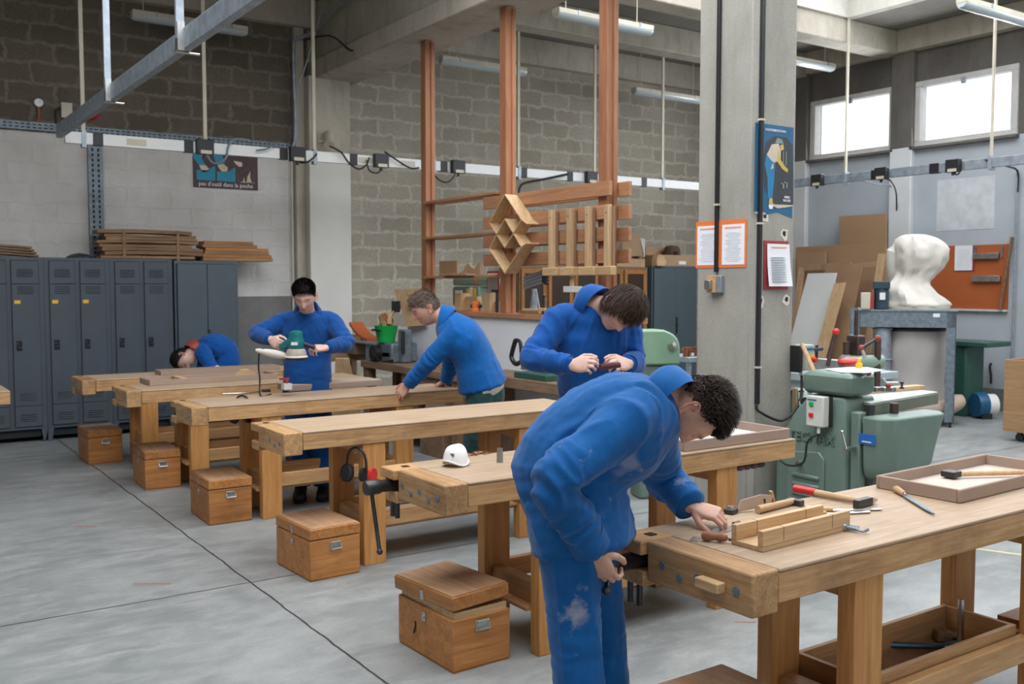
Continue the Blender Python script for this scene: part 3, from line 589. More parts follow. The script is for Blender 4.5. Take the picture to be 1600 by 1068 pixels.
cord([Bx(1540, 250), Bx(1575, 260, 11.6), Bx(1590, 268, 11.85), Bx(1590, 300, 11.88)], .012, 'cable leaving the grey busbar at far right')
cord([Bx(1328, 276), Bx(1370, 288, 11.5), Bx(1393, 292, 11.85), Bx(1394, 320, 11.88)], .009, 'pale cable slanting from the grey busbar to the wall', M['galv'])
for px, y1, y2, lb in ((1394, 300, 480, 'left grey conduit running down the right wall'), (1401, 295, 470, 'right grey conduit of the pair on the right wall'), (1590, 265, 600, 'dark conduit down the wall at the right picture edge')):
    a = onx(px, y1, XR - .05); tag(MB().cone((a.x, a.y, .3), (a.x, a.y, a.z), .013, n=8).build('conduit', M['galv']), lb, 'conduit', 'conduits on the right wall')
# ---------------------------------------------------------------- batten lamps
def lamp(p, label, L=1.35, cable=True, ztop=5.0):
    o = T('fluorescent_lamp', label, 'ceiling lamp', p, 0, 'hanging fluorescent lamps')
    MB().bx(-L / 2, L / 2, -.06, .06, 0, .05).build('housing', M['cream'], o, .006)
    rs = []
    for x in (-L / 2 + .0, -L / 2 + .04, L / 2 - .04, L / 2):
        k = .75 if abs(abs(x) - L / 2) < .01 else 1; rs.append([V((x, .07 * k * math.cos(a), -.058 * k * math.sin(a) - 0)) for a in [PI * j / 10 for j in range(11)]])
    MB().loft(rs, True, True).build('diffuser', M['tube'], o)
    for x in (-L * .3, L * .35): MB().bx(x - .012, x + .012, -.064, .064, -.02, .052).build('clip', M['galv'], o)
    if cable:
        for x in (-L * .4, L * .35): MB().cone((x, 0, .05), (x, 0, ztop - p[2]), .006, n=6).build('suspension', M['cream'], o)
    return o
def lampx(pxl, pyl, pxr, pyr, y, label):
    a = ony(pxl, pyl, y); b = ony(pxr, pyr, y); lamp(((a.x + b.x) / 2, y, (a.z + b.z) / 2), label, b.x - a.x)
lampx(205, 28, 385, 45, 10.9, 'dim fluorescent lamp high on the left above the steel track')
lampx(688, 95, 820, 112, 10.4, 'fluorescent lamp between the first and second timber posts')
lampx(868, 22, 1016, 48, 7.75, 'nearest bright fluorescent lamp crossing the tall timber post')
lampx(990, 142, 1098, 158, 10.4, 'fluorescent lamp running behind the concrete column on its left')
lampx(1215, 88, 1301, 108, 8.9, 'fluorescent lamp emerging right of the concrete column')
lampx(1502, 10, 1680, 50, 5.6, 'fluorescent lamp at the top right corner of the picture')
# ---------------------------------------------------------------- timber partition: low wall, counter, posts, shelves, rack
struct('wall_partition_low', MB().bx(4.9, 5.04, 5.62, 9.15, 0, 1.29), mat('partition_white', (.76, .79, .82), .7, 0, .04, 2.5))
t = T('counter_board', 'long reddish wooden board capping the low white wall', 'counter', (4.97, 7.2, 1.29)); MB().bx(-.1, .1, -1.62, 1.98, 0.001, .045).build('board', M['redwood_y'], t, .004)
POST = []
for y, lb in ((8.79, 'left timber post, shelves fixed to its right side'), (7.33, 'middle timber post rising behind the lattice shelf'), (5.93, 'tall right timber post behind the planks')):
    o = tag(MB().bx(-.05, .04, -.05, .05, 0, 2.72 if y > 6 else 2.72).bx(.012, .05, -.065, .02, 0, 2.7).build('timber_post', M['redwood'], bev=.003, loc=(4.95, y, 1.337)), lb, 'post', 'reddish timber posts on the counter')
for z, lb in ((2.42, 'upper narrow shelf between the left and middle posts'), (2.06, 'middle narrow shelf between the left and middle posts'), (1.665, 'lower narrow shelf holding carved wood pieces')):
    tag(MB().bx(4.86, 5.08, 7.39, 8.73, z - .012, z + .012).build('shelf', M['redwood_y'], bev=.002), lb, 'shelf', 'shelves between the timber posts')
tag(MB().bx(5.0, 5.02, 8.3, 8.65, 1.68, 1.83).build('wood_block', M['ply'], bev=.002), 'square wooden board standing on the lower post shelf', 'board')
pr_ = [(0, 0), (.4, 0), (.4, .13), (.36, .11), (.3, .06), (.24, .08), (.2, .12), (.15, .1), (.1, .04), (0, .02)]
tag(MB().prism(pr_, .03, (4.93, 8.12, 1.68), (0, -1, 0), (0, 0, 1)).prism([(-.1, -.0), (.45, 0), (.4, .018), (-.05, .018)], .12, (4.9, 8.2, 1.679), (0, -1, 0), (0, 0, 1)).build('carved_bracket', M['ply'], bev=.003), 'carved wavy wooden bracket on the lower post shelf', 'bracket')
# rack planks, four rows front and back
for i, (z, tl) in enumerate(((2.335, 0), (2.155, 0), (1.985, 0), (1.815, 0))):
    nm = ['top', 'second', 'third', 'bottom'][i]
    tag(MB().bx(4.86, 4.893, 5.80, 7.60, z - .055, z + .055).build('plank', M['redwood_y'], bev=.003), '%s front plank of the rack nailed across two posts' % nm, 'plank', 'front planks of the timber rack')
    tag(MB().bx(5.008, 5.04, 5.74, 7.45, z - .055, z + .055).build('plank', M['redwood_y'], bev=.003), '%s rear plank of the rack, showing at the right end' % nm, 'plank', 'rear planks of the timber rack')
# rhombic lattice shelf (honeycomb strips)
t = T('lattice_shelf', 'diamond lattice of thin plywood strips hanging on the rack', 'lattice', (4.855, 7.04, 2.04))
def strip(a, b, w=.13, th=.008):
    (ya_, za), (yb_, zb2) = a, b; m = MB(); p = V((-w / 2, ya_, za)); q = V((-w / 2, yb_, zb2)); m.bar(p, q, th, w, (1, 0, 0)); m.build('strip', M['pine_y'], t)
Yk, Zk = .135, .115
TL = [(0, .34), (.27, .1), (.135, -.02), (0, .1), (-.0, .1), (-.27, .1)]
segs = [((0, .33), (.25, .10)), ((0, .33), (-.25, .10)), ((.25, .10), (.0, -.13)), ((-.25, .10), (.0, -.13)), ((0, .12), (-.25, -.13)), ((0, .12), (.25, -.13)), ((.25, -.13), (0, -.35)), ((-.25, -.13), (0, -.35)), ((-.25, .1), (-.33, .06)), ((-.25, -.13), (-.33, -.1))]
for a, b in segs: strip(a, b)
# wooden clamps hanging on the rack
for i, px in enumerate((861, 889, 918, 948)):
    p = onx(px, 400, 4.80); y = p.y; nm = ['first', 'second', 'third', 'fourth'][i]
    t = T('wooden_clamp', '%s from the left of the wooden bar clamps hanging on the rack' % nm, 'clamp', (4.81, y, 1.70), 0, 'wooden bar clamps on the rack')
    MB().bx(-.02, .018, -.026, .026, -.02, .50).build('bar', M['pine_z'], t, .003); MB().bx(-.03, .03, -.1 + .03 * (i % 2), .1, -.035, .035).build('fixed_jaw', M['pine_y'], t, .006)
    MB().bx(.018, .04, -.04, .03, .0, .49).build('rear_bar', M['oldwood_z'], t, .002); MB().cone((-.024, 0, .44), (-.018, 0, .44), .004, n=8).build('pin', M['iron'], t)
t = T('wooden_clamp', 'small pale wooden clamp hanging below the row of bar clamps', 'clamp', (4.83, 6.22, 1.56)); MB().bx(-.01, .01, -.02, .02, .02, .1).build('bar', M['pine_z'], t, .002); MB().bx(-.015, .015, -.12, .1, -.03, .02).build('jaw', M['white_board'], t, .004)
# on the counter
def on(px, py, x=5.0): return onx(px, py, x)
p = on(746, 478); t = T('drill_press', 'green bench drill press with yellow label behind the counter', 'drill press', (5.55, 8.75, 0))
MB().bx(-.2, .25, -.3, .3, 0, .06).build('base', M['greend'], t, .01); MB().cone((0.1, 0, .06), (.1, 0, 1.5), .06).build('column', M['iron'], t)
MB().bx(-.12, .2, -.36, .36, 1.58, 1.66).build('belt_cover', M['greenm_l'], t, .02, ); MB().bx(-.14, .14, .02, .34, 1.36, 1.57).build('motor', M['greenm'], t, .03); MB().bx(-.15, .1, -.22, -.0, 1.28, 1.57).build('head', M['greenm_l'], t, .02)
MB().bx(-.16, -.15, -.06, .0, 1.38, 1.55).bx(-.16, -.145, -.17, -.11, 1.4, 1.55).build('yellow_label', M['yellow'], t); MB().bx(-.16, -.15, .1, .24, 1.46, 1.53).build('name_plate', M['white'], t)
MB().bx(-.165, -.151, -.11, -.06, 1.36, 1.56).build('white_guard', M['white'], t, .004); MB().lathe([(0, .02), (.05, .02), (.055, 0), (0, 0)], (-.16, -.2, 1.38), 20, Euler((0, R(-90), 0))).build('hand_wheel', M['steel'], t)
MB().lathe([(0, .004), (.03, .004), (.03, 0), (0, 0)], (-.12, -.12, 1.62), 16, Euler((0, R(-90), 0))).build('red_sticker', M['orange'], t)
def cbox(px, py, x, w, d, h, m, name, lb, cat, z=1.336, bev=.003):
    p = onx(px, py, x); return tag(MB().bx(-d / 2, d / 2, -w / 2, w / 2, 0, h).build(name, m, bev=bev, loc=(x, p.y, z)), lb, cat)
cbox(766, 470, 5.0, .13, .1, .18, M['pine_z'], 'wood_block', 'tall pale wood block on the counter left of the middle post', 'block')
cbox(781, 470, 5.05, .1, .08, .1, M['ply'], 'wood_block', 'low wood block against the middle post', 'block')
cbox(722, 470, 5.0, .12, .1, .17, M['pine_y'], 'wood_block', 'wood block under the drill press head', 'block')
cbox(740, 470, 5.03, .2, .05, .14, M['pine_y'], 'wood_block', 'long pale wood offcut lying behind the orange router', 'block')
t = T('router', 'orange hand router with black handles on the counter', 'power tool', (4.95, onx(744, 475, 4.95).y, 1.336)); MB().lathe([(.0, 0), (.05, 0), (.05, .02), (.04, .03), (.045, .08), (.03, .1), (0, .1)]).build('motor_housing', M['orange'], t); MB().ball((0, .07, .05), .02, 6).ball((0, -.07, .05), .02, 6).build('handles', M['black'], t)
t = T('notice_sign', 'red framed white notice left of the middle post', 'sign', (5.06, onx(770, 453, 5.06).y, 1.42)); MB().bx(0, .01, -.1, .1, 0, .3).build('frame', M['redpaint'], t, .002); MB().bx(-.003, 0, -.085, .085, .02, .28).build('sheet', M['paper'], t)
lines = MB()
for i in range(9): lines.bx(-.0045, -.003, -.06, .06, .05 + i * .022, .056 + i * .022)
lines.build('text_lines', mat('faint_print', (.45, .5, .55), .7), t)
t = T('claw_clamp', 'black iron clamp standing beside the middle post', 'clamp', (4.93, onx(788, 478, 4.93).y - .0 + .12, 1.336)); MB().cone((0, 0, 0), (0, 0, .2), .014).box((0, .03, .2), (.02, .1, .02)).build('frame', M['iron'], t)
# bar clamps pile + stand right of the middle post
yy = onx(835, 470, 4.98).y
t = T('clamp_stand', 'dark grey stand with splayed legs carrying clamps on the counter', 'stand', (4.98, yy, 1.336))
MB().cone((0, .0, .02), (0, 0, .22), .028, .022).build('pole', M['galv'], t)
for a in (-.09, .07): MB().cone((0, a, 0), (0, a * .3, .2), .007, n=8).build('leg', M['galv'], t)
for i in range(4):
    o = T('bar_clamp', '%s dark bar clamp lying on the stand right of the middle post' % ['lowest', 'second', 'third', 'topmost'][i], 'clamp', (4.98, yy, 1.56 + i * .03), 0, 'bar clamps piled on the stand')
    MB().bar((0, .16, -.0), (0, -.14, .06), .02, .015).build('bar', M['galv'], o); MB().box((0, -.16, .055), (.03, .07, .03), Euler((R(25), 0, 0))).build('jaw', M['iron'], o, .003)
tag(MB().bx(4.93, 5.05, yy - .22, yy + .18, 1.336, 1.36).build('board', M['rough'], bev=.003), 'lower board lying on the counter right of the middle post', 'board')
tag(MB().bx(4.94, 5.04, yy - .16, yy + .14, 1.361, 1.38).build('board', M['pine_y'], bev=.003), 'upper board lying on the counter right of the middle post', 'board')
t = T('wood_screw_clamp', 'small upright screw on a wood block on the counter', 'clamp', (4.95, onx(837, 480, 4.95).y - .12, 1.336)); MB().box((0, 0, .03), (.05, .1, .05)).build('block', M['pine_y'], t, .004); MB().cone((0, 0, .055), (0, 0, .15), .01).ball((0, 0, .16), .018, 6).build('screw', M['iron'], t)
t = T('angle_grinder', 'dark grey hand tool at the right end of the counter', 'power tool', (4.97, onx(868, 487, 4.97).y, 1.336)); MB().lathe([(.0, -.1), (.03, -.09), (.035, 0), (.025, .1), (0, .12)], (0, 0, .04), 12, Euler((R(90), 0, 0))).build('body', M['greend'], t); MB().cone((0, .12, .0), (0, .12, .03), .05).build('disc', M['iron'], t)
# leaning template board with carved piece
t = T('template_board', 'leaning wooden board with a small grid carving by the counter', 'board', (4.80, 9.25, .81)); q = [onx(615, 452, 4.85), onx(660, 450, 4.95), onx(665, 508, 4.85), onx(636, 510, 4.8)]
def quad(name, pts, th, m, label=None, cat=None, parent=None, nrm=None, group=None, bev=.002):
    pts = [V(p) for p in pts]; n = nrm or (pts[1] - pts[0]).cross(pts[-1] - pts[0]).normalized(); n = V(n)
    if n.dot(V((0, 0, CH)) - pts[0]) > 0: n = -n
    mb = MB(); k = len(pts); mb.add(pts + [p + n * th for p in pts], [tuple(range(k)), tuple(range(k, 2 * k))] + [(i, (i + 1) % k, k + (i + 1) % k, k + i) for i in range(k)])
    o = mb.build(name, m, parent, bev)
    return tag(o, label, cat, group) if label else o
t.location = (0, 0, 0); quad('board', q, .02, M['pine_z'], parent=t)
c = onx(645, 468, 4.83); g = MB()
for i in (-1, 1):
    g.bar(c + V((-.02, -.06, -.03 + i * .03)), c + V((-.02, .06, .03 + i * .03)), .03, .025); g.bar(c + V((-.03, -.05 + i * .0, .04 + i * .025)), c + V((-.03, .05, -.04 + i * .025)), .03, .025)
g.build('carving', M['pine_y'], t); MB().bx(4.72, 4.8, 9.12, 9.17, 1.3, 1.42).build('dark_foot', M['black'], t, .004)
# ---------------------------------------------------------------- old benches along the partition
o1 = T('old_workbench', 'dark worn bench along the low white wall, machine standing on it', 'workbench', (4.42, 7.35, 0), 0, 'dark benches along the partition')
MB().bx(0, .47, 0, 1.95, .73, .80).build('worktop', M['oldwood_y'], o1, .006)
for x, y in ((.02, .02), (.02, 1.83), (.36, .02), (.36, 1.83)): MB().bx(x, x + .1, y, y + .1, 0, .73).build('leg', M['oldwood_z'], o1, .004)
MB().bx(.03, .05, .25, 1.1, .55, .72).build('drawer_front', M['oldwood_y'], o1, .004); MB().bx(.05, .42, .85, 1.85, .18, .21).build('shelf', M['oldwood_y'], o1)
o2 = T('old_workbench', 'dark worn bench holding the green mitre saw', 'workbench', (4.42, 5.6, 0), 0, 'dark benches along the partition')
MB().bx(0.06, .47, 0, 1.65, .74, .83).build('worktop', M['oldwood_y'], o2, .006)
for x, y in ((.08, .02), (.08, 1.53), (.36, .02), (.36, 1.53)): MB().bx(x, x + .1, y, y + .1, 0, .74).build('leg', M['oldwood_z'], o2, .004)
t = T('old_workbench', 'wooden bench end by the far wall behind the standing boy', 'workbench', (3.95, 9.75, 0), 0, 'dark benches along the partition')
MB().bx(0, .9, 0, .6, .76, .84).build('worktop', M['oldwood'], t, .005)
for x, y in ((.02, .02), (.8, .02), (.02, .5), (.8, .5)): MB().bx(x, x + .08, y, y + .08, 0, .76).build('leg', M['oldwood_z'], t, .004)
a = [onz(522, 645), onz(588, 645)]
quad('leaning_panel', [A(524, 560, 9.2), A(545, 560, 9.2), onz(574, 695, .01), onz(518, 697, .01)], .02, M['pine_z'], 'pale wooden panel leaning behind the boy with the sander', 'board')
# portable planer
t = T('planer_machine', 'grey portable planer with black motor and cables on the far dark bench', 'machine', (4.5, 8.95, .8))
MB().bx(-.0, .3, -.2, .1, 0, .2).build('body', M['galv_frame'], t, .02); MB().bx(-.05, .25, .1, .6, .17, .19).build('table', M['galv'], t, .003); MB().bx(-.02, .0, .1, .35, .0, .17).build('side_panel', M['galv'], t, .004)
MB().cone((-.08, .07, .09), (0, .07, .09), .08, n=20).build('motor', M['black'], t); MB().bx(.08, .2, -.28, -.18, 0, .34).build('upright', M['galv_frame'], t, .02); MB().bx(.06, .1, -.31, -.29, .1, .33).build('black_cover', M['black'], t, .006)
for k in range(3): MB().tube([(-.08, .05, .15 - k * .03), (-.1, -.05, .06), (-.08, -.15, .02), (-.02, -.28, .02 + k * .01)], .008, 6, 5).build('cable', M['black'], t)
MB().bx(-.0, .02, -.15, .0, .06, .1).build('logo_plate', M['galv'], t)
t = T('chip_bin', 'bright green bucket full of wood offcuts on the planer', 'bucket', (4.56, 8.98, 1.002)); MB().lathe([(0, 0), (.09, 0), (.12, .16), (.125, .17), (.1, .17)], n=20).build('bucket', M['greenb'], t)
MB().tube([(-.12, -.1, .12), (-.14, 0, .13), (-.1, .12, .12)], .012, 6, 4).build('strap', M['black'], t)
for i in range(9):
    r2 = random.Random(i); a0 = i * 2 * PI / 9; tag(MB().box((0, 0, .05), (.012, .05, .13), Euler((r2.uniform(-.7, .7), r2.uniform(-.4, .4), a0))).build('wood_offcut', M['pine_z'] if i % 3 else M['redwood'], loc=(4.56 + .05 * math.cos(a0), 8.98 + .06 * math.sin(a0), 1.13 + .01 * i)), 'thin wood offcut sticking out of the green bucket', 'offcut', 'offcuts in the green bucket')
t = T('dust_pan', 'orange curved plastic scoop behind the green bucket', 'scoop', (4.62, 9.55, .99)); MB().loft([[V((x, .28 - .11 * j, .16 * (1 - j / 4) ** 2 + .0 * x)) for x in (-.08, -.04, .04, .08)] + [V((x, .28 - .11 * j, .16 * (1 - j / 4) ** 2 + .03)) for x in (.08, .04, -.04, -.08)] for j in range(5)]).build('scoop', M['orangeboard'], t)
tag(MB().bx(-.15, .15, -.2, .3, 0, .19).build('wooden_crate', M['oldwood'], bev=.004, loc=(4.62, 9.75, .84)), 'low wooden crate under the orange scoop', 'crate')
# mitre saw
t = T('mitre_saw', 'green hand mitre saw with black handle on the dark bench', 'saw', (4.60, 6.35, .83), R(0))
MB().bx(-.1, .1, -.22, .22, 0, .05).build('base', M['greend'], t, .006); MB().tube([(0, .25, .1), (0, .1, .12), (0, .0, .28), (0, -.0, .3), (0, -.04, .12), (0, -.2, .1)], .014, 8).build('frame', M['greenm'], t)
MB().tube([(-.0, .34, .3), (0, .38, .22), (0, .4, .15), (0, .34, .1), (0, .27, .12)], .02, 8, 4).tube([(0, .34, .3), (0, .27, .28), (0, .25, .12)], .016, 8, 4).build('handle', M['black'], t); MB().bx(-.002, .002, -.22, .26, .06, .1).build('blade', M['steel'], t)
MB().cone((0, -.1, .05), (0, -.1, .26), .012).cone((0, .14, .05), (0, .14, .26), .012).build('guide_posts', M['greenm'], t)
# boxes under the old benches and on the floor
t = T('cardboard_box', 'reddish box on the floor by the green trousered man', 'box', (4.43, 7.62, 0)); MB().bx(0, .42, 0, .42, 0, .22).build('crate_base', M['oldwood'], t, .004); MB().bx(.005, .415, .005, .415, .22, .42).build('red_box', mat('red_box_card', (.3, .09, .075), .7), t, .004)
tag(MB().bx(0, .25, 0, .5, 0, .26).build('wooden_crate', M['oldwood'], bev=.004, loc=(4.52, 8.25, .21)), 'wooden crate on the lower shelf of the dark bench', 'crate')
tag(MB().bx(0, .3, 0, .35, 0, .12).bx(.02, .28, .02, .33, .12, .125).build('cardboard_box', mat('cardboard_box_brown', (.35, .25, .16), .8), bev=.003, loc=(4.46, 7.64, .422)), 'open cardboard box under the dark bench right end', 'box')
# ---------------------------------------------------------------- back wall: glazed cabinet, grey cabinet and stuff on top
t = T('glazed_cabinet', 'wooden cabinet with dark glass doors behind the timber rack', 'cabinet', (7.45, 10.72, 0)); wm = wood('orange_pine_frame', (.42, .2, .07), (.3, .12, .035), 'Z', .8, .45, .1)
MB().bx(0, 2.3, .03, .5, .0, 1.84).build('carcass', M['rough'], t, .004)
dk = mat('dark_cabinet_inside', (.05, .03, .02), .3)
for i in range(5):
    d = MB().bx(.02, .43, 0, .03, .1, .16).bx(.02, .43, 0, .03, 1.74, 1.8).bx(.02, .07, 0, .03, .16, 1.74).bx(.38, .43, 0, .03, .16, 1.74).build('door', wm, t, .002, loc=(i * .455, -.002, 0)); MB().bx(.07, .38, .01, .02, .16, 1.74).build('glass_pane', dk, d)
tag(MB().bx(0, 1.0, 0, .45, 0, .12).build('cardboard', mat('cardboard_flat', (.45, .3, .18), .8), bev=.003, loc=(8.7, 10.75, 1.842)), 'flat cardboard carton on the glazed cabinet', 'box')
locker(9.86, .93, 'two door grey cabinet against the back wall left of the column', 2, plain=True, y=10.76, h=1.86, d=.5, group='two door steel cabinets')
cbm = mat('cardboard_tan', (.40, .26, .15), .8, 0, .1, 3)
zt = 1.862
def yb_(px, py, y=10.95): return ony(px, py, y)
quad('cardboard_sheet', [yb_(972, 400), yb_(972, 368), yb_(999, 365), yb_(1007, 400)], .02, cbm, 'tan cardboard sheet standing on the glazed cabinet behind the rack end', 'cardboard')
quad('plastic_sheet', [yb_(999, 372), yb_(1008, 373), yb_(1008, 401), yb_(1005, 401)], .01, M['white_board'], 'narrow white sheet between the cardboard pieces', 'sheet')
p = yb_(1024, 372); tag(MB().prism([(-.14, -.17), (.1, -.17), (.1, 0), (.06, .12), (.01, .16), (-.04, .14), (-.12, .02)], .06, (p.x, 11.22, zt + .175), (1, 0, 0), (0, 0, 1)).build('cardboard_piece', cbm, bev=.004), 'pointed rounded cardboard piece standing on the grey cabinet', 'cardboard')
t = T('cardboard_box', 'open cardboard box with a hand hole on the grey cabinet', 'box', (10.05, 10.8, zt)); MB().bx(0, .75, 0, .35, 0, .17).build('carton', cbm, t, .004); MB().bx(-.02, .5, .3, .33, .17, .3).build('raised_flap', cbm, t, .003); MB().cone((.33, -.003, .2), (.33, .02, .2), .03).build('hand_hole', M['black'], t); MB().bx(.38, .52, -.006, 0, .03, .08).build('paper_label', M['paper'], t)
tag(MB().lathe([(0, 0), (.13, 0), (.12, .1), (.09, .14), (0, .15)], n=18).build('brown_pot', mat('brown_felt', (.1, .055, .035), .9), loc=(10.42, 10.94, zt + .172)), 'brown felt like hat shape on the cardboard box', 'hat')
tag(MB().prism([(0, 0), (.16, .0), (.2, .06), (.12, .16), (.04, .17), (0, .1)], .12, (9.9, 10.83, zt), (1, 0, 0), (0, 0, 1)).build('wood_offcut', M['pine'], bev=.006), 'short wood offcut at the left edge of the grey cabinet top', 'offcut')
# green grinding machine behind the brown haired boy
p = A(1020, 545, 7.4); t = T('belt_sander_machine', 'pale green machine with round hood right of the brown haired boy', 'machine', (p.x, p.y, 0), R(-20))
pg = [(-.2, 0), (.13, 0), (.13, .12)] + [(.13 * math.cos(a) if a < .9 else .13 * math.cos(a), .12 + .13 * math.sin(a)) for a in (0.3, .6, .9, 1.2)] + [(0, .26), (-.2, .26)]
MB().prism(pg, .22, (0, 0, 1.0), (1, 0, 0), (0, 0, 1)).build('hood', mat('pale_machine_green', (.25, .4, .27), .4), t, .015); MB().bx(-.18, .1, -.2, .0, 0, 1.0).build('pedestal', M['greenm'], t, .02)
MB().lathe([(0, .0), (.035, 0), (.03, .02), (0, .025)], (.06, -.225, 1.14), 14, Euler((R(90), 0, 0))).build('hub', M['steel'], t); MB().bx(-.24, -.2, -.23, -.05, 1.0, 1.25).build('yellow_guard', M['yellow'], t, .004)
# small grey bench with copper fittings left of the column
p = A(1075, 556, 7.6); t = T('side_table', 'grey steel table partly behind the column', 'table', (p.x, p.y, 0)); MB().bx(-.14, .4, -.15, .2, 1.0, 1.04).build('top', M['galv'], t, .004)
for x in (-.12, .36): 
    for y in (-.13, .16): MB().bx(x, x + .03, y, y + .03, 0, 1.0).build('leg', M['galv'], t)
cop = metalm('copper', (.5, .2, .1), .35)
for i in range(4): tag(MB().lathe([(0, 0), (.018, 0), (.018, .04), (.028, .05), (.028, .07), (0, .07)], n=12).build('copper_fitting', cop, loc=(p.x - .11 + i * .06, p.y - .08 + .02 * (i % 2), 1.041)), 'copper pipe fitting on the grey table by the column', 'fitting', 'copper fittings on the grey table')
tag(MB().lathe([(0, 0), (.06, 0), (.07, .02), (.06, .03), (0, .035)], n=16).build('brown_dish', M['pine'], loc=(p.x - .25, p.y + .1, 1.041 + 0)), 'flat brown dish between machine and grey cabinet', 'dish') if False else None
# ---------------------------------------------------------------- things on the column
def colf(px, py): return onx(px, py, CX0)
def colg(px, py): return ony(px, py, CY0)
t = T('orange_notice', 'orange sheet with two printed white pages on the column left face', 'notice', (CX0, (colf(1088, 380).y + colf(1167, 380).y) / 2, colf(1128, 418).z))
hw = abs(colf(1088, 380).y - colf(1167, 380).y) / 2; hh = colf(1128, 344).z - colf(1128, 418).z
MB().bx(-.004, -.001, -hw, hw, 0, hh).build('backing', M['orange'], t)
fp = mat('faint_blue_print', (.5, .56, .62), .7); fo = mat('faint_orange_print', (.85, .4, .28), .7)
for sgn, nm in ((1, 'page_left'), (-1, 'page_right')):
    pg_ = MB().bx(-.006, -.0042, sgn * hw * .5 - hw * .43, sgn * hw * .5 + hw * .43, .018, hh - .03).build(nm, M['paper'], t)
    L_ = MB(); r3 = random.Random(sgn)
    for i in range(17): w_ = hw * r3.uniform(.2, .34); L_.bx(-.0072, -.006, sgn * hw * .5 - w_, sgn * hw * .5 + w_, .04 + i * .011, .0425 + i * .011)
    L_.build('text_lines', fp, pg_); MB().bx(-.0074, -.006, sgn * hw * .5 - hw * .32, sgn * hw * .5 + hw * .32, hh - .055, hh - .045).build('headline', fo, pg_)
t = T('light_switch', 'small wooden switch box with grey rocker below the orange notice', 'switch', (CX0, colf(1121, 440).y, colf(1121, 457).z)); MB().bx(-.03, 0, -.06, .055, 0, .11).build('back_plate', M['galv'], t, .004); MB().bx(-.045, -.03, -.02, .055, .0, .11).build('wood_plate', M['pine'], t, .002); MB().bx(-.07, -.045, .0, .05, .02, .08).build('grey_cover', M['zinc'], t, .004); MB().cone((-.046, -.01, .1), (-.0455, -.01, .1), .004, n=8).build('hole', M['black'], t)
a = colf(1121, 425); tag(MB().bx(CX0 - .022, CX0 - .001, a.y - .012, a.y + .012, a.z, 4.05).build('conduit', M['black'], bev=.002), 'black conduit down the left face of the column to the switch', 'conduit', 'black conduits on the column')
x_ = colg(1184, 400).x; tag(MB().bx(x_ - .013, x_ + .013, CY0 - .024, CY0 - .001, colg(1186, 630).z, 4.05).build('conduit', M['black'], bev=.002), 'black conduit down the right face of the column', 'conduit', 'black conduits on the column')
for py in (187, 349, 573): p = colg(1184, py); tag(MB().bx(-.02, .02, -.028, 0, -.006, .006).build('conduit_clip', M['cream'], loc=(x_, CY0 - .001, p.z)), 'cream clip holding the right black conduit, %s one' % {187: 'above the blue poster, the top', 349: 'below the blue poster, the middle', 573: 'near the switch box, the lowest'}[py], 'clip', 'clips of the right conduit')
p = colf(1121, 320); tag(MB().bx(-.026, 0, -.02, .02, -.006, .006).build('conduit_clip', M['cream'], loc=(CX0 - .001, a.y, p.z)), 'cream clip on the left black conduit above the orange notice', 'clip')
p0 = colg(1186, 628); p1 = colg(1213, 655); p2 = colg(1234, 625); p3 = colg(1241, 585)
tag(MB().tube([(x_, CY0 - .015, p0.z), (x_ + .005, CY0 - .02, p0.z - .05), p1 + V((0, -.05, 0)), p2 + V((0, -.08, .0)), p3 + V((.0, -.06, 0))], .009, 8, 6).build('cable', M['black']), 'black cable looping from the conduit up to the grey switch box', 'cable')
# blue poster
t = T('safety_poster', 'torn blue and dark poster of a bending workman on the column', 'poster', (colg(1178, 300).x, CY0, colg(1210, 335).z)); Wp = colg(1238, 260).x - colg(1178, 260).x; Hp = colg(1178, 193).z - colg(1178, 335).z
bl = mat('poster_royal_blue', (.02, .12, .24), .5); dkp = mat('poster_charcoal', (.045, .05, .055), .5); yl = mat('poster_yellow', (.6, .42, .1), .5); cr = mat('poster_cream', (.6, .5, .38), .5); bl2 = mat('poster_bright_blue', (.02, .2, .4), .5)
def fp2(name, m, polys, y): 
    k = MB()
    for pl in polys: k.prism([(a_ * Wp, b_ * Hp) for a_, b_ in pl], .0007, (0, y, 0), (1, 0, 0), (0, 0, 1))
    return k.build(name, m, t)
fp2('sheet', bl, [[(0, 0), (.3, -.01), (.6, .03), (1, -.03), (1, .1), (1.03, .12), (1, 1), (0, 1)]], -.002)
fp2('dark_field', dkp, [[(.42, .11), (1.02, .12), (.98, .8), (.8, .88), (.5, .88), (.28, .8), (.2, .6), (.25, .3), (.35, .2)]], -.003)
fp2('trousers', bl2, [[(.25, .55), (.3, .68), (.42, .7), (.52, .6), (.5, .4), (.46, .18), (.34, .18), (.33, .4)]], -.004)
fp2('shirt', cr, [[(.3, .66), (.42, .78), (.6, .8), (.66, .72), (.66, .62), (.5, .58), (.42, .6)], [(.4, .5), (.48, .52), (.46, .58)]], -.0045)
fp2('skin', yl, [[(.6, .72), (.66, .62), (.78, .55), (.86, .52), (.84, .48), (.7, .52), (.56, .6)], [(.64, .78), (.72, .8), (.74, .74), (.66, .72)], [(.38, .18), (.46, .18), (.47, .12), (.37, .1)]], -.005)
fp2('cap', mat('poster_grey_green', (.2, .27, .25), .5), [[(.5, .8), (.56, .86), (.68, .85), (.73, .8), (.62, .8)]], -.0055)
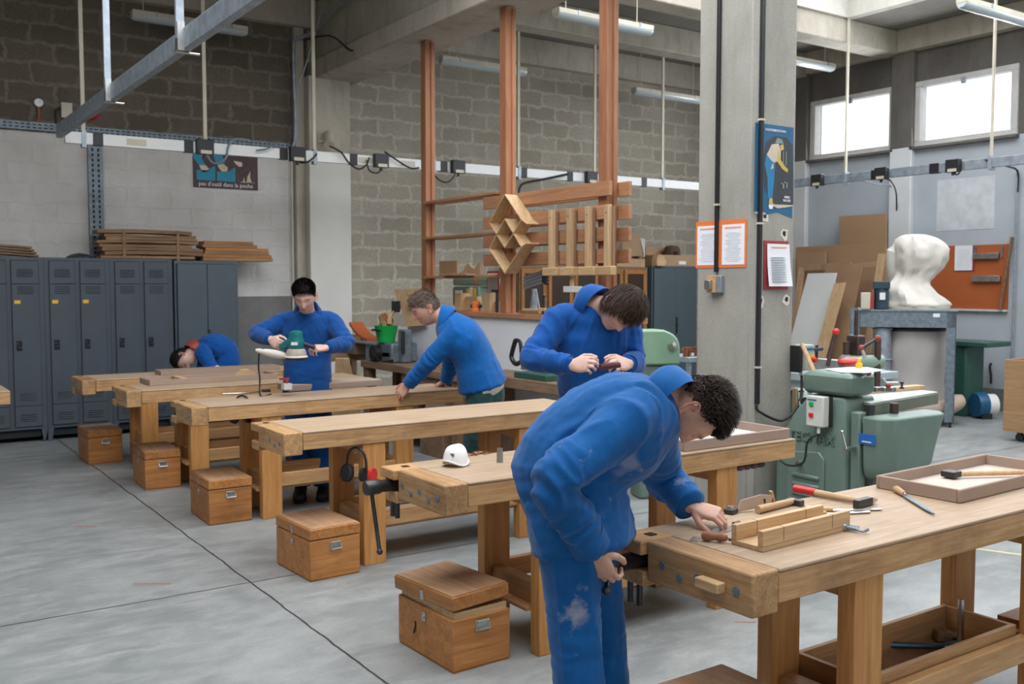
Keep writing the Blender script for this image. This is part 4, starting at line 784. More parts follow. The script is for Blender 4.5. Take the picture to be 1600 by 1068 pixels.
fp2('machine_lines', mat('poster_line_grey', (.25, .3, .27), .5), [[(.72, .72), (.74, .72), (.74, .58), (.72, .58)], [(.79, .72), (.81, .72), (.81, .56), (.79, .56)], [(.68, .36), (.8, .38), (.8, .365), (.68, .345)], [(.72, .3), (.76, .3), (.76, .37), (.72, .37)], [(.82, .31), (.85, .31), (.85, .37), (.82, .37)]], -.0055)
fp2('shoe', M['paper'], [[(.36, .1), (.5, .12), (.46, .06), (.38, .06)]], -.0055); fp2('torn_edge', M['cream'], [[(.42, .11), (1.04, .12), (.95, .1), (.6, .07), (.5, .09)], [(0, 0), (.3, -.01), (.28, .015), (0, .02)]], -.0058)
text('title', 'PAS DE VÊTEMENTS FLOTTANTS', .021, M['paper'], t, (Wp * .52, -.005, Hp * .925), (R(90), 0, 0), sx=.62)
text('caption', 'ARBRES\nBROCHES', .021, M['paper'], t, (Wp * .84, -.006, Hp * .19), (R(90), 0, 0), sx=.75)
# red clip sign
p = colg(1211, 452); t = T('clip_sign', 'dark red board with a curling white printed page on the column', 'notice', (p.x, CY0, p.z)); hw2 = (colg(1230, 400).x - colg(1192, 400).x) / 2; h2 = colg(1211, 376).z - p.z
MB().bx(-hw2, hw2, -.008, 0, 0, h2).build('backing', mat('dark_red_card', (.33, .04, .045), .5), t, .002)
rs = []
for i in range(7): u = i / 6; rs.append([V((x, -.012 - .02 * (1 - u) ** 2 - (.012 if x > 0 else 0) * (1 - u), .02 + (h2 - .04) * u)) for x in (-hw2 * .8, 0, hw2 * 1.02)] + [V((x, -.0105 - .02 * (1 - u) ** 2 - (.012 if x > 0 else 0) * (1 - u), .02 + (h2 - .04) * u)) for x in (hw2 * 1.02, 0, -hw2 * .8)])
pg_ = MB().loft(rs, True, False).build('page', M['paper'], t)
L_ = MB()
for i in range(11): L_.bx(-hw2 * .55, hw2 * .7, -.037, -.0355, .05 + i * .015, .0525 + i * .015) if i < 0 else L_.bx(-hw2 * .55, hw2 * .6, -.0165 - .02 * (1 - (.03 + i * .015) / h2) ** 2 - .006 * (1 - (.03 + i * .015) / h2), -.012 - .02 * (1 - (.03 + i * .015) / h2) ** 2, .05 + i * .015, .0525 + i * .015)
L_.build('text_lines', fp, pg_); MB().bx(-hw2 * .5, hw2 * .75, -.0148, -.012, h2 - .045, h2 - .037).build('headline', fo, pg_)
# grey isolator box
t = T('isolator_switch', 'grey green switch box with red knob on yellow plate beside the column', 'switch', (CX1 + .0, CY0 - .02, colg(1240, 580).z), R(0)); MB().bx(-.05, -.02, -.06, .02, 0, .17).build('black_back', M['black'], t, .004); MB().bx(-.02, .07, -.075, .02, .01, .175).build('housing', mat('switch_grey_green', (.42, .47, .4), .45), t, .006)
MB().bx(.02, .068, -.082, -.075, .05, .11).build('yellow_plate', M['yellow'], t); MB().lathe([(0, .03), (.014, .03), (.018, .01), (.018, 0), (0, 0)], (.044, -.082, .08), 16, Euler((R(90), 0, 0))).build('red_knob', M['red'], t); MB().bx(.0, .06, -.078, -.075, .14, .155).build('label', M['blue'], t); MB().cone((0, -.03, 0), (0, -.03, -.02), .012, n=10).build('gland', M['white'], t)
tag(MB().box((0, 0, 0), (.05, .03, .9)).build('wood_batten', M['pine_z'], bev=.002, loc=(ony(1246, 535, 4.3).x, 4.3, .45)), 'upright pale wooden batten right beside the column', 'batten')
# ---------------------------------------------------------------- green mortising machine by the column
t = T('mortising_machine', 'large grey green cast iron mortising machine in front of the column', 'machine', (0, 0, 0))
X0 = 4.76
def sx_(px, py): return onx(px, py, X0)
yL, yR = sx_(1207, 750).y, sx_(1322, 750).y   # about 4.0 .. 3.35
yL = min(yL, 4.09); ym = (yL + yR) / 2
rs = []
for z, fl, fr, dx in ((0, 0, 0, 0), (.45, 0, .01, 0), (.62, .02, .015, 0), (.72, .07, .02, .01), (.82, .13, .03, .02), (.9, .2, .03, .03), (.93, .22, .04, .035)):
    a, b, x0, x1 = yL - fl, yR + fr, X0 + dx, X0 + (.5 if z < .7 else .3); c = .05
    rs.append([V((x0 + c, b, z)), V((x1, b, z)), V((x1, a, z)), V((x0 + c, a, z)), V((x0 + c * .3, a - c * .3, z)), V((x0, a - c, z)), V((x0, b + c, z)), V((x0 + c * .3, b + c * .3, z))])
body = MB().loft(rs, True, True).build('body', M['greenm'], t, .01)
hz = MB(); rs = []
for z, e in ((.94, -.015), (.97, 0), (1.05, 0), (1.075, -.02), (1.08, -.05)):
    a, b, x0, x1 = yL - .2 + e, yR - .0 - e, X0 + .02 - e, X0 + .26 + e; rs.append([V((x0, b, z)), V((x1, b, z)), V((x1, a, z)), V((x0, a, z))])
MB().loft(rs, True, False).build('upper_casting', M['greenm'], t, .02)
# access door with louvres
dy0, dy1 = sx_(1290, 700).y, sx_(1232, 700).y
rs = []
dr = MB(); pts = [(dy0, .12), (dy1 + .0, .12), (dy1, .54), (dy1 - .04, .58), (dy0 + .04, .6), (dy0, .56)]
dr.prism([(p[0], p[1]) for p in pts], -.014, (X0 - .001, 0, 0), (0, 1, 0), (0, 0, 1)); dr = dr.build('access_door', M['greenm'], body, .008)
for i in range(5): MB().box((X0 - .018, (dy0 + dy1) / 2 - .01, .22 + i * .055), (.022, (dy1 - dy0) * .72, .024)).build('louvre', M['greenm'], dr, .008)
MB().cone((X0 - .045, sx_(1254, 712).y, .515), (X0 - .012, sx_(1254, 712).y, .515), .016, n=14).build('door_knob', M['steel'], body)
text('cast_lettering', 'TECNAX', .085, M['greenm'], body, (X0 - .004, sx_(1268, 678).y - .0, sx_(1268, 690).z), (R(90), 0, R(-90)), ext=.004)
# starter switch box
q = onx(1265, 643, X0 - .1); sb = MB().bx(-.055, 0, -.07, .055, -.09, .09).build('starter_box', mat('switch_cream', (.62, .62, .56), .4), t, .006, loc=(X0 - .0 - .01, q.y, q.z)); MB().bx(0.0, .012, -.085, .05, -.09, .09).build('box_back', M['black'], sb)
MB().bx(-.062, -.055, .0, .03, .03, .055).build('green_button', M['greenb'], sb, .002); MB().bx(-.064, -.055, .0, .03, -.035, -.01).build('red_button', M['red'], sb, .002); MB().bx(-.058, -.055, -.02, .045, .065, .072).build('label', M['blue'], sb)
MB().cone((-.03, -.02, -.13), (-.03, -.02, -.09), .01).build('gland', M['white'], sb)
pa = V((X0 - .04, q.y - .02, q.z - .13)); pb_ = onx(1255, 722, X0 - .07); pc = onx(1228, 725, X0 - .08); pd = onx(1205, 700, X0 - .06)
MB().tube([pa, onx(1262, 690, X0 - .07), pb_, pc, pd, onx(1203, 690, X0 + .02)], .007, 8, 6).build('power_cable', M['black'], t)
# saddle and carriage
cy0 = sx_(1335, 700).y; ccy = sx_(1381, 700).y
MB().bx(X0 + .03, X0 + .1, cy0 - .01, yR + .0, .38, .86).build('saddle', M['greenm'], t, .01)
MB().cone((X0 + .12, yR - .06, .05), (X0 + .12, yR - .06, .9), .03).build('guide_column', M['iron'], t)
MB().cone((X0 + .3, yR - .1, .02), (X0 + .3, yR - .1, .9), .025).bx(X0 + .05, X0 + .6, ccy, yR, 0, .03).build('lower_mechanism', M['brown_iron'], t)
rs = []
for z, k in ((.47, .62), (.50, .84), (.55, .95), (.62, .98), (.72, 1.03), (.84, 1.1)):
    x0, x1 = X0 + .04 + (1 - k) * .1, X0 + .02 + .56 * k; y0_, y1_ = ccy - .0 + (1 - k) * .15, cy0 - .02; c = .07
    rs.append([V((x0 + c, y0_, z)), V((x1 - c, y0_, z)), V((x1, y0_ + c, z)), V((x1, y1_, z)), V((x0, y1_, z)), V((x0, y0_ + c, z))])
MB().loft(rs, True, True).build('carriage_apron', M['greenm'], t, .015)
q = onx(1354, 686, X0 + .03); MB().bx(-.004, 0, -.055, .055, -.03, .03).build('blue_plate', M['blue'], t, .001, loc=(X0 + .035, q.y, q.z)); MB().bx(-.006, -.004, -.03, .03, -.018, -.012).build('plate_line', M['white'], t, loc=(X0 + .035, q.y, q.z))
q = onx(1331, 700, X0); MB().cone(q + V((-.05, 0, 0)), q + V((.04, 0, 0)), .014).cone(q + V((-.05, 0, 0)), q + V((-.05, .03, .09)), .006).ball(q + V((-.05, .03, .095)), .012, 6).build('clamp_lever', M['steel'], t)
# table
tz = .90; pts = [onz(*p, tz) for p in ((1299, 619), (1361, 631), (1467, 613), (1400, 604), (1345, 605))]
ctr = sum(pts, V()) / 5; tb = MB(); k = len(pts); tb.add([V((p.x, p.y, tz - .075)) for p in pts] + [V((p.x, p.y, tz)) for p in pts], [tuple(range(k)), tuple(range(k, 2 * k))] + [(i, (i + 1) % k, k + (i + 1) % k, k + i) for i in range(k)])
tb = tb.build('table_casting', M['olive'], t, .008)
tt = MB(); pp = [ctr + (p - ctr) * .985 for p in pts]; tt.add([V((p.x, p.y, tz)) for p in pp] + [V((p.x, p.y, tz + .004)) for p in pp], [tuple(range(k)), tuple(range(k, 2 * k))] + [(i, (i + 1) % k, k + (i + 1) % k, k + i) for i in range(k)])
tt.build('table_top', mat('machined_steel', (.5, .52, .5), .4, .3, .1), t)
fa, fb = onz(1312, 617, tz + .005), onz(1438, 607, tz + .005); MB().bar(fa + V((0, 0, .013)), fb + V((0, 0, .013)), .07, .026).build('fence_batten', M['pine'], t, .003)
for px, py in ((1344, 611), (1409, 607)): q = onz(px, py, tz + .03); MB().lathe([(0, 0), (.016, 0), (.016, .01), (.007, .012), (.007, .03), (.012, .032), (.012, .045), (0, .047)], q, 12).build('hold_down_bolt', M['iron'], t)
# vertical columns, bridge and levers
for px, zt2 in ((1332, 546), (1382, 540)): q = onz(px, 607, tz); b_ = q + V((.06, .1, -.0)); MB().cone((b_.x, b_.y, .9), (b_.x, b_.y, 1.6 - (zt2 - 443) * .0041 + .03), .022, n=16).build('guide_rod', M['brown_iron'], t)
b1_ = onz(1332, 607, tz) + V((.06, .1, 0)); b2_ = onz(1382, 607, tz) + V((.06, .1, 0)); zc = 1.07
MB().cone((b1_.x - .03, b1_.y, zc), (b2_.x + .05, b2_.y, zc), .045, n=20).ball((b1_.x, b1_.y, zc), .055, 8).build('bridge', M['greenm_l'], t)
c1 = (b1_ + b2_) / 2; MB().bx(c1.x - .04, c1.x + .04, c1.y + .0, c1.y + .1, .98, 1.25).build('spindle_head', M['brown_iron'], t, .01); MB().cone((c1.x, c1.y + .05, 1.25), (c1.x, c1.y + .05, 1.42), .014).build('feed_screw', M['brown_iron'], t)
def lever(a, b, name, m=None, br=.03, r=.013): MB().cone(a, b, r, r * .8).build(name, m or M['iron'], t); MB().ball(b, br, 8).build('ball_knob', M['red'] if br > .02 else M['redpaint'], t)
lever(A(1293, 572, 6.0), A(1306, 518, 6.0), 'long_lever', M['brown_iron'], .022); lever(A(1344, 545, 5.9), A(1371, 528, 5.9), 'feed_lever', M['iron'], .02)
lever(A(1340, 593, 5.7), A(1357, 583, 5.7), 'short_lever', M['steel'], .016, .008); lever(A(1378, 590, 5.7), A(1388, 602, 5.7), 'short_lever', M['steel'], .016, .008)
lever(A(1352, 560, 5.9), A(1346, 543, 5.9), 'crank_arm', M['steel'], .018, .012)
for d_ in range(3): MB().box(A(1370 + d_ * 12, 608, 5.8) + V((0, 0, .0)), (.04, .03, .03)).build('clamp_block', M['steel'], t, .004)
MB().cone(A(1385, 598, 5.75), A(1403, 598, 5.75), .008).build('stop_rod', M['steel'], t)
tag(MB().lathe([(0, 0), (.02, 0), (.02, .045), (.012, .05), (.012, .075), (0, .08)], n=14).build('oil_bottle', M['yellow'], loc=(X0 + .2, sx_(1322, 600).y + .06, 1.081)), 'small yellow and orange bottle on the mortising machine', 'bottle')
pp_ = [A(1270, 604, 5.75), A(1300, 592, 5.8), A(1318, 572, 5.9), A(1330, 580, 5.95), A(1345, 575, 6.0), A(1340, 590, 5.9), A(1300, 603, 5.7)]
tag(MB().prism([(0, 0), (.16, -.05), (.3, .0), (.34, .1), (.2, .14), (.1, .1)], .004, (X0 + .1, yL - .3, 1.084), (.0, -1, 0), (1, 0, .12)).build('paper_sheet', M['paper']), 'crumpled white sheet lying on the machine head', 'paper')
tag(MB().ball((0, 0, .03), (.1, .06, .03), 8).build('red_cloth', M['red'], loc=(X0 + .42, yL - .24, 1.081)), 'red cloth on top of the green machine', 'cloth')
tag(MB().cone(A(1280, 600, 5.95), A(1253, 537, 6.1), .016, .013).build('wooden_dowel', M['pine_z']), 'tan wooden tool handle leaning between machine and column', 'handle')
# second machine behind: slotted green box and grey fence table
t = T('planing_machine', 'light grey planing machine with fence knobs behind the mortising machine', 'machine', (6.0, 4.9, 0))
q = A(1285, 560, 7.8); t.location = (q.x, q.y, 0)
MB().bx(-.2, .35, -.3, .3, 0, .75).build('cabinet', M['greend'], t, .02); MB().bx(-.3, .5, -.35, .35, .84, .9).build('outfeed_table', mat('pale_blue_grey', (.4, .46, .48), .4), t, .006)
MB().bx(-.25, .45, -.3, .3, .75, .84).build('bed', mat('pale_blue_grey2', (.38, .44, .46), .4), t, .006)
MB().bx(-.24, -.18, -.32, .32, .93, 1.02).build('fence', M['zinc'], t, .004); MB().bx(-.3, -.2, .3, .34, .9, 1.3).build('upright', M['galv'], t, .006)
for y in (-.1, .2): MB().cone((-.2, y, 1.02), (-.2, y, 1.12), .012).cone((-.26, y, 1.09), (-.14, y, 1.09), .018).build('clamp_knob', M['black'], t)
t = T('slotted_cover', 'green sloping guard with dark slots behind the mortising machine', 'machine guard', (0, 0, 0)); q = onz(1270, 640, .98)
sl = quad('cover', [A(1246, 606, 6.3), A(1292, 602, 6.3), A(1312, 625, 6.1), A(1250, 640, 6.1)], .05, M['greenm_l'], parent=t)
for i, (x, y) in enumerate(((1252, 611), (1266, 609), (1283, 607), (1293, 616))): MB().box(A(x, y, 6.235), (.03, .03, .012), Euler((0, 0, .5))).build('slot', M['black'], t)
MB().cone(A(1258, 628, 6.0), A(1258, 628, 6.1), .03).build('dark_hub', M['black'], t)
MB().bx(A(1270, 640, 6.3).x + .06, A(1270, 640, 6.3).x + .26, A(1270, 640, 6.3).y + .03, A(1270, 640, 6.3).y + .13, 0, A(1270, 640, 6.3).z + .02).build('pedestal', M['greend'], t)
# ---------------------------------------------------------------- panels leaning on the right wall
def lean(pts, x0, x1, th, m, label, cat='board', name='leaning_panel', group=None):
    P = [onx(px, py, x0 if top else x1) for px, py, top in pts]; return quad(name, P, th, m, label, cat, group=group)
G_ = 'sheet boards leaning on the right wall'
lean([(1311, 338, 1), (1385, 333, 1), (1385, 600, 0), (1311, 607, 0)], 11.8, 11.55, .02, M['mdf_wall'], 'tallest brown fibreboard sheet leaning on the white wall', group=G_)
lean([(1243, 386, 1), (1384, 379, 1), (1384, 612, 0), (1243, 632, 0)], 11.7, 11.4, .02, M['mdf_wall'], 'wide brown fibreboard sheet in front of the tallest one', group=G_)
lean([(1245, 395, 1), (1290, 394, 1), (1290, 640, 0), (1245, 650, 0)], 11.6, 11.2, .02, M['mdf_wall'], 'short brown sheet at the left, beside the column', group=G_)
def frame4(pts, w, name, label, m, x0, x1):
    P = [onx(px, py, x0 if top else x1) for px, py, top in pts]; o = T(name, label, 'door frame', (0, 0, 0)); n = ['top_rail', 'stile', 'bottom_rail', 'stile']
    for i in range(4): MB().bar(P[i], P[(i + 1) % 4], w, .04, (1, 0, 0)).build(n[i], m, o, .002)
    return o
frame4([(1253, 418, 1), (1330, 415, 1), (1305, 640, 0), (1225, 650, 0)], .09, 'door_frame', 'brown wooden door frame with dark opening leaning by the column', M['ply'], 11.45, 10.9)
frame4([(1336, 416, 1), (1378, 412, 1), (1338, 630, 0), (1300, 640, 0)], .07, 'door_frame', 'narrow brown door frame leaning at the right of the boards', M['ply'], 11.3, 10.7)
lean([(1291, 414, 1), (1348, 411, 1), (1302, 640, 0), (1240, 648, 0)], 11.1, 10.6, .02, mat('board_stained', (.30, .18, .1), .6, 0, .25, 1.5), 'brown board splashed with white paint, behind the melamine panel', group=G_)
lean([(1262, 427, 1), (1307, 426, 1), (1262, 640, 0), (1205, 645, 0)], 10.9, 10.4, .018, M['white_board'], 'white melamine panel leaning at a slant', group=G_)
lean([(1303, 442, 1), (1321, 441, 1), (1268, 640, 0), (1248, 645, 0)], 10.75, 10.3, .018, M['pine_z'], 'pale narrow plywood strip right of the white panel', group=G_)
lean([(1330, 495, 1), (1342, 495, 1), (1325, 640, 0), (1305, 645, 0)], 10.7, 10.25, .018, M['mdf'], 'short dull brown board in front of the splashed board', group=G_)
lean([(1372, 396, 1), (1381, 396, 1), (1345, 640, 0), (1336, 642, 0)], 11.2, 10.8, .05, M['pine_z'], 'long brown batten leaning against the narrow door frame', 'batten', group=G_)
# ---------------------------------------------------------------- orange pegboard
a = onx(1425, 386, XR); b = onx(1575, 485, XR); y0_, y1_, z0_, z1_ = b.y, a.y, b.z + .01, a.z
t = T('pegboard', 'orange pegboard with metal racks on the white wall', 'board', (XR - .001, y0_, z0_)); bw, bh = y1_ - y0_, z1_ - z0_
MB().bx(-.02, 0, 0, bw, 0, bh).build('panel', M['orangeboard'], t, .002); MB().bx(-.05, 0, 0, bw, -.025, 0).build('ledge', M['white_board'], t, .002)
for (xa, ya2, xb, yb2) in ((1524, 396, 1564, 402), (1522, 431, 1566, 438)):
    q1 = onx(xa, ya2, XR); q2 = onx(xb, yb2, XR); MB().bx(-.07, -.02, q2.y - y0_, q1.y - y0_, q2.z - z0_ - .015, q1.z - z0_).build('metal_rail', M['zinc'], t, .003)
for px in (1526, 1568): q = onx(px, 393, XR); MB().bx(-.04, -.02, q.y - y0_ - .01, q.y - y0_ + .01, q.z - z0_ - .08, q.z - z0_ + .08).build('rail_bracket', M['galv_frame'], t)
q = onx(1510, 404, XR); t = T('clip_sign', 'white page on a dark red holder pinned to the orange pegboard', 'notice', (XR - .0215, q.y, q.z)); MB().bx(-.008, 0, -.13, .12, -.16, .17).build('holder', mat('dark_red_card2', (.3, .035, .04), .5), t, .002); sh = MB().bx(-.014, -.009, -.1, .14, -.15, .17).build('page', M['paper'], t)
L_ = MB()
for i in range(10): L_.bx(-.0155, -.014, -.06, .1, -.12 + i * .025, -.116 + i * .025)
L_.build('text_lines', fp, sh)
q = onx(1582, 370, XR - .05); tag(MB().bar((0, .0, 0), (0, .12, -.9), .03, .03).build('long_plane_stick', M['rough'], loc=(XR - .06, q.y, q.z)), 'long brown wooden stick hanging on the wall right of the pegboard', 'stick')
# ---------------------------------------------------------------- dust extractor
t = T('dust_extractor', 'grey galvanised frame dust extractor with cloth bags', 'dust extractor', (10.1, 6.1, 0), R(37.3))
LA, LB = 1.0, .95; gf = M['galv_frame']   # local X away from the corner, local Y to the left
H_ = 1.30
for x, y in ((0, 0), (LB, 0), (0, LA), (LB, LA)):
    MB().bx(x - .0, x + .1, y, y + .012, .06, H_).bx(x, x + .012, y, y + .1, .06, H_).build('leg', gf, t, .002); MB().cone((x + .04, y + .02, .03), (x + .04, y + .045, .03), .03, n=14).build('castor', M['black'], t)
MB().bx(0, LB + .1, 0, LA + .012, H_ - .19, H_ - .001).bx(-.01, LB + .11, -.01, LA + .02, H_ - .012, H_ + .008).build('top_frame', gf, t, .004); MB().bx(0, LB, 0, .02, .07, .14).build('lower_rail', gf, t, .002)
MB().lathe([(.36, H_ - .2), (.37, H_ - .22), (.36, H_ - .24)], (.45, .42, 0), 28).build('clamp_ring', M['black'], t)
bag = []
for i in range(15):
    u = i / 14; z = H_ - .22 - u * .86; r = .345 + .02 * math.sin(u * 7) + .05 * u
    bag.append([V((.45 + (r + .012 * math.sin(5 * a + u * 6)) * math.cos(a), .42 + (r + .014 * math.sin(7 * a + u * 5)) * math.sin(a), z)) for a in [2 * PI * j / 40 for j in range(40)]])
MB().loft(bag).build('lower_bag', M['bag'], t)
bag = []
for i in range(13):
    u = i / 12; z = .30 - u * .285; r = .45 * math.sin(PI * min(1, .35 + u * .58)) ** .6 + .02
    bag.append([V((.42 + (r + .02 * math.sin(6 * a + u * 5)) * math.cos(a) * 1.0, .45 + (r * 1.25 + .03 * math.sin(4 * a + 2)) * math.sin(a), max(.012, z + .03 * math.sin(3 * a)))) for a in [2 * PI * j / 40 for j in range(40)]])
MB().loft(bag).build('bag_pouch', M['bagp'], t)
MB().lathe([(.37, 0), (.4, .0), (.4, .03), (.37, .03)], (.45, .42, H_ + .01), 28).build('upper_ring', mat('pale_ring', (.5, .48, .38), .5), t)
fz = lambda p, s: noise.fractal(p * s, 1, 2, 4)
ct = (.45, .42); sdx = Matrix.Rotation(-R(37.3), 3, 'Z') @ _r; sdx = V((sdx.x, sdx.y)); bag = []
prof = spline([V(p) for p in ((1.34, 0, .37), (1.37, 0, .375), (1.42, -.01, .34), (1.52, -.05, .27), (1.60, -.05, .22), (1.68, .0, .205), (1.78, .05, .25), (1.90, .07, .285), (2.02, .06, .28), (2.11, .03, .22), (2.16, .0, .12), (2.17, 0, .03))], 4)
for i, p in enumerate(prof):
    row = []
    for j in range(56):
        a = 2 * PI * j / 56; wv = .030 * max(0, 1 - (p.x - 1.34) / .5) * math.sin(4 * a + 16 * (p.x - 1.3)) + .016 * math.sin(9 * a + 9 * p.x) * (.4 if p.x > 1.75 else 1) + .03 * noise.noise(V((math.cos(a) * 2, math.sin(a) * 2, p.x * 5))) + .014 * (1 - 2.5 * abs(noise.noise(V((math.cos(a) * 4, math.sin(a) * 4, p.x * 9)))))
        r = p.z + wv * min(1, p.z / .2); row.append(V((ct[0] + sdx.x * p.y + r * math.cos(a), ct[1] + sdx.y * p.y + r * math.sin(a), p.x)))
    bag.append(row)
ub = MB().loft(bag); 
for k, (off, rad) in enumerate(((-.26, .075), (-.17, .05))):
    c0 = V((ct[0], ct[1], 0)) - V((sdx.x * 0, 0, 0)); pts = []
    for z, o, f_ in ((2.12, off * .55, .0), (1.98, off * 1.0, -.08), (1.75, off * 1.02, -.12), (1.58, off * .9 + .03 * k, -.2), (1.46, off * .2 + .12 * k, -.27), (1.38, .12 + .1 * k, -.3)): pts.append(c0 + V((sdx.x * o, sdx.y * o, z)) + V((-sdx.y * f_ * -1, sdx.x * f_ * 1, 0)))
    ub.tube(pts, [rad * .5, rad, rad, rad * .9, rad * .8, rad * .4], 12, 5)
ub.build('upper_filter_bag', M['canvas'], t)
MB().cone((.1, .78, H_ + .01), (.1, .78, H_ + .24), .085, n=20).bx(.01, .19, .69, .87, H_ + .24, H_ + .33).build('motor', mat('motor_blue_grey', (.03, .055, .075), .4), t, .01); MB().bx(.0, .012, .74, .8, H_ + .12, H_ + .2).build('motor_plate', M['white'], t)
MB().bx(-.05, .05, .9, 1.0, H_ + .02, H_ + .2).build('switch_box', M['cream'], t, .006); MB().bx(.0, .06, .86, .9, H_ + .0, H_ + .2).build('red_bracket', M['redpaint'], t)
MB().lathe([(.1, 0), (.1, .2), (.12, .21), (.1, .22), (.1, .55), (.12, .56), (.1, .57)], (.12, .76, H_ - .77), 20).build('duct', M['galv'], t); MB().cone((.12, .8, H_ - .55), (.0, 1.05, H_ - .85), .05).build('branch_duct', M['galv'], t)
MB().cone((.12, .76, .3), (.12, .76, H_ - .77), .09).build('flexible_hose', M['galv_frame'], t)
MB().bx(-.005, 0, .17, .24, H_ - .07, H_ - .03).build('paper_label', M['paper'], t)
# machines and things behind the extractor
q = ony(1440, 545, 8.0); t = T('bench_saw', 'dark green machine table behind the dust extractor', 'machine', (0, 0, 0)); a = V((11.27, 7.35, 0)); b = V((11.27, 6.25, 0))
MB().bar((a.x, a.y, .88), (b.x, b.y, .88), .5, .06).build('table', M['greend'], t, .01); m_ = (a + b) / 2; MB().bx(m_.x - .2, m_.x + .2, m_.y - .25, m_.y + .25, 0, .85).build('pedestal', M['greend'], t, .02)
a = V((11.2, 7.75, 0)); MB().bx(a.x - .06, a.x + .06, a.y - .1, a.y + .1, .45, .86).build('yellow_panel', mat('ochre_panel', (.42, .25, .04), .5), t, .004); MB().bx(a.x - .1, a.x + .2, a.y - .15, a.y + .15, 0, .45).build('green_cabinet', M['greend'], t, .01)
q = A(1535, 640, 11.6); t = T('extractor_fan', 'blue and white round blower on the floor by the wall', 'fan', (q.x, q.y, 0), R(-30)); MB().lathe([(0, -.1), (.14, -.1), (.15, -.08), (.15, .02), (0, .02)], (0, 0, .16), 24, Euler((0, R(90), 0))).build('blue_housing', mat('blower_blue', (.01, .1, .22), .4), t); MB().lathe([(0, .02), (.13, .02), (.13, .14), (0, .14)], (0, 0, .16), 24, Euler((0, R(90), 0))).build('white_drum', M['white'], t)
for s in (-1, 1): MB().bx(-.06, .06, s * .09 - .02, s * .09 + .02, 0, .06).build('foot', M['black'], t)
q = onx(1547, 614, XR - .05); tag(MB().tube([(XR - .04, q.y, .34), (XR - .04, q.y, .44), (XR - .04, q.y + .02, .55), (XR - .04, q.y, .6)], .015, 8, 3).build('cable', M['black']), 'short black pipe rising from the grey wall base at right', 'pipe')
tag(MB().tube([(0, 0, .03), (.05, .0, .12), (.02, .02, .22)], .02, 8, 3).build('hose_nozzle', M['red'], loc=(XR - .07, q.y + .22, .28)), 'small red handle on the wall base behind the extractor leg', 'handle')
# wooden cart at the right edge
q = onz(1563, 687); t = T('wooden_cart', 'tall pale wooden box on castors at the right picture edge', 'cart', (q.x, q.y, 0), R(0))
MB().bx(0, .9, -1.2, -.02, .1, .12).bx(0, .02, -1.2, -.02, .12, .83).bx(.88, .9, -1.2, -.02, .12, .83).bx(.02, .88, -1.2, -1.18, .12, .83).bx(.02, .88, -.04, -.02, .12, .83).build('box', wood('oak_ply', (.45, .28, .15), (.34, .19, .09), 'Y', .8, .5, .1), t, .003)
for x, y in ((.1, -.15), (.1, -1.05), (.8, -.15), (.8, -1.05)): MB().cone((x - .02, y, .04), (x + .02, y, .04), .04, n=14).bx(x - .025, x + .025, y - .02, y + .02, .06, .1).build('castor', M['black'], t)
tag(MB().bar((0, 0, 0), (.5, -.3, 0), .05, .05).build('wood_batten', M['pine_y'], loc=(q.x + .25, q.y - .3, .86)), 'wood piece resting across the top of the wooden cart', 'batten')
# ================================================================ things on the benches
def bz(px, py, z=BZ): return onz(px, py, z)
def dirz(p, q, z=BZ): a = bz(*p, z); b = bz(*q, z); return a, (b - a), math.atan2((b - a).y, (b - a).x)
Z0 = BZ + .001
# mitre box
a, d_, an = dirz((1192, 863), (1328, 827)); L = .33
t = T('mitre_box', 'open U shaped wooden mitre box on the nearest workbench', 'mitre box', (a.x, a.y, Z0), an); Lm = d_.length
a2 = bz(1149, 848); wv = (a2 - a); wdt = abs(-math.sin(an) * wv.x + math.cos(an) * wv.y)
MB().bx(0, Lm, 0, wdt, 0, .014).build('base', M['pine'], t, .001); MB().bx(0, Lm, 0, .02, .0145, .062).build('front_wall', M['pine'], t, .0015); MB().bx(0, Lm, wdt - .02, wdt, .0145, .062).build('rear_wall', M['pine'], t, .0015)
for x in (.22, .78): MB().bx(Lm * x, Lm * x + .0015, -.0006, .0206, .02, .0625).bx(Lm * x, Lm * x + .0015, wdt - .0206, wdt + .0006, .02, .0625).build('saw_kerf', M['iron'], t)
# hammer red handle
def hammer(pa, pb, label, red=True, head=.1, hw=.03, z=Z0, thin=1.0, grip=.3):
    a = bz(*pa, z); b = bz(*pb, z); v = b - a; an = math.atan2(v.y, v.x); L = v.length; t = T('hammer', label, 'hammer', (a.x, a.y, z), an, None)
    MB().cone((0, 0, .014), (L, 0, .014), .014 * thin, .011 * thin, 12).build('handle', M['pine'], t)
    if red: MB().cone((-.004, 0, .015), (L * grip, 0, .015), .0155, .0145, 14).build('red_grip', M['red'], t)
    hd = [(-head * .5, -.011, .0), (-head * .5, .011)]
    MB().bx(L - .013, L + .013, -head * .62, head * .3, .0, hw).build('head', M['iron'], t, .003); MB().prism([(-.013, 0), (.013, 0), (.013, hw), (-.013, hw)], .0, (0, 0, 0)) if False else None
    MB().loft([[V((L - .013, head * .3, 0)), V((L + .013, head * .3, 0)), V((L + .013, head * .3, hw)), V((L - .013, head * .3, hw))], [V((L - .013, head * .62, hw * .45)), V((L + .013, head * .62, hw * .45)), V((L + .013, head * .62, hw * .6)), V((L - .013, head * .62, hw * .6))]], True, False).build('peen', M['steel'], t, .001); return t
hammer((1243, 769), (1352, 790), 'hammer with red grip and dark steel head on the nearest workbench')
hammer((1184, 802), (1240, 788), 'small cross peen hammer with wooden handle behind the mitre box', red=False, head=.06, hw=.022)
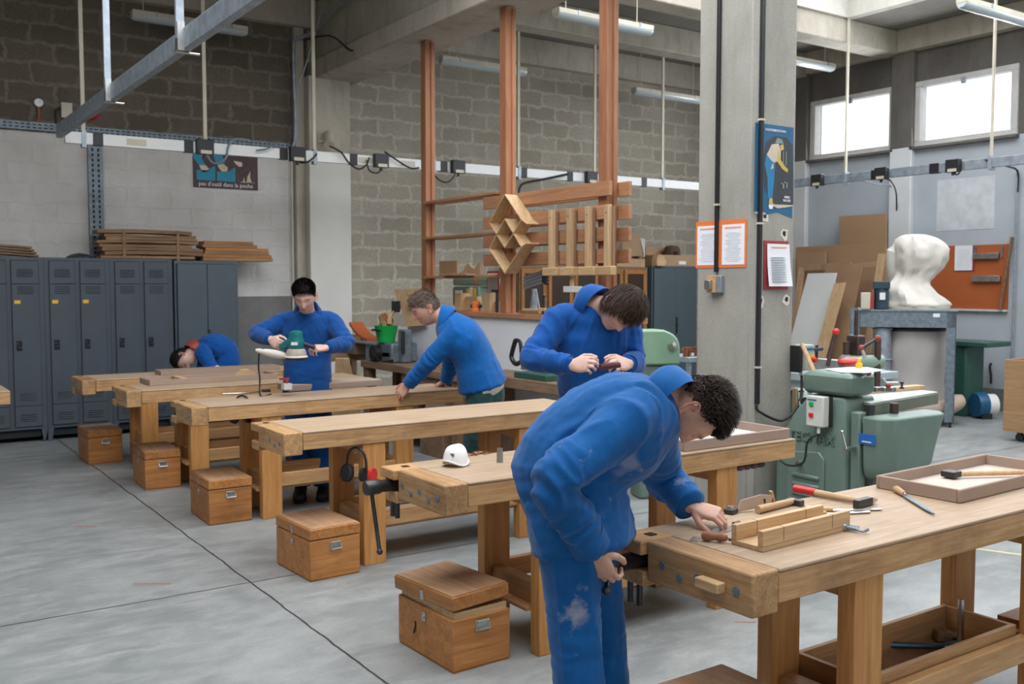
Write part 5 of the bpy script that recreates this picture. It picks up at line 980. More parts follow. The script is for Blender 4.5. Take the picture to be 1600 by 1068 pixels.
# chisels under hammer
for i, (pa, pb, lb) in enumerate((((1300, 799), (1378, 797), 'flat steel chisel blade lying below the hammer head'), ((1290, 805), (1360, 801), 'second steel blade beside it, partly behind the mitre box'))):
    a, d_, an = dirz(pa, pb); t = T('chisel', lb, 'chisel', (a.x, a.y, Z0), an, None); Lc = d_.length; MB().prism([(0, -.01), (Lc - .01, -.01), (Lc, -.004), (Lc, .01), (0, .01)], .004, (0, 0, .002), (1, 0, 0), (0, 1, 0)).build('blade', M['steel'], t, .001); MB().cone((-.1, 0, .012), (0, 0, .008), .012, .008).build('handle', M['pine'], t)
a, d_, an = dirz((1398, 768), (1460, 806)); t = T('file', 'half round file with pale wooden handle beside the shallow tray', 'file', (a.x, a.y, Z0), an); Lf = d_.length
MB().lathe([(0, 0), (.009, .003), (.014, .02), (.012, .06), (.0105, .09), (.008, .1), (0, .101)], (0, 0, .014), 14, Euler((0, R(90), 0))).build('handle', M['pine'], t); MB().cone((.1, 0, .012), (.115, 0, .01), .007).build('ferrule', M['steel'], t); MB().prism([(.115, -.008), (Lf * .85, -.009), (Lf, -.002), (Lf, .002), (Lf * .85, .009), (.115, .008)], .005, (0, 0, .004), (1, 0, 0), (0, 1, 0)).build('blade', M['galv_frame'], t, .001)
# calliper
a, d_, an = dirz((1300, 826), (1355, 834)); t = T('screw_clamp', 'small grey steel clamp sticking out under the mitre box', 'clamp', (a.x, a.y, Z0), an); Lf = d_.length
MB().cone((0, 0, .012), (Lf * .75, 0, .01), .01, .006).build('screw', M['galv_frame'], t); MB().cone((Lf * .35, 0, .012), (Lf * .42, 0, .012), .014).build('nut', M['steel'], t); MB().tube([(Lf * .7, .0, .01), (Lf * .9, -.01, .008), (Lf, .01, .012)], .005, 6, 3).cone((.01, .02, .01), (Lf * .7, .025, .01), .006).build('jaw', M['galv_frame'], t)
# scraper and knife at the left of the mitre box
t = T('scraper_blade', 'shiny steel spatula blade left of the mitre box', 'scraper', (bz(1108, 835).x, bz(1108, 835).y, Z0), R(10)); MB().prism([(0, 0), (.07, -.025), (.14, -.012), (.14, .008), (.06, .025)], .003, (0, 0, .0), (1, 0, 0), (0, 1, 0)).build('blade', M['steel'], t); MB().cone((.14, 0, .008), (.17, -.003, .008), .008).build('tang', M['iron'], t)
a, d_, an = dirz((1095, 844), (1146, 849)); t = T('marking_knife', 'knife with carved reddish handle at the bench corner', 'knife', (a.x, a.y, Z0), an); MB().lathe([(0, 0), (.012, .004), (.016, .02), (.011, .045), (.015, .06), (.01, .08), (0, .085)], (0, 0, .015), 12, Euler((0, R(90), 0))).build('handle', M['redwood'], t); MB().cone((.085, 0, .012), (.13, 0, .004), .005, .002).build('blade', M['iron'], t); MB().bx(-.03, -.005, -.02, .03, 0, .003).build('steel_tip', M['steel'], t)
# try square plate held, small black block, bevel block
t = T('tan_template', 'tan template board with a slot leaning over small tools', 'template', (bz(1150, 800).x, bz(1150, 800).y, Z0), R(-18)); MB().prism([(0, 0), (.13, 0.015), (.15, .05), (.1, .055), (.02, .04)], .012, (0, 0, .0), (1, 0, 0), (0, .25, .97)).build('plate', M['mdf'], t, .002); MB().box((.11, .0, .032), (.006, .012, .018)).build('slot', M['black'], t); MB().box((.15, .01, .04), (.006, .02, .05), Euler((0, -.3, 0))).build('pale_edge', M['pine'], t)
t = T('small_plane_block', 'small dark metal block plane near the left hand', 'plane', (bz(1142, 802).x, bz(1142, 802).y, Z0), R(15)); MB().bx(-.022, .022, -.018, .018, 0, .018).build('body', M['iron'], t, .004); MB().cone((0, 0, .018), (0, 0, .026), .012).build('knob', M['steel'], t)
# wooden tray 1
def tray(pts, h, label, sheet=None, th=.014, z=Z0, m=None, name='shallow_tray', group='shallow wooden trays'):
    P = [bz(*p, z) for p in pts]; t = T(name, label, 'tray', (P[0].x, P[0].y, z), 0, group); O = P[0]; m = m or M['mdf_edge']; Q = [p - O for p in P]; n = len(Q)
    for i in range(4):
        a_, b_ = Q[i], Q[(i + 1) % 4]; MB().bar(V((a_.x, a_.y, h / 2)), V((b_.x, b_.y, h / 2)), th, h).build('side', m, t, .0025)
    c = sum(Q, V()) / 4; k = MB(); q = [c + (p - c) * .97 for p in Q]; k.add([V((p.x, p.y, .002)) for p in q] + [V((p.x, p.y, .01)) for p in q], [(0, 1, 2, 3), (7, 6, 5, 4)] + [(i, (i + 1) % 4, 4 + (i + 1) % 4, 4 + i) for i in range(4)]); k.build('bottom', sheet or M['pine'], t); return t, Q, O
# bench one tray: near-left corner at 1500,787 base
P1 = bz(1368, 762); P2 = bz(1500, 787); dx_ = V((1, 0, 0)); e1 = (P2 - P1); u1 = V((e1.y, -e1.x, 0)).normalized(); u1 = -u1 if u1.x < 0 else u1
t = T('shallow_tray', 'large shallow brown tray on the nearest workbench at the right edge', 'tray', (P2.x, P2.y, Z0), math.atan2(u1.y, u1.x), 'shallow wooden trays')
LT, WT = .82, e1.length
MB().bx(0, LT, 0, .014, 0, .05).build('side', M['mdf_edge'], t, .005); MB().bx(0, LT, WT - .014, WT, 0, .05).build('side', M['mdf_edge'], t, .005)
MB().bx(0, .014, .014, WT - .014, 0, .05).build('end', M['mdf_edge'], t, .003); MB().bx(LT - .014, LT, .014, WT - .014, 0, .05).build('end', M['mdf_edge'], t, .003); MB().bx(.014, LT - .014, .014, WT - .014, 0, .006).build('bottom', mat('tray_bottom_pale', (.55, .47, .4), .7), t)
c_ = T('mallet', 'wooden shafted tool with dark head lying in the large tray', 'mallet', (P2.x, P2.y, Z0 + .012), math.atan2(u1.y, u1.x)); MB().cone((.4, WT - .1, .012), (.66, .1, .012), .011).build('shaft', M['pine'], c_); MB().bx(.36, .42, WT - .12, WT - .06, 0, .025).build('head', M['black'], c_, .004)
# bench two things
q = bz(712, 727); t = T('dust_mask', 'white cup shaped dust mask lying on the second workbench', 'mask', (q.x, q.y, Z0), R(20))
rs = []
for i in range(12):
    u = i / 11; r = .062 * math.cos(u * PI / 2) ** .55 + .0; rs.append([V((r * 1.0 * math.cos(a), r * .82 * math.sin(a), .075 * math.sin(u * PI / 2) * (1 - .0 * u) + .004 + (.012 * math.cos(2 * a) if i < 2 else .004 * math.cos(2 * a)) + .012)) for a in [2 * PI * j / 32 for j in range(32)]])
MB().loft(rs).build('cup', mat('mask_white', (.85, .85, .85), .6, 0, .02), t); MB().tube([V((.064 * math.cos(a), .052 * math.sin(a), .017 + .012 * math.cos(2 * a))) for a in [2 * PI * j / 24 for j in range(25)]], .004, 6).build('rim', M['white'], t)
MB().bx(-.054, -.046, -.03, -.008, .05, .062).build('printed_mark', M['galv_frame'], t); MB().tube([(-.06, .02, .02), (-.03, -.03, .012), (.05, -.045, .012)], .002, 6, 5).build('elastic', M['cream'], t)
a, d_, an = dirz((781, 723), (781, 700)); t = T('steel_rule', 'short steel rule lying near the far side of the second workbench', 'ruler', (a.x, a.y, Z0), an); MB().bx(0, d_.length, -.014, .014, 0, .002).build('blade', M['steel'], t)
q = bz(745, 709); MB_ = MB()
for i in range(40):
    r4 = random.Random(i); MB_.box((r4.gauss(0, .05), r4.gauss(0, .018), .002), (.02, .008, .003), Euler((r4.uniform(-.2, .2), r4.uniform(-.3, .3), r4.uniform(0, 6))))
tag(MB_.build('wood_shavings', M['redwood'], loc=(q.x, q.y, BZ + .002)), 'scatter of reddish wood shavings behind the dust mask', 'shavings', kind='stuff')
t = T('awl', 'dark pointed tool on the second bench beside the foreground man', 'awl', (bz(808, 722).x, bz(808, 722).y, Z0), R(35)); MB().cone((0, 0, .005), (.07, 0, .005), .005, .002).build('blade', M['iron'], t)
# tray at the right end of bench two
P2 = bz(1222, 682, BZ); LT2 = .75
t = T('shallow_tray', 'shallow brown tray with pale bottom at the right end of the second workbench', 'tray', (P2.x - LT2, 3.33, Z0), 0, 'shallow wooden trays'); WT = .40
MB().bx(0, LT2, 0, .014, 0, .05).build('side', M['mdf_edge'], t, .003); MB().bx(0, LT2, WT - .014, WT, 0, .05).build('side', M['mdf_edge'], t, .003); MB().bx(0, .014, .014, WT - .014, 0, .05).build('end', M['mdf_edge'], t, .003); MB().bx(LT2 - .014, LT2, .014, WT - .014, 0, .05).build('end', M['mdf_edge'], t, .003); MB().bx(.014, LT2 - .014, .014, WT - .014, 0, .006).build('bottom', mat('tray_bottom_white', (.62, .58, .55), .7), t)
q = A(1170, 707, 4.75); t = T('bench_chain', 'dark rounded metal fitting under the right end of the second workbench', 'fitting', (3.66, 3.34, BZ - .1))
for i in range(4): MB().ball((i * .05, 0, -.018), (.03, .02, .017), 6).build('lump', M['brown_iron'], t)
# bench four things: workpiece, glue, earmuffs, sandpaper, rasp, helmet
t = T('panel_board', 'thick brown panel on the fourth workbench behind which the boy sands', 'board', (bz(452, 612).x, bz(452, 612).y, Z0), R(2)); a = bz(452, 613); b = bz(615, 606)
MB().bx(0, (b - a).length * .98, 0, .22, 0, .045).build('panel', M['mdf_edge'], t, .003); MB().bx(.004, (b - a).length * .98 - .004, .004, .216, .045, .047).build('pale_face', mat('pale_panel', (.5, .4, .3), .7), t)
t = T('earmuff_stand', 'glue pot with red clamp on the fourth workbench in front of the boy', 'pot', (2.56, 6.60, Z0 + .047)); MB().bx(-.03, .03, -.03, .03, 0, .045).build('wood_block', M['white_board'], t, .003); MB().cone((0, 0, .045), (0, 0, .08), .012).bx(-.05, .02, -.01, .01, .07, .085).build('clamp_head', M['redpaint'], t)
a = bz(348, 617); b = bz(412, 617); t = T('spokeshave', 'thin pale curved strip and small tool on the fourth workbench', 'strip', (a.x, a.y, Z0)); MB().tube([(0, 0, .006), (.15, -.03, .006), (b - a).length * V((1, .1, 0)) + V((0, 0, .006))], .006, 6, 5).build('strip', M['zinc'], t); MB().bx(.3, .36, .0, .04, 0, .02).build('small_block', M['iron'], t, .004)
q = bz(657, 600); t = T('rasp', 'file with dark red handle on the fourth workbench by the grey haired man', 'file', (q.x - .1, q.y, Z0), R(8)); MB().cone((0, 0, .014), (.12, 0, .014), .015, .013).build('handle', M['redpaint'], t); MB().bx(.12, .28, -.012, .012, .008, .014).build('blade', M['iron'], t)
q = bz(662, 592); t = T('glue_bottle', 'white plastic lump behind the file on the fourth workbench', 'bottle', (3.62, 6.74, Z0)); MB().ball((0, 0, .035), (.035, .03, .035), 8).build('bottle', M['white'], t); MB().cone((0, 0, .06), (.03, 0, .09), .01).build('spout', M['white'], t)
# bench five drawer tray and bench six plank
t = T('drawer_tray', 'long open drawer with cross piece and rounded divider on the fifth workbench', 'drawer', (bz(234, 603).x, bz(234, 603).y, Z0), R(1)); LD = 1.05
MB().bx(0, LD, 0, .014, 0, .045).build('front_side', M['mdf_edge'], t, .002); MB().bx(0, LD, .28, .294, 0, .045).build('rear_side', M['mdf_edge'], t, .002); MB().bx(0, .014, .014, .28, 0, .045).build('end', M['mdf_edge'], t, .002); MB().bx(LD - .014, LD, .014, .28, 0, .045).build('end', M['mdf_edge'], t, .002)
MB().bx(.25, .3, .015, .28, .03, .046).build('cross_piece', M['pine'], t, .002); MB().prism([(-.1, 0), (.12, 0), (.08, .055), (.02, .085), (-.03, .085), (-.08, .05)], .014, (.8, .1, .001), (1, 0, 0), (0, 0, 1)).build('rounded_divider', M['pine'], t, .002); MB().bx(.015, LD - .015, .015, .28, .002, .008).build('bottom', M['mdf'], t)
t = T('panel_board', 'long brown board lying on the rearmost workbench before the bent boy', 'board', (bz(232, 581).x, 8.7, Z0)); MB().bx(0, 1.08, 0, .2, 0, .04).build('panel', M['mdf_edge'], t, .002)
q = bz(300, 573, .84); tag(MB().lathe([(0, 0), (.03, 0), (.03, .03), (.012, .04), (0, .045)], n=12).build('glue_tip', M['white'], loc=(A(329, 567, 9.2).x, 8.98, Z0)), 'small white bottle by the bent boy hand', 'bottle')
for i, (px, py) in enumerate(((120, 598), (187, 622), (247, 618))):
    pass
# ear defenders
def earmuffs(p, rz, label, s=1.0):
    t = T('ear_defenders', label, 'ear defenders', p, rz, None); t.scale = (s, s, s)
    MB().tube([(0, -.068, -.03), (0, -.064, .03), (0, -.045, .075), (0, 0, .095), (0, .045, .075), (0, .064, .03), (0, .068, -.03)], .0075, 8, 5).build('headband', M['black'], t)
    for sg, face in ((1, -1), (-1, 1)):
        y = .05 * sg
        if sg > 0: c = MB().lathe([(.018, 0), (.03, -.006), (.042, 0), (.042, .02), (.03, .03), (0, .03)], (0, 0, 0), 24, Euler((R(0), R(-75), R(0)))); c.build('cushion_cup', M['black_rubber'], t, loc=(-.0, y + .01, -.055)).scale = (1, 1, 1.25)
        else:
            MB().lathe([(0, 0), (.03, .002), (.038, .012), (.038, .03), (0, .03)], (0, 0, 0), 24, Euler((R(90), R(0), R(0)))).build('red_cup', M['red'], t, loc=(0, y - .04, -.055)).scale = (.9, 1, 1.15); MB().lathe([(.018, 0), (.034, 0), (.034, .022), (0, .022)], (0, 0, 0), 24, Euler((R(-90), 0, 0))).build('black_cushion', M['black_rubber'], t, loc=(0, y - .008, -.055)).scale = (.9, 1, 1.15)
    MB().cone((0, 0, .09), (.06, 0, .085), .005).build('hook', M['zinc'], t); return t
q = onx(557, 725, 2.335); earmuffs((2.335, q.y, q.z), R(28), 'ear defenders with red cup hanging on the third workbench leg')
q = onx(379, 650, 2.255); earmuffs((2.255, q.y, q.z + .05), R(35), 'ear defenders with red cup hanging on the fourth workbench leg')
q = onx(198, 622, 2.1); earmuffs((2.10, 7.63, q.z + .06), R(20), 'ear defenders half hidden under the fifth workbench top', .8)
# clamps on lower shelves
def fclamp(p, rz, L, label, m=None, grip=None):
    t = T('bar_clamp', label, 'clamp', p, rz, None); MB().bx(0, L, -.004, .004, 0, .022).build('bar', m or M['bluesteel'], t, .001); MB().bx(-.01, .014, -.008, .09, 0, .022).build('fixed_jaw', m or M['bluesteel'], t, .003); MB().bx(L * .6, L * .6 + .02, -.008, .1, 0, .022).build('sliding_jaw', m or M['bluesteel'], t, .003); MB().cone((L * .6 - .05, .085, .011), (L * .6 + .12, .085, .011), .006).build('screw', M['steel'], t); MB().cone((L * .6 + .1, .085, .011), (L * .6 + .2, .085, .011), .013).build('handle', grip or M['redwood'], t); return t
fclamp((2.52, 5.07, .2), R(6), .75, 'blue steel bar clamp on the lower shelf of the third workbench'); fclamp((2.75, 5.26, .2), R(2), .7, 'second blue clamp behind it on the third workbench shelf')
tag(MB().bx(0, .75, 0, .08, 0, .012).build('pale_strip', M['white_board'], loc=(2.45, 5.12, .2)) , 'pale flat strip on the lower shelf of the third workbench', 'strip') if False else None
q = onz(1500, 1010, .22)
t = T('bar_clamp', 'large blue and steel clamp standing in the tray under the nearest workbench', 'clamp', (q.x, q.y, .215), R(-10)); MB().cone((0, 0, 0), (0, 0, .19), .012, n=14).build('threaded_screw', M['steel'], t); MB().tube([(0, 0, .012), (-.1, .02, .016), (-.25, .06, .03), (-.33, .1, .035)], .012, 8, 4).build('arm', M['bluesteel'], t); MB().bx(-.36, -.31, .07, .13, .01, .06).build('pad', M['greend'], t, .006); MB().bx(-.08, .02, -.03, .03, 0, .02).build('shoe', M['greend'], t, .004)
t = T('spirit_level', 'short black and steel bar in the tray under the nearest workbench', 'tool', (q.x + .07, q.y - .02, .215), R(38)); MB().bx(0, .2, -.012, .012, 0, .01).build('bar', M['iron'], t); MB().bx(.03, .07, -.013, .013, .01, .012).bx(.1, .15, -.013, .013, .01, .012).build('bright_bands', M['steel'], t)
t = T('wooden_mallet', 'wooden handled mallet lying at the back of the lower tool tray', 'mallet', (q.x + .02, q.y + .09, .217), R(-30)); MB().cone((0, 0, .015), (.3, 0, .015), .014).build('handle', M['oldwood'], t); MB().bx(-.03, .03, -.03, .03, 0, .04).build('head', M['oldwood_y'], t, .004)
tag(MB().bx(0, .3, 0, .1, 0, .1).build('wood_block', M['crate'], bev=.003, loc=(q.x + .2, q.y - .13, .215)), 'thick wood block in the lower tool tray at the right edge', 'block')
# ================================================================ people
def dirv(r, u, f): return (_r * r + _u * u + _f * f).normalized()
def skin_mat(name, base):
    m, nt, bs = new_mat(name); at = N(nt, 'ShaderNodeAttribute'); at.attribute_name = 'tint'; o = maps(nt); n = noise_n(nt, o, 22, 4)
    c = mixc(nt, ramp(nt, n, [(.3, 0.), (.7, 1.)]), sc(base, .88), sc(base, 1.08)); c = mixc(nt, 1.0, c, at.outputs['Color'], 'MULTIPLY'); nt.links.new(c, bs.inputs['Base Color'])
    bs.inputs['Roughness'].default_value = .5; bs.inputs['Subsurface Weight'].default_value = .12; bs.inputs['Subsurface Radius'].default_value = (.012, .004, .002); bs.inputs['Subsurface Scale'].default_value = .5
    bump(nt, bs, noise_n(nt, o, 350, 2), .08, .001); return m
def cloth_mat(name, base, dusty=.0, worn=(.2, .35, .6)):
    m, nt, bs = new_mat(name); o = maps(nt); n = noise_n(nt, o, 3.5, 5, .6); n2 = noise_n(nt, o, 14, 5, .65, .5)
    c = mixc(nt, ramp(nt, n, [(.3, 0.), (.7, 1.)]), sc(base, .78), sc(base, 1.12)); c = mixc(nt, ramp(nt, n2, [(.5, 0.), (.9, .22)]), c, worn)
    if dusty: c = mixc(nt, ramp(nt, noise_n(nt, o, 5.5, 6, .7), [(.63, 0.), (.72, dusty)]), c, (.5, .45, .45))
    at = N(nt, 'ShaderNodeAttribute'); at.attribute_name = 'stain'; c = mixc(nt, math_n(nt, 'MULTIPLY', at.outputs['Fac'], .38), c, (.42, .38, .44))
    nt.links.new(c, bs.inputs['Base Color']); bs.inputs['Roughness'].default_value = .82; bs.inputs['Specular IOR Level'].default_value = .2; bs.inputs['Sheen Weight'].default_value = .15
    h = math_n(nt, 'ADD', math_n(nt, 'MULTIPLY', n2, .6), math_n(nt, 'MULTIPLY', noise_n(nt, o, 260, 2), .12)); bump(nt, bs, h, .35, .008); return m
def hair_mat(name, c):
    m, nt, bs = new_mat(name); o = maps(nt, (1, 1, 1)); n = noise_n(nt, o, 90, 3); nt.links.new(mixc(nt, ramp(nt, n, [(.3, 0.), (.7, 1.)]), sc(c, .6), sc(c, 1.5)), bs.inputs['Base Color']); bs.inputs['Roughness'].default_value = .6; bs.inputs['Specular IOR Level'].default_value = .22; return m
BLUE = (.004, .085, .40)
M['blue1'] = cloth_mat('workwear_blue_worn', (.002, .092, .30), .45, (.04, .19, .42)); M['blue2'] = cloth_mat('workwear_blue', (.002, .072, .30), .0, (.02, .15, .42)); M['blue3'] = cloth_mat('jacket_royal_blue', (.002, .105, .37), .0, (.02, .18, .46)); M['blue4'] = cloth_mat('workwear_blue_dark', (.002, .062, .25), .0, (.02, .13, .36))
M['blue_in'] = mat('collar_lining', (.004, .03, .13), .8); M['tee'] = mat('tshirt_light', (.55, .54, .5), .8); M['greentr'] = cloth_mat('dark_green_trousers', (.015, .05, .05), .0, (.05, .1, .1)); M['shoe'] = mat('dark_shoe', (.03, .032, .035), .6, 0, .3, 20)
def fuse(mb, voxel, smooth=2, disp=None):
    me = mb.mesh('tmp'); o = bpy.data.objects.new('tmp', me); C.objects.link(o); r = o.modifiers.new('r', 'REMESH'); r.mode = 'VOXEL'; r.voxel_size = voxel; r.use_smooth_shade = True
    dg = bpy.context.evaluated_depsgraph_get(); dg.update(); m = bpy.data.meshes.new_from_object(o.evaluated_get(dg)); bpy.data.objects.remove(o, do_unlink=True)
    if smooth:
        bm = bmesh.new(); bm.from_mesh(m)
        for _ in range(smooth): bmesh.ops.smooth_vert(bm, verts=bm.verts, factor=.5, use_axis_x=True, use_axis_y=True, use_axis_z=True)
        bm.to_mesh(m); bm.free()
    if disp:
        n = len(m.vertices); co = np.empty(n * 3); m.vertices.foreach_get('co', co); co = co.reshape(-1, 3); no = np.empty(n * 3); m.vertices.foreach_get('normal', no); no = no.reshape(-1, 3)
        for i in range(n): co[i] += no[i] * disp(V(co[i]))
        m.vertices.foreach_set('co', co.ravel()); m.update()
    m.polygons.foreach_set('use_smooth', [True] * len(m.polygons)); return m
def ringpt(c, a, b, rx, ry, n=20, pw=1.0):
    out = []
    for i in range(n):
        t_ = 2 * PI * i / n; cx, sy = math.cos(t_), math.sin(t_)
        if pw != 1: cx = math.copysign(abs(cx) ** pw, cx); sy = math.copysign(abs(sy) ** pw, sy)
        out.append(c + a * (rx * cx) + b * (ry * sy))
    return out
def limb(mb, pts, rx, ry=None, lat=None, n=18, sub=4, pw=1.0, capr=.5):
    """tapering tube along joints; lat = sideways vector(s) for rx"""
    ry = ry or rx; k = len(pts); P = spline([V(p) for p in pts], sub); RX = spline([V((x, y, 0)) for x, y in zip(rx, ry)], sub)
    L = None
    if lat is not None: L = spline([V(l) for l in (lat if isinstance(lat, list) else [lat] * k)], sub)
    rs = []; a = None
    for i, p in enumerate(P):
        t = (P[min(i + 1, len(P) - 1)] - P[max(i - 1, 0)]).normalized()
        if L: a = (L[i] - t * L[i].dot(t)).normalized()
        else: a = t.orthogonal().normalized() if a is None else (a - t * a.dot(t)).normalized()
        b = t.cross(a); rs.append((p, t, a, b, max(.003, RX[i].x), max(.003, RX[i].y)))
    def R_(j, off, k_): p, t, a, b, x, y = rs[j]; return ringpt(p + t * off, a, b, x * k_, y * k_, n, pw)
    r0 = min(rs[0][4], rs[0][5]); r1 = min(rs[-1][4], rs[-1][5])
    rings = [R_(0, -r0 * capr, .45), R_(0, -r0 * capr * .6, .8)] + [ringpt(p, a, b, x, y, n, pw) for p, t, a, b, x, y in rs] + [R_(-1, r1 * capr * .6, .8), R_(-1, r1 * capr, .45)]
    mb.loft(rings)
def head_pt(dx, dy, dz, wide=1.0, nose=1.0):
    x = .0745 * dx * wide; y = .097 * dy; z = .118 * dz
    if dz < 0:
        t = -dz; x *= 1 - .34 * t ** 1.7
        if dy < 0: y *= 1 - .38 * t
        else: y = y * (1 - .1 * t) + .03 * max(0, t - .45) / .55 * (dy ** .5 if dy > 0 else 0)
    elif dy > 0: y *= 1 - .06 * dz
    if dy > .1:
        e = math.exp; ax = abs(x); s = min(1, (dy - .1) * 2.5)
        y += s * nose * .026 * e(-(x / (.0085 + .006 * max(0, min(1, (-.008 - z) / .03)))) ** 2) * max(0, min(1, (.012 - z) / .05)) * (1 if z > -.040 else e(-((z + .040) / .005) ** 2))
        y += s * .006 * e(-((z - .02) / .009) ** 2) * e(-(x / .048) ** 2)
        y -= s * .012 * e(-((ax - .031) / .015) ** 2 - ((z - .001) / .012) ** 2); y += s * .006 * e(-((ax - .031) / .0095) ** 2 - ((z + .0) / .007) ** 2)
        y += s * .004 * e(-((ax - .042) / .018) ** 2 - ((z + .032) / .018) ** 2)
        y += s * .007 * e(-(x / .02) ** 2) * (e(-((z + .061) / .005) ** 2) + e(-((z + .072) / .006) ** 2)); y -= s * .003 * e(-(x / .024) ** 2 - ((z + .0665) / .002) ** 2)
        y += s * .008 * e(-(x / .019) ** 2 - ((z + .098) / .011) ** 2)
    return V((x, y, z))
def head_mesh(mb, H, wide=1.0, nose=1.0, s=1.0, nu=120, nv=84):
    rs = []
    for i in range(1, nv):
        ph = PI * i / nv; dz = -math.cos(ph); q = math.sin(ph); rs.append([H @ (head_pt(q * math.sin(2 * PI * j / nu), q * math.cos(2 * PI * j / nu), dz, wide, nose) * s) for j in range(nu)])
    mb.loft(rs)
    for sg in (-1, 1):   # ears
        c = V((sg * .0745 * wide, -.012, -.012)); ax = V((sg * .35, -.94, 0)).normalized(); up = V((0, -.15, 1)).normalized()
        pts = [(-.012, -.026), (.004, -.03), (.014, -.012), (.020, .008), (.017, .024), (.004, .031), (-.008, .026), (-.012, .012)]
        mb.tube([H @ ((c + ax * (a + .008) + up * b + V((sg * .008, 0, 0))) * s) for a, b in pts], .0042 * s, 8, 4)
        mb.loft([[H @ ((c + ax * ((a + .002) * k + .004) + up * (b * k) + V((sg * h, 0, 0))) * s) for a, b in [(.016 * math.cos(w) + .002, .027 * math.sin(w)) for w in [2 * PI * j / 16 for j in range(16)]]] for k, h in ((1, -.006), (1, .004), (.6, .005), (.5, .001))])
def hand(mb, Wr, D, Nn, side, curl=(.5, .7, .4), thumb=.5, spread=.05, s=1.0, index=None):
    D = V(D).normalized(); Nn = V(Nn); Nn = (Nn - D * Nn.dot(D)).normalized(); Sv = D.cross(Nn) * (1 if side == 'R' else -1)
    rs = []
    for u, w, th, of in ((-.02, .024, .018, 0), (0, .027, .018, 0), (.02, .034, .017, .001), (.045, .041, .016, .002), (.07, .043, .0145, .002), (.088, .041, .012, .001), (.095, .036, .009, 0)):
        rs.append(ringpt(Wr + D * (u * s) + Nn * (of * s), Sv, Nn, w * s, th * s, 20, .8))
    mb.loft(rs); mb.ball(Wr + D * (.035 * s) + Sv * (.022 * s) + Nn * (.008 * s), .019 * s, 7)
    for i in range(4):
        ln = (.074, .082, .076, .06)[i] * s; b = Wr + D * ((.086, .09, .086, .078)[i] * s) + Sv * ((.031, .0105, -.0105, -.0305)[i] * s); c = curl if not (i == 0 and index) else index
        d0 = (D + Sv * spread * (1.5 - i)).normalized(); an = 0; pts = [b - d0 * (.012 * s)]; p = b; pts.append(p)
        for k in range(3): an += c[k] * (1 + .06 * i); p = p + (d0 * math.cos(an) + Nn * math.sin(an)) * (ln * (.44, .31, .25)[k]); pts.append(p)
        r0 = (.0092, .0094, .0088, .0078)[i] * s; mb.tube(pts, [r0, r0, r0 * .92, r0 * .84, r0 * .7], 10); mb.ball(p, r0 * .72, 6)
        for q in pts[1:4]: mb.ball(q, r0 * 1.02, 6)
    b = Wr + D * (.022 * s) + Sv * (.026 * s) + Nn * (.006 * s); d1 = (D * .62 + Sv * .66 + Nn * .35).normalized(); d2 = (D * .85 + Sv * (.35 - thumb * .5) + Nn * (.2 + thumb * .7)).normalized(); d3 = (D * .85 + Sv * (.1 - thumb * .7) + Nn * (.2 + thumb * .8)).normalized()
    pts = [b, b + d1 * .042 * s, b + d1 * .042 * s + d2 * .032 * s, b + d1 * .042 * s + d2 * .032 * s + d3 * .026 * s]
    mb.tube(pts, [.0135 * s, .0112 * s, .0102 * s, .0085 * s], 10); mb.ball(pts[-1], .0085 * s, 6); mb.ball(pts[1], .0115 * s, 6); mb.ball(pts[2], .0104 * s, 6)
HL = [(0, .50), (.6, .46), (1.0, .34), (1.35, .10), (1.5, -.05), (1.75, -.22), (2.4, -.5), (3.15, -.58)]
def hairline(a):
    a = abs(a)
    for (a0, z0_), (a1, z1_) in zip(HL, HL[1:]):
        if a <= a1: return z0_ + (z1_ - z0_) * (a - a0) / (a1 - a0)
    return -.58
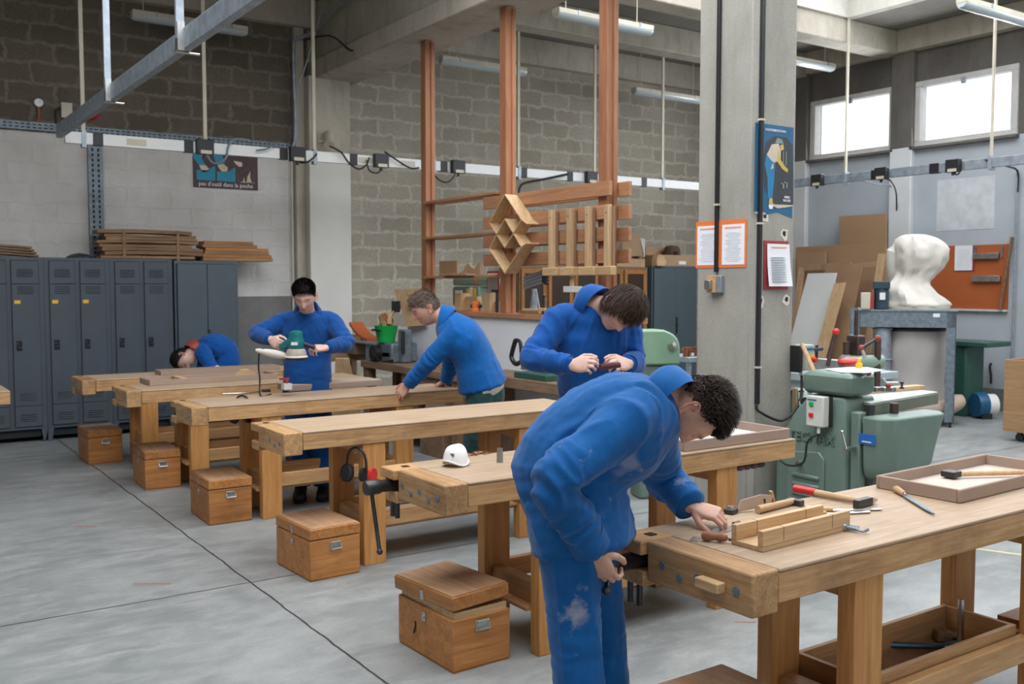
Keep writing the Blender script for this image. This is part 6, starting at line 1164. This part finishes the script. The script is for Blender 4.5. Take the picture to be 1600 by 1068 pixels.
def hair(root, H, m, n, length, thick, style='short', wide=1.0, s=1.0, seed=1, shift=0., wdt=.0011):
    """cap on the skull plus combed strands; length(dx,dy,dz) in metres"""
    mb = MB(); nu, nv = 90, 60; rs = []
    def offs(dx, dy, dz):
        e = dz - hairline(math.atan2(dx, dy)) - (shift * max(0, min(1, (abs(dx) * 1.3 - dy * .8 - .1) * 2))) + .12 * noise.noise(V((dx, dy, dz)) * 8 + V((0, seed, 0))); k = max(0, min(1, e / .16)); k = k * k * (3 - 2 * k)
        return e, -.004 + (thick(dx, dy, dz) + .004) * k + (.0022 * noise.noise(V((dx, dy, dz)) * 7 + V((seed, 0, 0))) * k if style != 'short' else .001 * k * noise.noise(V((dx, dy, dz)) * 12))
    def surf(dx, dy, dz, o): p = head_pt(dx, dy, dz, wide); q = V((p.x, p.y, p.z)).normalized(); return (p + q * o) * s
    for i in range(1, nv):
        ph = PI * i / nv; dz = -math.cos(ph); q = math.sin(ph); row = []
        for j in range(nu): dx, dy = q * math.sin(2 * PI * j / nu), q * math.cos(2 * PI * j / nu); row.append(H @ surf(dx, dy, dz, offs(dx, dy, dz)[1]))
        rs.append(row)
    mb.loft(rs); rr = random.Random(seed); cnt = 0; crown = V((.1, -.45, .88)).normalized()
    while cnt < n:
        v = V((rr.gauss(0, 1), rr.gauss(0, 1), rr.gauss(0, 1))).normalized(); e, o = offs(*v)
        if e < -.05: continue
        cnt += 1; L = length(*v) * rr.uniform(.7, 1.15) * s; nl = v.copy(); fl = (v - crown); fl = (fl - nl * fl.dot(nl)); fl = fl.normalized() if fl.length > 1e-4 else V((0, 1, 0))
        if style == 'long': fl = (fl + V((0, .35, -.1))).normalized(); w = (fl * 1.0 + nl * .28)
        elif style == 'brush': w = nl * .7 + V((0, .6, .25)) + fl * .2
        else: w = nl * .75 + fl * .45
        w = (w + V((rr.gauss(0, .12), rr.gauss(0, .12), rr.gauss(0, .1)))).normalized(); b = surf(*v, o - .002); pts = [b]; p = b; d = w.copy()
        for k in range(4):
            p = p + d * L / 4; pl = p.normalized(); rad = surf(*pl, offs(*pl)[1]).length
            if p.length < rad + .0006: p = pl * (rad + .0006 + .0015 * rr.random())
            pts.append(p); d = (d - pl * (.16 if style == 'long' else .05)).normalized()
        sd = d.cross(nl); sd = sd.normalized() if sd.length > 1e-4 else V((1, 0, 0)); W_ = wdt * s * rr.uniform(.8, 1.6); vs = []
        for k, q in enumerate(pts): kk = W_ * (1 - (k / 4) ** 2 * .85); vs += [H @ (q + sd * kk), H @ (q - sd * kk)]
        mb.add(vs, [(2 * k, 2 * k + 1, 2 * k + 3, 2 * k + 2) for k in range(4)], True)
    me = mb.mesh('hair'); me.materials.append(m); o = bpy.data.objects.new('hair', me); C.objects.link(o); o.parent = root; o.location = -root.location; return o
def folds(seed, amp=.009, fs=5.5, joints=(), jamp=None, zs=.62):
    off = V((seed * 7.3, seed * 3.1, seed * 1.7))
    def f(p):
        q = V((p.x * fs, p.y * fs, p.z * fs * zs)) + off; w = noise.noise(q * .6) * 1.2; a = 1 - abs(noise.noise(q + V((w, w, w)))) * 2.1; d = amp * (a * abs(a)) * .9
        for c, ax, r in joints:
            r_ = p - c; dd = r_.length
            if dd < r * 2.4: k = math.exp(-(dd / (r * 1.15)) ** 2); al = r_.dot(ax); q2 = (r_ - ax * al) * 7 + ax * (al * 27) + off * 2; d += amp * (1.25 if jamp is None else jamp) * k * (1 - 2.6 * abs(noise.noise(q2))) 
        return d + amp * .18 * noise.noise(p * 34 + off)
    return f
def person(label, J, hd, mats, base, vox=.004, cvox=.008, s=1.0, seed=1, name='person', hands=None, tint=None, jk=None, fat=1.0, hair_args=None, collar=.5, amp=.009, hem=.13, shoes=True, extra=None, wr=1.0, fatd=1.0, stains=None, cuff=.045, hshift=0., colm=None, tee=False):
    root = T(name, label, 'person', base); Hc, Fv, Uv = hd; Fv = Fv.normalized(); Uv = (Uv - Fv * Uv.dot(Fv)).normalized(); Rv = Fv.cross(Uv)
    H = Matrix(((Rv.x, Fv.x, Uv.x, Hc.x), (Rv.y, Fv.y, Uv.y, Hc.y), (Rv.z, Fv.z, Uv.z, Hc.z), (0, 0, 0, 1)))
    hipV = (J['hipR'] - J['hipL']); pel = (J['hipR'] + J['hipL']) / 2; shV = (J['shR'] - J['shL']); shc = (J['shR'] + J['shL']) / 2; latH = hipV.normalized(); latS = shV.normalized()
    mid = J['mid']; ch_ = J['chest']; nb = J['neck']; latM = (latH + latS).normalized()
    # ---- skin body
    b = MB(); head_mesh(b, H, hd_wide.get(seed, 1.0), 1.0, s)
    nk = H @ (V((0, -.028, -.055)) * s); limb(b, [nb - (nk - nb) * .4, nb, (nb + nk) / 2 - Fv * .004, nk, H @ (V((0, -.02, -.02)) * s)], [x * s for x in (.07, .062, .055, .056, .05)], [x * s for x in (.06, .058, .056, .06, .055)], latS)
    limb(b, [pel, mid, ch_, nb], [.13 * s, .12 * s, .14 * s, .07 * s], [.09 * s, .085 * s, .09 * s, .06 * s], [latH, latM, latS, latS])
    for q in 'RL':
        limb(b, [nb * .5 + J['sh' + q] * .5, J['sh' + q], J['el' + q], J['wr' + q]], [.04 * s, .045 * s, .038 * s, .027 * s]); limb(b, [pel, J['hip' + q], J['kn' + q], J['an' + q]], [.06 * s, .07 * s, .05 * s, .035 * s])
        hp = hands[q]; limb(b, [J['el' + q] * .3 + J['wr' + q] * .7, J['wr' + q], J['wr' + q] + V(hp[0]).normalized() * .02 * s], [.033 * s, .027 * s, .027 * s], [.03 * s, .02 * s, .019 * s], V(hp[0]).cross(V(hp[1])).normalized())
        hand(b, J['wr' + q], hp[0], hp[1], q, *hp[2:], s=s * 1.0)
        fd = J.get('ft' + q, J['fdir']); limb(b, [J['an' + q], J['an' + q] + V((0, 0, -.05)) + fd * .03, J['an' + q] + V((0, 0, -.06)) + fd * .15], [.035 * s, .04 * s, .035 * s], [.035 * s, .03 * s, .02 * s])
    me = fuse(b, vox, 1); n = len(me.vertices); co = np.empty(n * 3); me.vertices.foreach_get('co', co); co = co.reshape(-1, 3); Hi = np.array(H.inverted()); lc = (co @ Hi[:3, :3].T + Hi[:3, 3]) / s
    col = np.ones((n, 4)); X, Y, Z = np.abs(lc[:, 0]), lc[:, 1], lc[:, 2]; g = lambda *a: np.exp(-sum(a)); near = (np.linalg.norm(lc, axis=1) < .17)
    def paint(mask, c): 
        mask = (mask * near)[:, None]; col[:, :3] = col[:, :3] * (1 - mask) + np.array(c) * col[:, :3] * mask
    fr = (Y > .05).astype(float)
    paint(fr * .75 * g((X / .022) ** 4, ((Z + .067) / .009) ** 4), (.80, .48, .45)); paint(fr * .9 * g(((X - .03) / .02) ** 4, ((Z - .021 + .15 * (X - .03)) / .005) ** 2), (.28, .2, .16)); paint(fr * .85 * g(((X - .031) / .014) ** 4, ((Z + .005) / .0028) ** 2), (.2, .14, .12))
    paint(fr * .3 * g(((X - .042) / .02) ** 2, ((Z + .03) / .02) ** 2), (1, .72, .68)); paint(fr * .25 * g((X / .014) ** 2, ((Z + .033) / .012) ** 2), (1, .72, .66)); paint(.35 * (X > .077).astype(float), (1, .62, .55))
    if tint: tint(paint, X, Y, Z, g)
    at = me.attributes.new('tint', 'FLOAT_COLOR', 'POINT'); at.data.foreach_set('color', col.ravel())
    me.materials.append(mats['skin']); bo = bpy.data.objects.new('body', me); C.objects.link(bo); bo.parent = root; bo.location = -root.location
    def child(m_, nm, mt, par=None):
        m_.materials.append(mt); o = bpy.data.objects.new(nm, m_); C.objects.link(o)
        if par: o.parent = par; o.location = (0, 0, 0)
        else: o.parent = root; o.location = -root.location
        return o
    # ---- jacket
    j = MB(); sd = (mid - pel).normalized(); kf = s * fat; hm = pel - sd * hem * s if 'hem' not in J else J['hem']
    pj = J.get('pelj', pel)
    limb(j, [hm, pj, mid, ch_, (ch_ * .35 + nb * .65), nb], [x * kf for x in (.188, .182, .172, .19, .15, .078)], [x * kf * fatd ** k9 for x, k9 in ((.15, .1), (.142, .35), (.132, 1), (.135, 1), (.105, .7), (.075, 0))], [latH, latH, latM, latS, latS, latS], 28, 5, .88, .25)
    jn = []
    for q in 'RL':
        sh, el, wr_ = J['sh' + q], J['el' + q], J['wr' + q]; inn = sh * .55 + (ch_ * .4 + nb * .6) * .45; fa = (wr_ - el).normalized(); cu = wr_ - fa * .012
        limb(j, [inn, sh, sh * .5 + el * .5, el, el * .5 + cu * .5, cu], [x * s * wr for x in (.085, .078, .069, .064, max(.056, cuff), cuff)], None, None, 18, 5, 1, .35); jn.append((el, (sh - el).normalized(), .09)); jn.append((el * .4 + cu * .6, fa, .06)); jn.append((sh * .6 + ch_ * .4, (sh - ch_).normalized(), .1))
    jn.append((pel * .6 + mid * .4, sd, .12))
    if extra: extra(j)
    jm = fuse(j, cvox, 3, folds(seed, amp, 5.5, jn)); jo = child(jm, 'jacket', mats['jacket'])
    def stain(me_, pts_):
        n_ = len(me_.vertices); co2 = np.empty(n_ * 3); me_.vertices.foreach_get('co', co2); co2 = co2.reshape(-1, 3); v_ = np.zeros(n_)
        for c_, ra in pts_: d_ = np.linalg.norm(co2 - np.array(c_), axis=1) / ra; v_ = np.maximum(v_, np.clip(1.6 - 1.6 * d_ + .4 * np.sin(co2[:, 0] * 61 + 3 * np.sin(co2[:, 2] * 47)), 0, 1) * (d_ < 1.3))
        a_ = me_.attributes.new('stain', 'FLOAT', 'POINT'); a_.data.foreach_set('value', v_)
    if stains: stain(jm, stains)
    # cuffs edge ring, collar, buttons
    up = J.get('cup', (nk - nb).normalized()); fwd = (Fv - up * Fv.dot(up)).normalized(); fwd = (fwd + (up.cross(latS) if up.cross(latS).dot(fwd) > 0 else -up.cross(latS))).normalized(); sd_ = up.cross(fwd).normalized()
    cb_ = nb + up * .0; rs = []; NN = 30
    for k_, (r_, h_) in enumerate(((.078, -.04), (.077, .005), (.073 + .012 * collar, .04 + .01 * collar), (.081 + .018 * collar, .052 + .012 * collar), (.096 + .014 * collar, .03), (.112, -.012), (.105, -.03))):
        row = []
        for i in range(NN):
            a = R(17) + (2 * PI - R(34)) * i / (NN - 1); e = 1 - abs(i / (NN - 1) - .5) * 2; hh = h_ * (1 if h_ < 0 else (.25 + .95 * min(1, e * 1.3))) - .03 * (1 - e) ** 2; row.append(cb_ + (fwd * math.cos(a) + sd_ * math.sin(a)) * r_ * s + up * hh * s)
        rs.append(row)
    cm = MB(); rs = [[cb_ + (p - cb_) * 1.0 for p in r_] for r_ in rs]; cm.loft(rs, False, True, False); co_ = cm.build('collar', colm or mats['jacket'], jo); md = co_.modifiers.new('sol', 'SOLIDIFY'); md.thickness = .004
    for q in 'RL':
        el, wr_ = J['el' + q], J['wr' + q]; fa = (wr_ - el).normalized(); c0 = wr_ - fa * .03; a_ = fa.orthogonal().normalized(); b_ = fa.cross(a_)
        cf = MB().loft([ringpt(c0 + fa * u * s, a_, b_, r_ * s * wr, r_ * s * wr, 24) for u, r_ in ((-.03, .0045 + cuff), (.0, .0045 + cuff), (.022, .004 + cuff), (.024, .001 + cuff), (.012, cuff - .002), (-.01, .034))], False).build('cuff', mats['jacket'], jo)
    if tee: tt_ = MB(); limb(tt_, [pj + _r * .01, hm + _r * .012, hm - sd * .03 + _r * .014], [.18 * kf, .178 * kf, .176 * kf], [.13 * kf, .135 * kf, .135 * kf], latH, 28); child(fuse(tt_, .008, 2), 'tshirt_hem', M['tee'])
    # ---- trousers
    tr = MB(); limb(tr, [pel + sd * .06 * s, pel, pel - sd * .02 + V((0, 0, -.06 * s))], [.145 * s, .155 * s, .145 * s], [.11 * s, .122 * s, .115 * s], latH, 24)
    tj = []
    for q in 'RL':
        h_, k_, a_ = J['hip' + q], J['kn' + q], J['an' + q]; limb(tr, [h_ + V((0, 0, .03)), h_ * .6 + k_ * .4, k_, k_ * .45 + a_ * .55, a_ + V((0, 0, .0))], [x * s for x in (.09, .092, .078, .074, .076)], None, None, 18, 5, 1, .1); tj += [(k_, (h_ - k_).normalized(), .1), (a_ + V((0, 0, .08)), V((0, 0, 1)), .08), (h_, (h_ - k_).normalized(), .1)]
    tm = fuse(tr, cvox, 3, folds(seed + 5, amp * 1.0, 6.5, tj, .55, .35))
    if stains: stain(tm, stains)
    child(tm, 'trousers', mats['trousers'])
    if shoes:
        for q in 'RL':
            fd = J.get('ft' + q, J['fdir']); a_ = V((J['an' + q].x, J['an' + q].y, 0)); sh_ = MB(); sv = fd.cross(V((0, 0, 1)))
            limb(sh_, [a_ - fd * .05 + V((0, 0, .045)), a_ + V((0, 0, .05)), a_ + fd * .1 + V((0, 0, .042)), a_ + fd * .19 + V((0, 0, .034))], [.038, .043, .05, .042], [.04, .046, .036, .028], sv); limb(sh_, [a_ + V((0, 0, .1)), a_ + V((0, 0, .05))], [.045, .048])
            so = child(fuse(sh_, .006, 1), 'shoe', mats.get('shoe', M['shoe']))
            sl_ = MB(); sl_.loft([[a_ + fd * x + sv * y + V((0, 0, z)) for x, y in [(-.085, -.03), (-.09, 0), (-.085, .03), (0, .042), (.12, .052), (.2, .035), (.225, 0), (.2, -.035), (.12, -.052), (0, -.042)]] for z in (0, .018)], True, False); sl_.build('sole', M['black_rubber'], so, .003)
    if hair_args: hair(root, H, *hair_args, shift=hshift, wide=hd_wide.get(seed, 1.0), s=s, seed=seed)
    return root, H, jo
hd_wide = {}
def feet(J, q, px, py, d):  # ankle above the floor at z .09
    p = A(px, py, d); return V((p.x, p.y, .09))
# ---- 1 foreground man, bending over the end of the nearest bench
h1 = V((.85, -.53, 0)); J = dict(hipR=A(888, 785, 2.87), hipL=A(912, 782, 3.05), mid=A(890, 722, 2.97), chest=A(968, 668, 2.97), neck=A(1042, 626, 2.97), cup=dirv(.68, -.3, -.66), shR=A(982, 655, 2.82), shL=A(1022, 668, 3.14),
    elR=A(866, 752, 2.70), wrR=A(925, 858, 2.80), elL=A(1034, 742, 3.36), wrL=A(1080, 791, 3.23), knR=A(898, 985, 2.88), knL=A(938, 980, 3.08), fdir=h1)
J['anR'] = feet(J, 'R', 915, 1215, 2.9); J['anL'] = feet(J, 'L', 955, 1200, 3.12)
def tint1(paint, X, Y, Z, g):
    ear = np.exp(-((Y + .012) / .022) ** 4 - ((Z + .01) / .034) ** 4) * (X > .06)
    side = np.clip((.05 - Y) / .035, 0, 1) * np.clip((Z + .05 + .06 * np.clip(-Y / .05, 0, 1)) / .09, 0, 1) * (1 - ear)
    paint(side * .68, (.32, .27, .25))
sk1 = skin_mat('skin_tan', (.60, .34, .25)); sk2 = skin_mat('skin_light', (.66, .42, .34)); sk3 = skin_mat('skin_ruddy', (.62, .34, .25))
hr1 = hair_mat('hair_dark_brown', (.034, .022, .016)); hr2 = hair_mat('hair_brown', (.042, .022, .014)); hr3 = hair_mat('hair_grey_blond', (.17, .125, .095)); hr4 = hair_mat('hair_black', (.026, .021, .019))
def top_len(a, b): return lambda x, y, z: b + (a - b) * max(0, min(1, (z - .35) / .3)) 
P1 = person('person in worn blue overalls bending over the nearest bench, one hand on the vise', J, (A(1084, 636, 2.97), dirv(.06, -.96, .2), dirv(.96, .1, -.2)), dict(skin=sk1, jacket=M['blue1'], trousers=M['blue1']), (1.8, 2.3, 0),
    .0035, .0065, 1.0, 1, hands=dict(R=(A(955, 925, 2.84) - J['wrR'], dirv(.45, .1, .85), (.45, .9, .7), .6), L=(A(1112, 800, 3.2) - J['wrL'], dirv(.1, -.9, .3), (.55, .7, .4), .3)), tint=tint1,
    hair_args=(hr1, 5200, top_len(.022, .003), lambda x, y, z: .0012 + .013 * max(0, min(1, (z - .3) / .35)), 'brush'), hshift=.24, collar=.3, amp=.010, fatd=1.22, cuff=.055, stains=[(A(980, 724, 2.80), .045), (A(905, 958, 2.8), .032), (A(888, 772, 2.68), .012), (A(925, 600, 2.75), .02)])
# handle in his right hand already part of the vise; red print patch on jacket
# ---- 2 brown haired boy
J = dict(hipR=A(908, 636, 5.1), hipL=A(955, 640, 5.27), mid=A(922, 575, 4.98), chest=A(925, 520, 4.95), neck=A(925, 478, 4.90), shR=A(872, 500, 4.88), shL=A(980, 515, 5.0),
    elR=A(833, 560, 4.78), wrR=A(893, 570, 4.62), elL=A(990, 566, 4.98), wrL=A(982, 568, 4.72), knR=A(903, 770, 5.12), knL=A(950, 770, 5.3), fdir=V((.1, -1, 0)).normalized())
J['anR'] = feet(J, 'R', 900, 900, 5.12); J['anL'] = feet(J, 'L', 955, 900, 5.32)
P2 = person('person with longer brown hair in blue jacket holding small work in both hands', J, (A(970, 482, 4.78), dirv(.12, -.82, -.45), dirv(.68, .52, -.42)), dict(skin=sk2, jacket=M['blue2'], trousers=M['blue2']), (3.1, 4.0, 0),
    .0045, .0085, 1.0, 2, hands=dict(R=(A(935, 566, 4.52) - J['wrR'], dirv(.1, -.35, .8), (.6, .9, .5), .4), L=(A(955, 565, 4.6) - J['wrL'], dirv(-.1, -.4, .8), (.6, .9, .5), .4)),
    hair_args=(hr2, 4800, lambda x, y, z: .06, lambda x, y, z: .016 + .006 * max(0, z), 'long'), collar=.9, amp=.009, wr=.94)
# ---- 3 grey haired teacher
J = dict(hipL=A(752, 610, 7.0), hipR=A(766, 608, 7.2), hem=A(754, 603, 7.1), pelj=A(749, 584, 7.09), mid=A(740, 558, 7.08), chest=A(722, 528, 7.06), neck=A(694, 500, 7.05), shL=A(712, 522, 6.92), shR=A(708, 515, 7.24),
    elL=A(672, 562, 6.98), wrL=A(638, 600, 7.1), elR=A(706, 560, 7.45), wrR=A(697, 595, 7.55), knL=A(742, 695, 7.0), knR=A(762, 695, 7.2), fdir=V((-.83, .56, 0)))
J['anL'] = feet(J, 'L', 742, 775, 7.05); J['anR'] = feet(J, 'R', 765, 775, 7.3)
P3 = person('grey haired person in royal blue jacket and dark green trousers leaning on the fourth bench', J, (A(666, 481, 7.05), dirv(-.87, -.47, -.05), dirv(-.45, .87, -.1)), dict(skin=sk3, jacket=M['blue3'], trousers=M['greentr']), (3.75, 6.0, 0),
    .005, .009, 1.05, 3, hands=dict(L=(A(622, 618, 7.12) - J['wrL'], dirv(.1, -.5, .8), (.25, .45, .25), .0, .12), R=(A(688, 600, 7.62) - J['wrR'], dirv(0, -1, 0), (.3, .4, .3), .2)),
    hair_args=(hr3, 4200, top_len(.02, .008), lambda x, y, z: .004 + .008 * max(0, min(1, (z - .3) / .4)), 'brush'), collar=.3, amp=.007, fat=1.08, hem=.11, tee=True)
st = MB(); pl3 = (A(752, 610, 7.0) + A(766, 608, 7.2)) / 2
# ---- 4 boy with the sander
J = dict(hipR=A(462, 605, 7.45), hipL=A(498, 605, 7.45), mid=A(481, 560, 7.45), chest=A(481, 520, 7.42), neck=A(480, 488, 7.38), shR=A(443, 503, 7.42), shL=A(519, 503, 7.42),
    elR=A(402, 522, 7.28), wrR=A(423, 530, 7.06), elL=A(541, 536, 7.25), wrL=A(510, 543, 7.03), knR=A(468, 695, 7.35), knL=A(500, 695, 7.35), fdir=V((-.45, -.89, 0)))
J['anR'] = feet(J, 'R', 470, 765, 7.3); J['anL'] = feet(J, 'L', 506, 765, 7.35)
P4 = person('person with short black hair in blue overalls holding an orbital sander over the fourth bench', J, (A(476, 463, 7.22), dirv(.06, -.52, -.85), dirv(0, .84, -.53)), dict(skin=sk2, jacket=M['blue4'], trousers=M['blue4']), (2.85, 7.05, 0),
    .005, .009, 1.0, 4, hands=dict(R=(A(440, 541, 6.97) - J['wrR'], dirv(.55, -.3, .6), (.9, 1.0, .5), .5), L=(A(488, 543, 6.95) - J['wrL'], dirv(-.1, -.75, .5), (.7, .9, .5), .5)),
    hair_args=(hr4, 4500, top_len(.022, .008), lambda x, y, z: .004 + .012 * max(0, min(1, (z - .3) / .4)), 'brush'), collar=.2, amp=.008, hem=.16, wr=.92)
# ---- 5 boy bent right over behind the rear bench
J = dict(hipR=A(350, 578, 9.5), hipL=A(358, 578, 9.72), mid=A(352, 548, 9.6), chest=A(333, 541, 9.55), neck=A(308, 546, 9.48), shR=A(318, 553, 9.36), shL=A(320, 549, 9.66),
    elR=A(333, 580, 9.3), wrR=A(325, 582, 9.1), elL=A(318, 575, 9.6), wrL=A(310, 580, 9.4), knR=A(347, 640, 9.5), knL=A(330, 640, 9.7), fdir=V((-.7, .0, 0)).normalized())
J['anR'] = feet(J, 'R', 345, 690, 9.5); J['anL'] = feet(J, 'L', 325, 690, 9.75)
P5 = person('person in blue overalls with red collar bent low, cheek almost on the rearmost bench', J, (A(287, 560, 9.42), dirv(.25, -.9, -.3), dirv(-.92, -.3, -.1)), dict(skin=sk2, jacket=M['blue2'], trousers=M['blue2']), (2.95, 9.5, 0),
    .0055, .010, .95, 5, hands=dict(R=(dirv(-.6, -.2, -.6), dirv(0, -1, 0), (.5, .6, .4), .3), L=(dirv(-.6, -.2, -.5), dirv(0, -1, 0), (.5, .6, .4), .3)),
    hair_args=(hr4, 3000, lambda x, y, z: .02, lambda x, y, z: .01, 'short'), collar=1.3, amp=.008, colm=M['redpaint'])

# ---- things in the hands
g = T('orbital_sander', 'teal orbital sander with dust bag held by the boy over the fourth bench', 'power tool', A(463, 562, 6.9)); q = g.location.copy()
MB().lathe([(0, .0), (.075, 0), (.078, .006), (.078, .018), (.07, .022)], n=32).build('sanding_pad', M['iron'], g); MB().lathe([(.079, .018), (.081, .022), (.079, .03), (.05, .03)], n=32).build('white_rim', M['white'], g)
MB().lathe([(.07, .028), (.072, .05), (.062, .075), (.05, .08)], n=28).build('skirt', M['tan_plastic'], g); MB().lathe([(.05, .075), (.055, .09), (.055, .14), (.048, .165), (.05, .175), (.045, .2), (.02, .21), (0, .21)], n=28).build('motor_housing', M['teal'], g)
hb = A(443, 540, 6.93) - q; hf = A(487, 541, 6.93) - q; MB().tube([V((0, 0, .15)), V((0, 0, .15)) * .5 + hb * .5, hb, hb + (hb - V((0, 0, .12))) * .25], [.035, .03, .024, .02], 12, 3).build('rear_handle', M['teal'], g); MB().tube([V((0, 0, .13)) * .6 + hf * .4, hf, hf + (hf - V((0, 0, .13))) * .2], [.018, .017, .019], 12).build('front_grip', M['black'], g)
lab = dirv(0, 0, -1); MB().box(lab * .053 + V((0, 0, .115)), (.045, .012, .022), Euler((0, 0, math.atan2(lab.y, lab.x) + PI / 2))).build('label', M['white'], g)
bb0 = A(452, 557, 6.93) - q; bb1 = A(400, 547, 6.85) - q; rs = []
for i in range(9): u = i / 8; c = bb0 * (1 - u) + bb1 * u; r = .012 + .022 * math.sin(PI * min(1, u * 1.05)) ** .6; rs.append(ringpt(c, _u, _f, r * .9, r * 1.2, 14))
MB().loft(rs).build('dust_bag', M['canvas'], g); MB().tube([bb0, bb0 * .5 + bb1 * .5 + V((0, 0, -.022)), bb1 + V((0, 0, -.005))], .007, 8).build('bag_frame', M['black'], g)
k0 = A(430, 545, 6.9) - q; k1 = A(408, 546, 6.85) - q; k2 = A(404, 570, 6.88) - q; k3 = A(406, 592, 6.95) - q; k4 = onz(407, 618, .805) - q
MB().tube([k0, k1, k2, k3, k4, k4 + V((.1, .06, 0))], .006, 8, 6).build('power_cord', M['black'], g)
g = A(952, 573, 4.55); tag(MB().cone(A(938, 573, 4.54) - g, A(968, 570, 4.58) - g, .016, .013, 14).build('small_tool', mat('maroon', (.07, .012, .02), .4), loc=g), 'small dark red tool held in both hands by the brown haired boy', 'tool')
g = T('vise_handle_bar', 'dark crank bar of the nearest vise gripped by the right hand of the foreground person', 'handle', (0, 0, 0)) if False else None
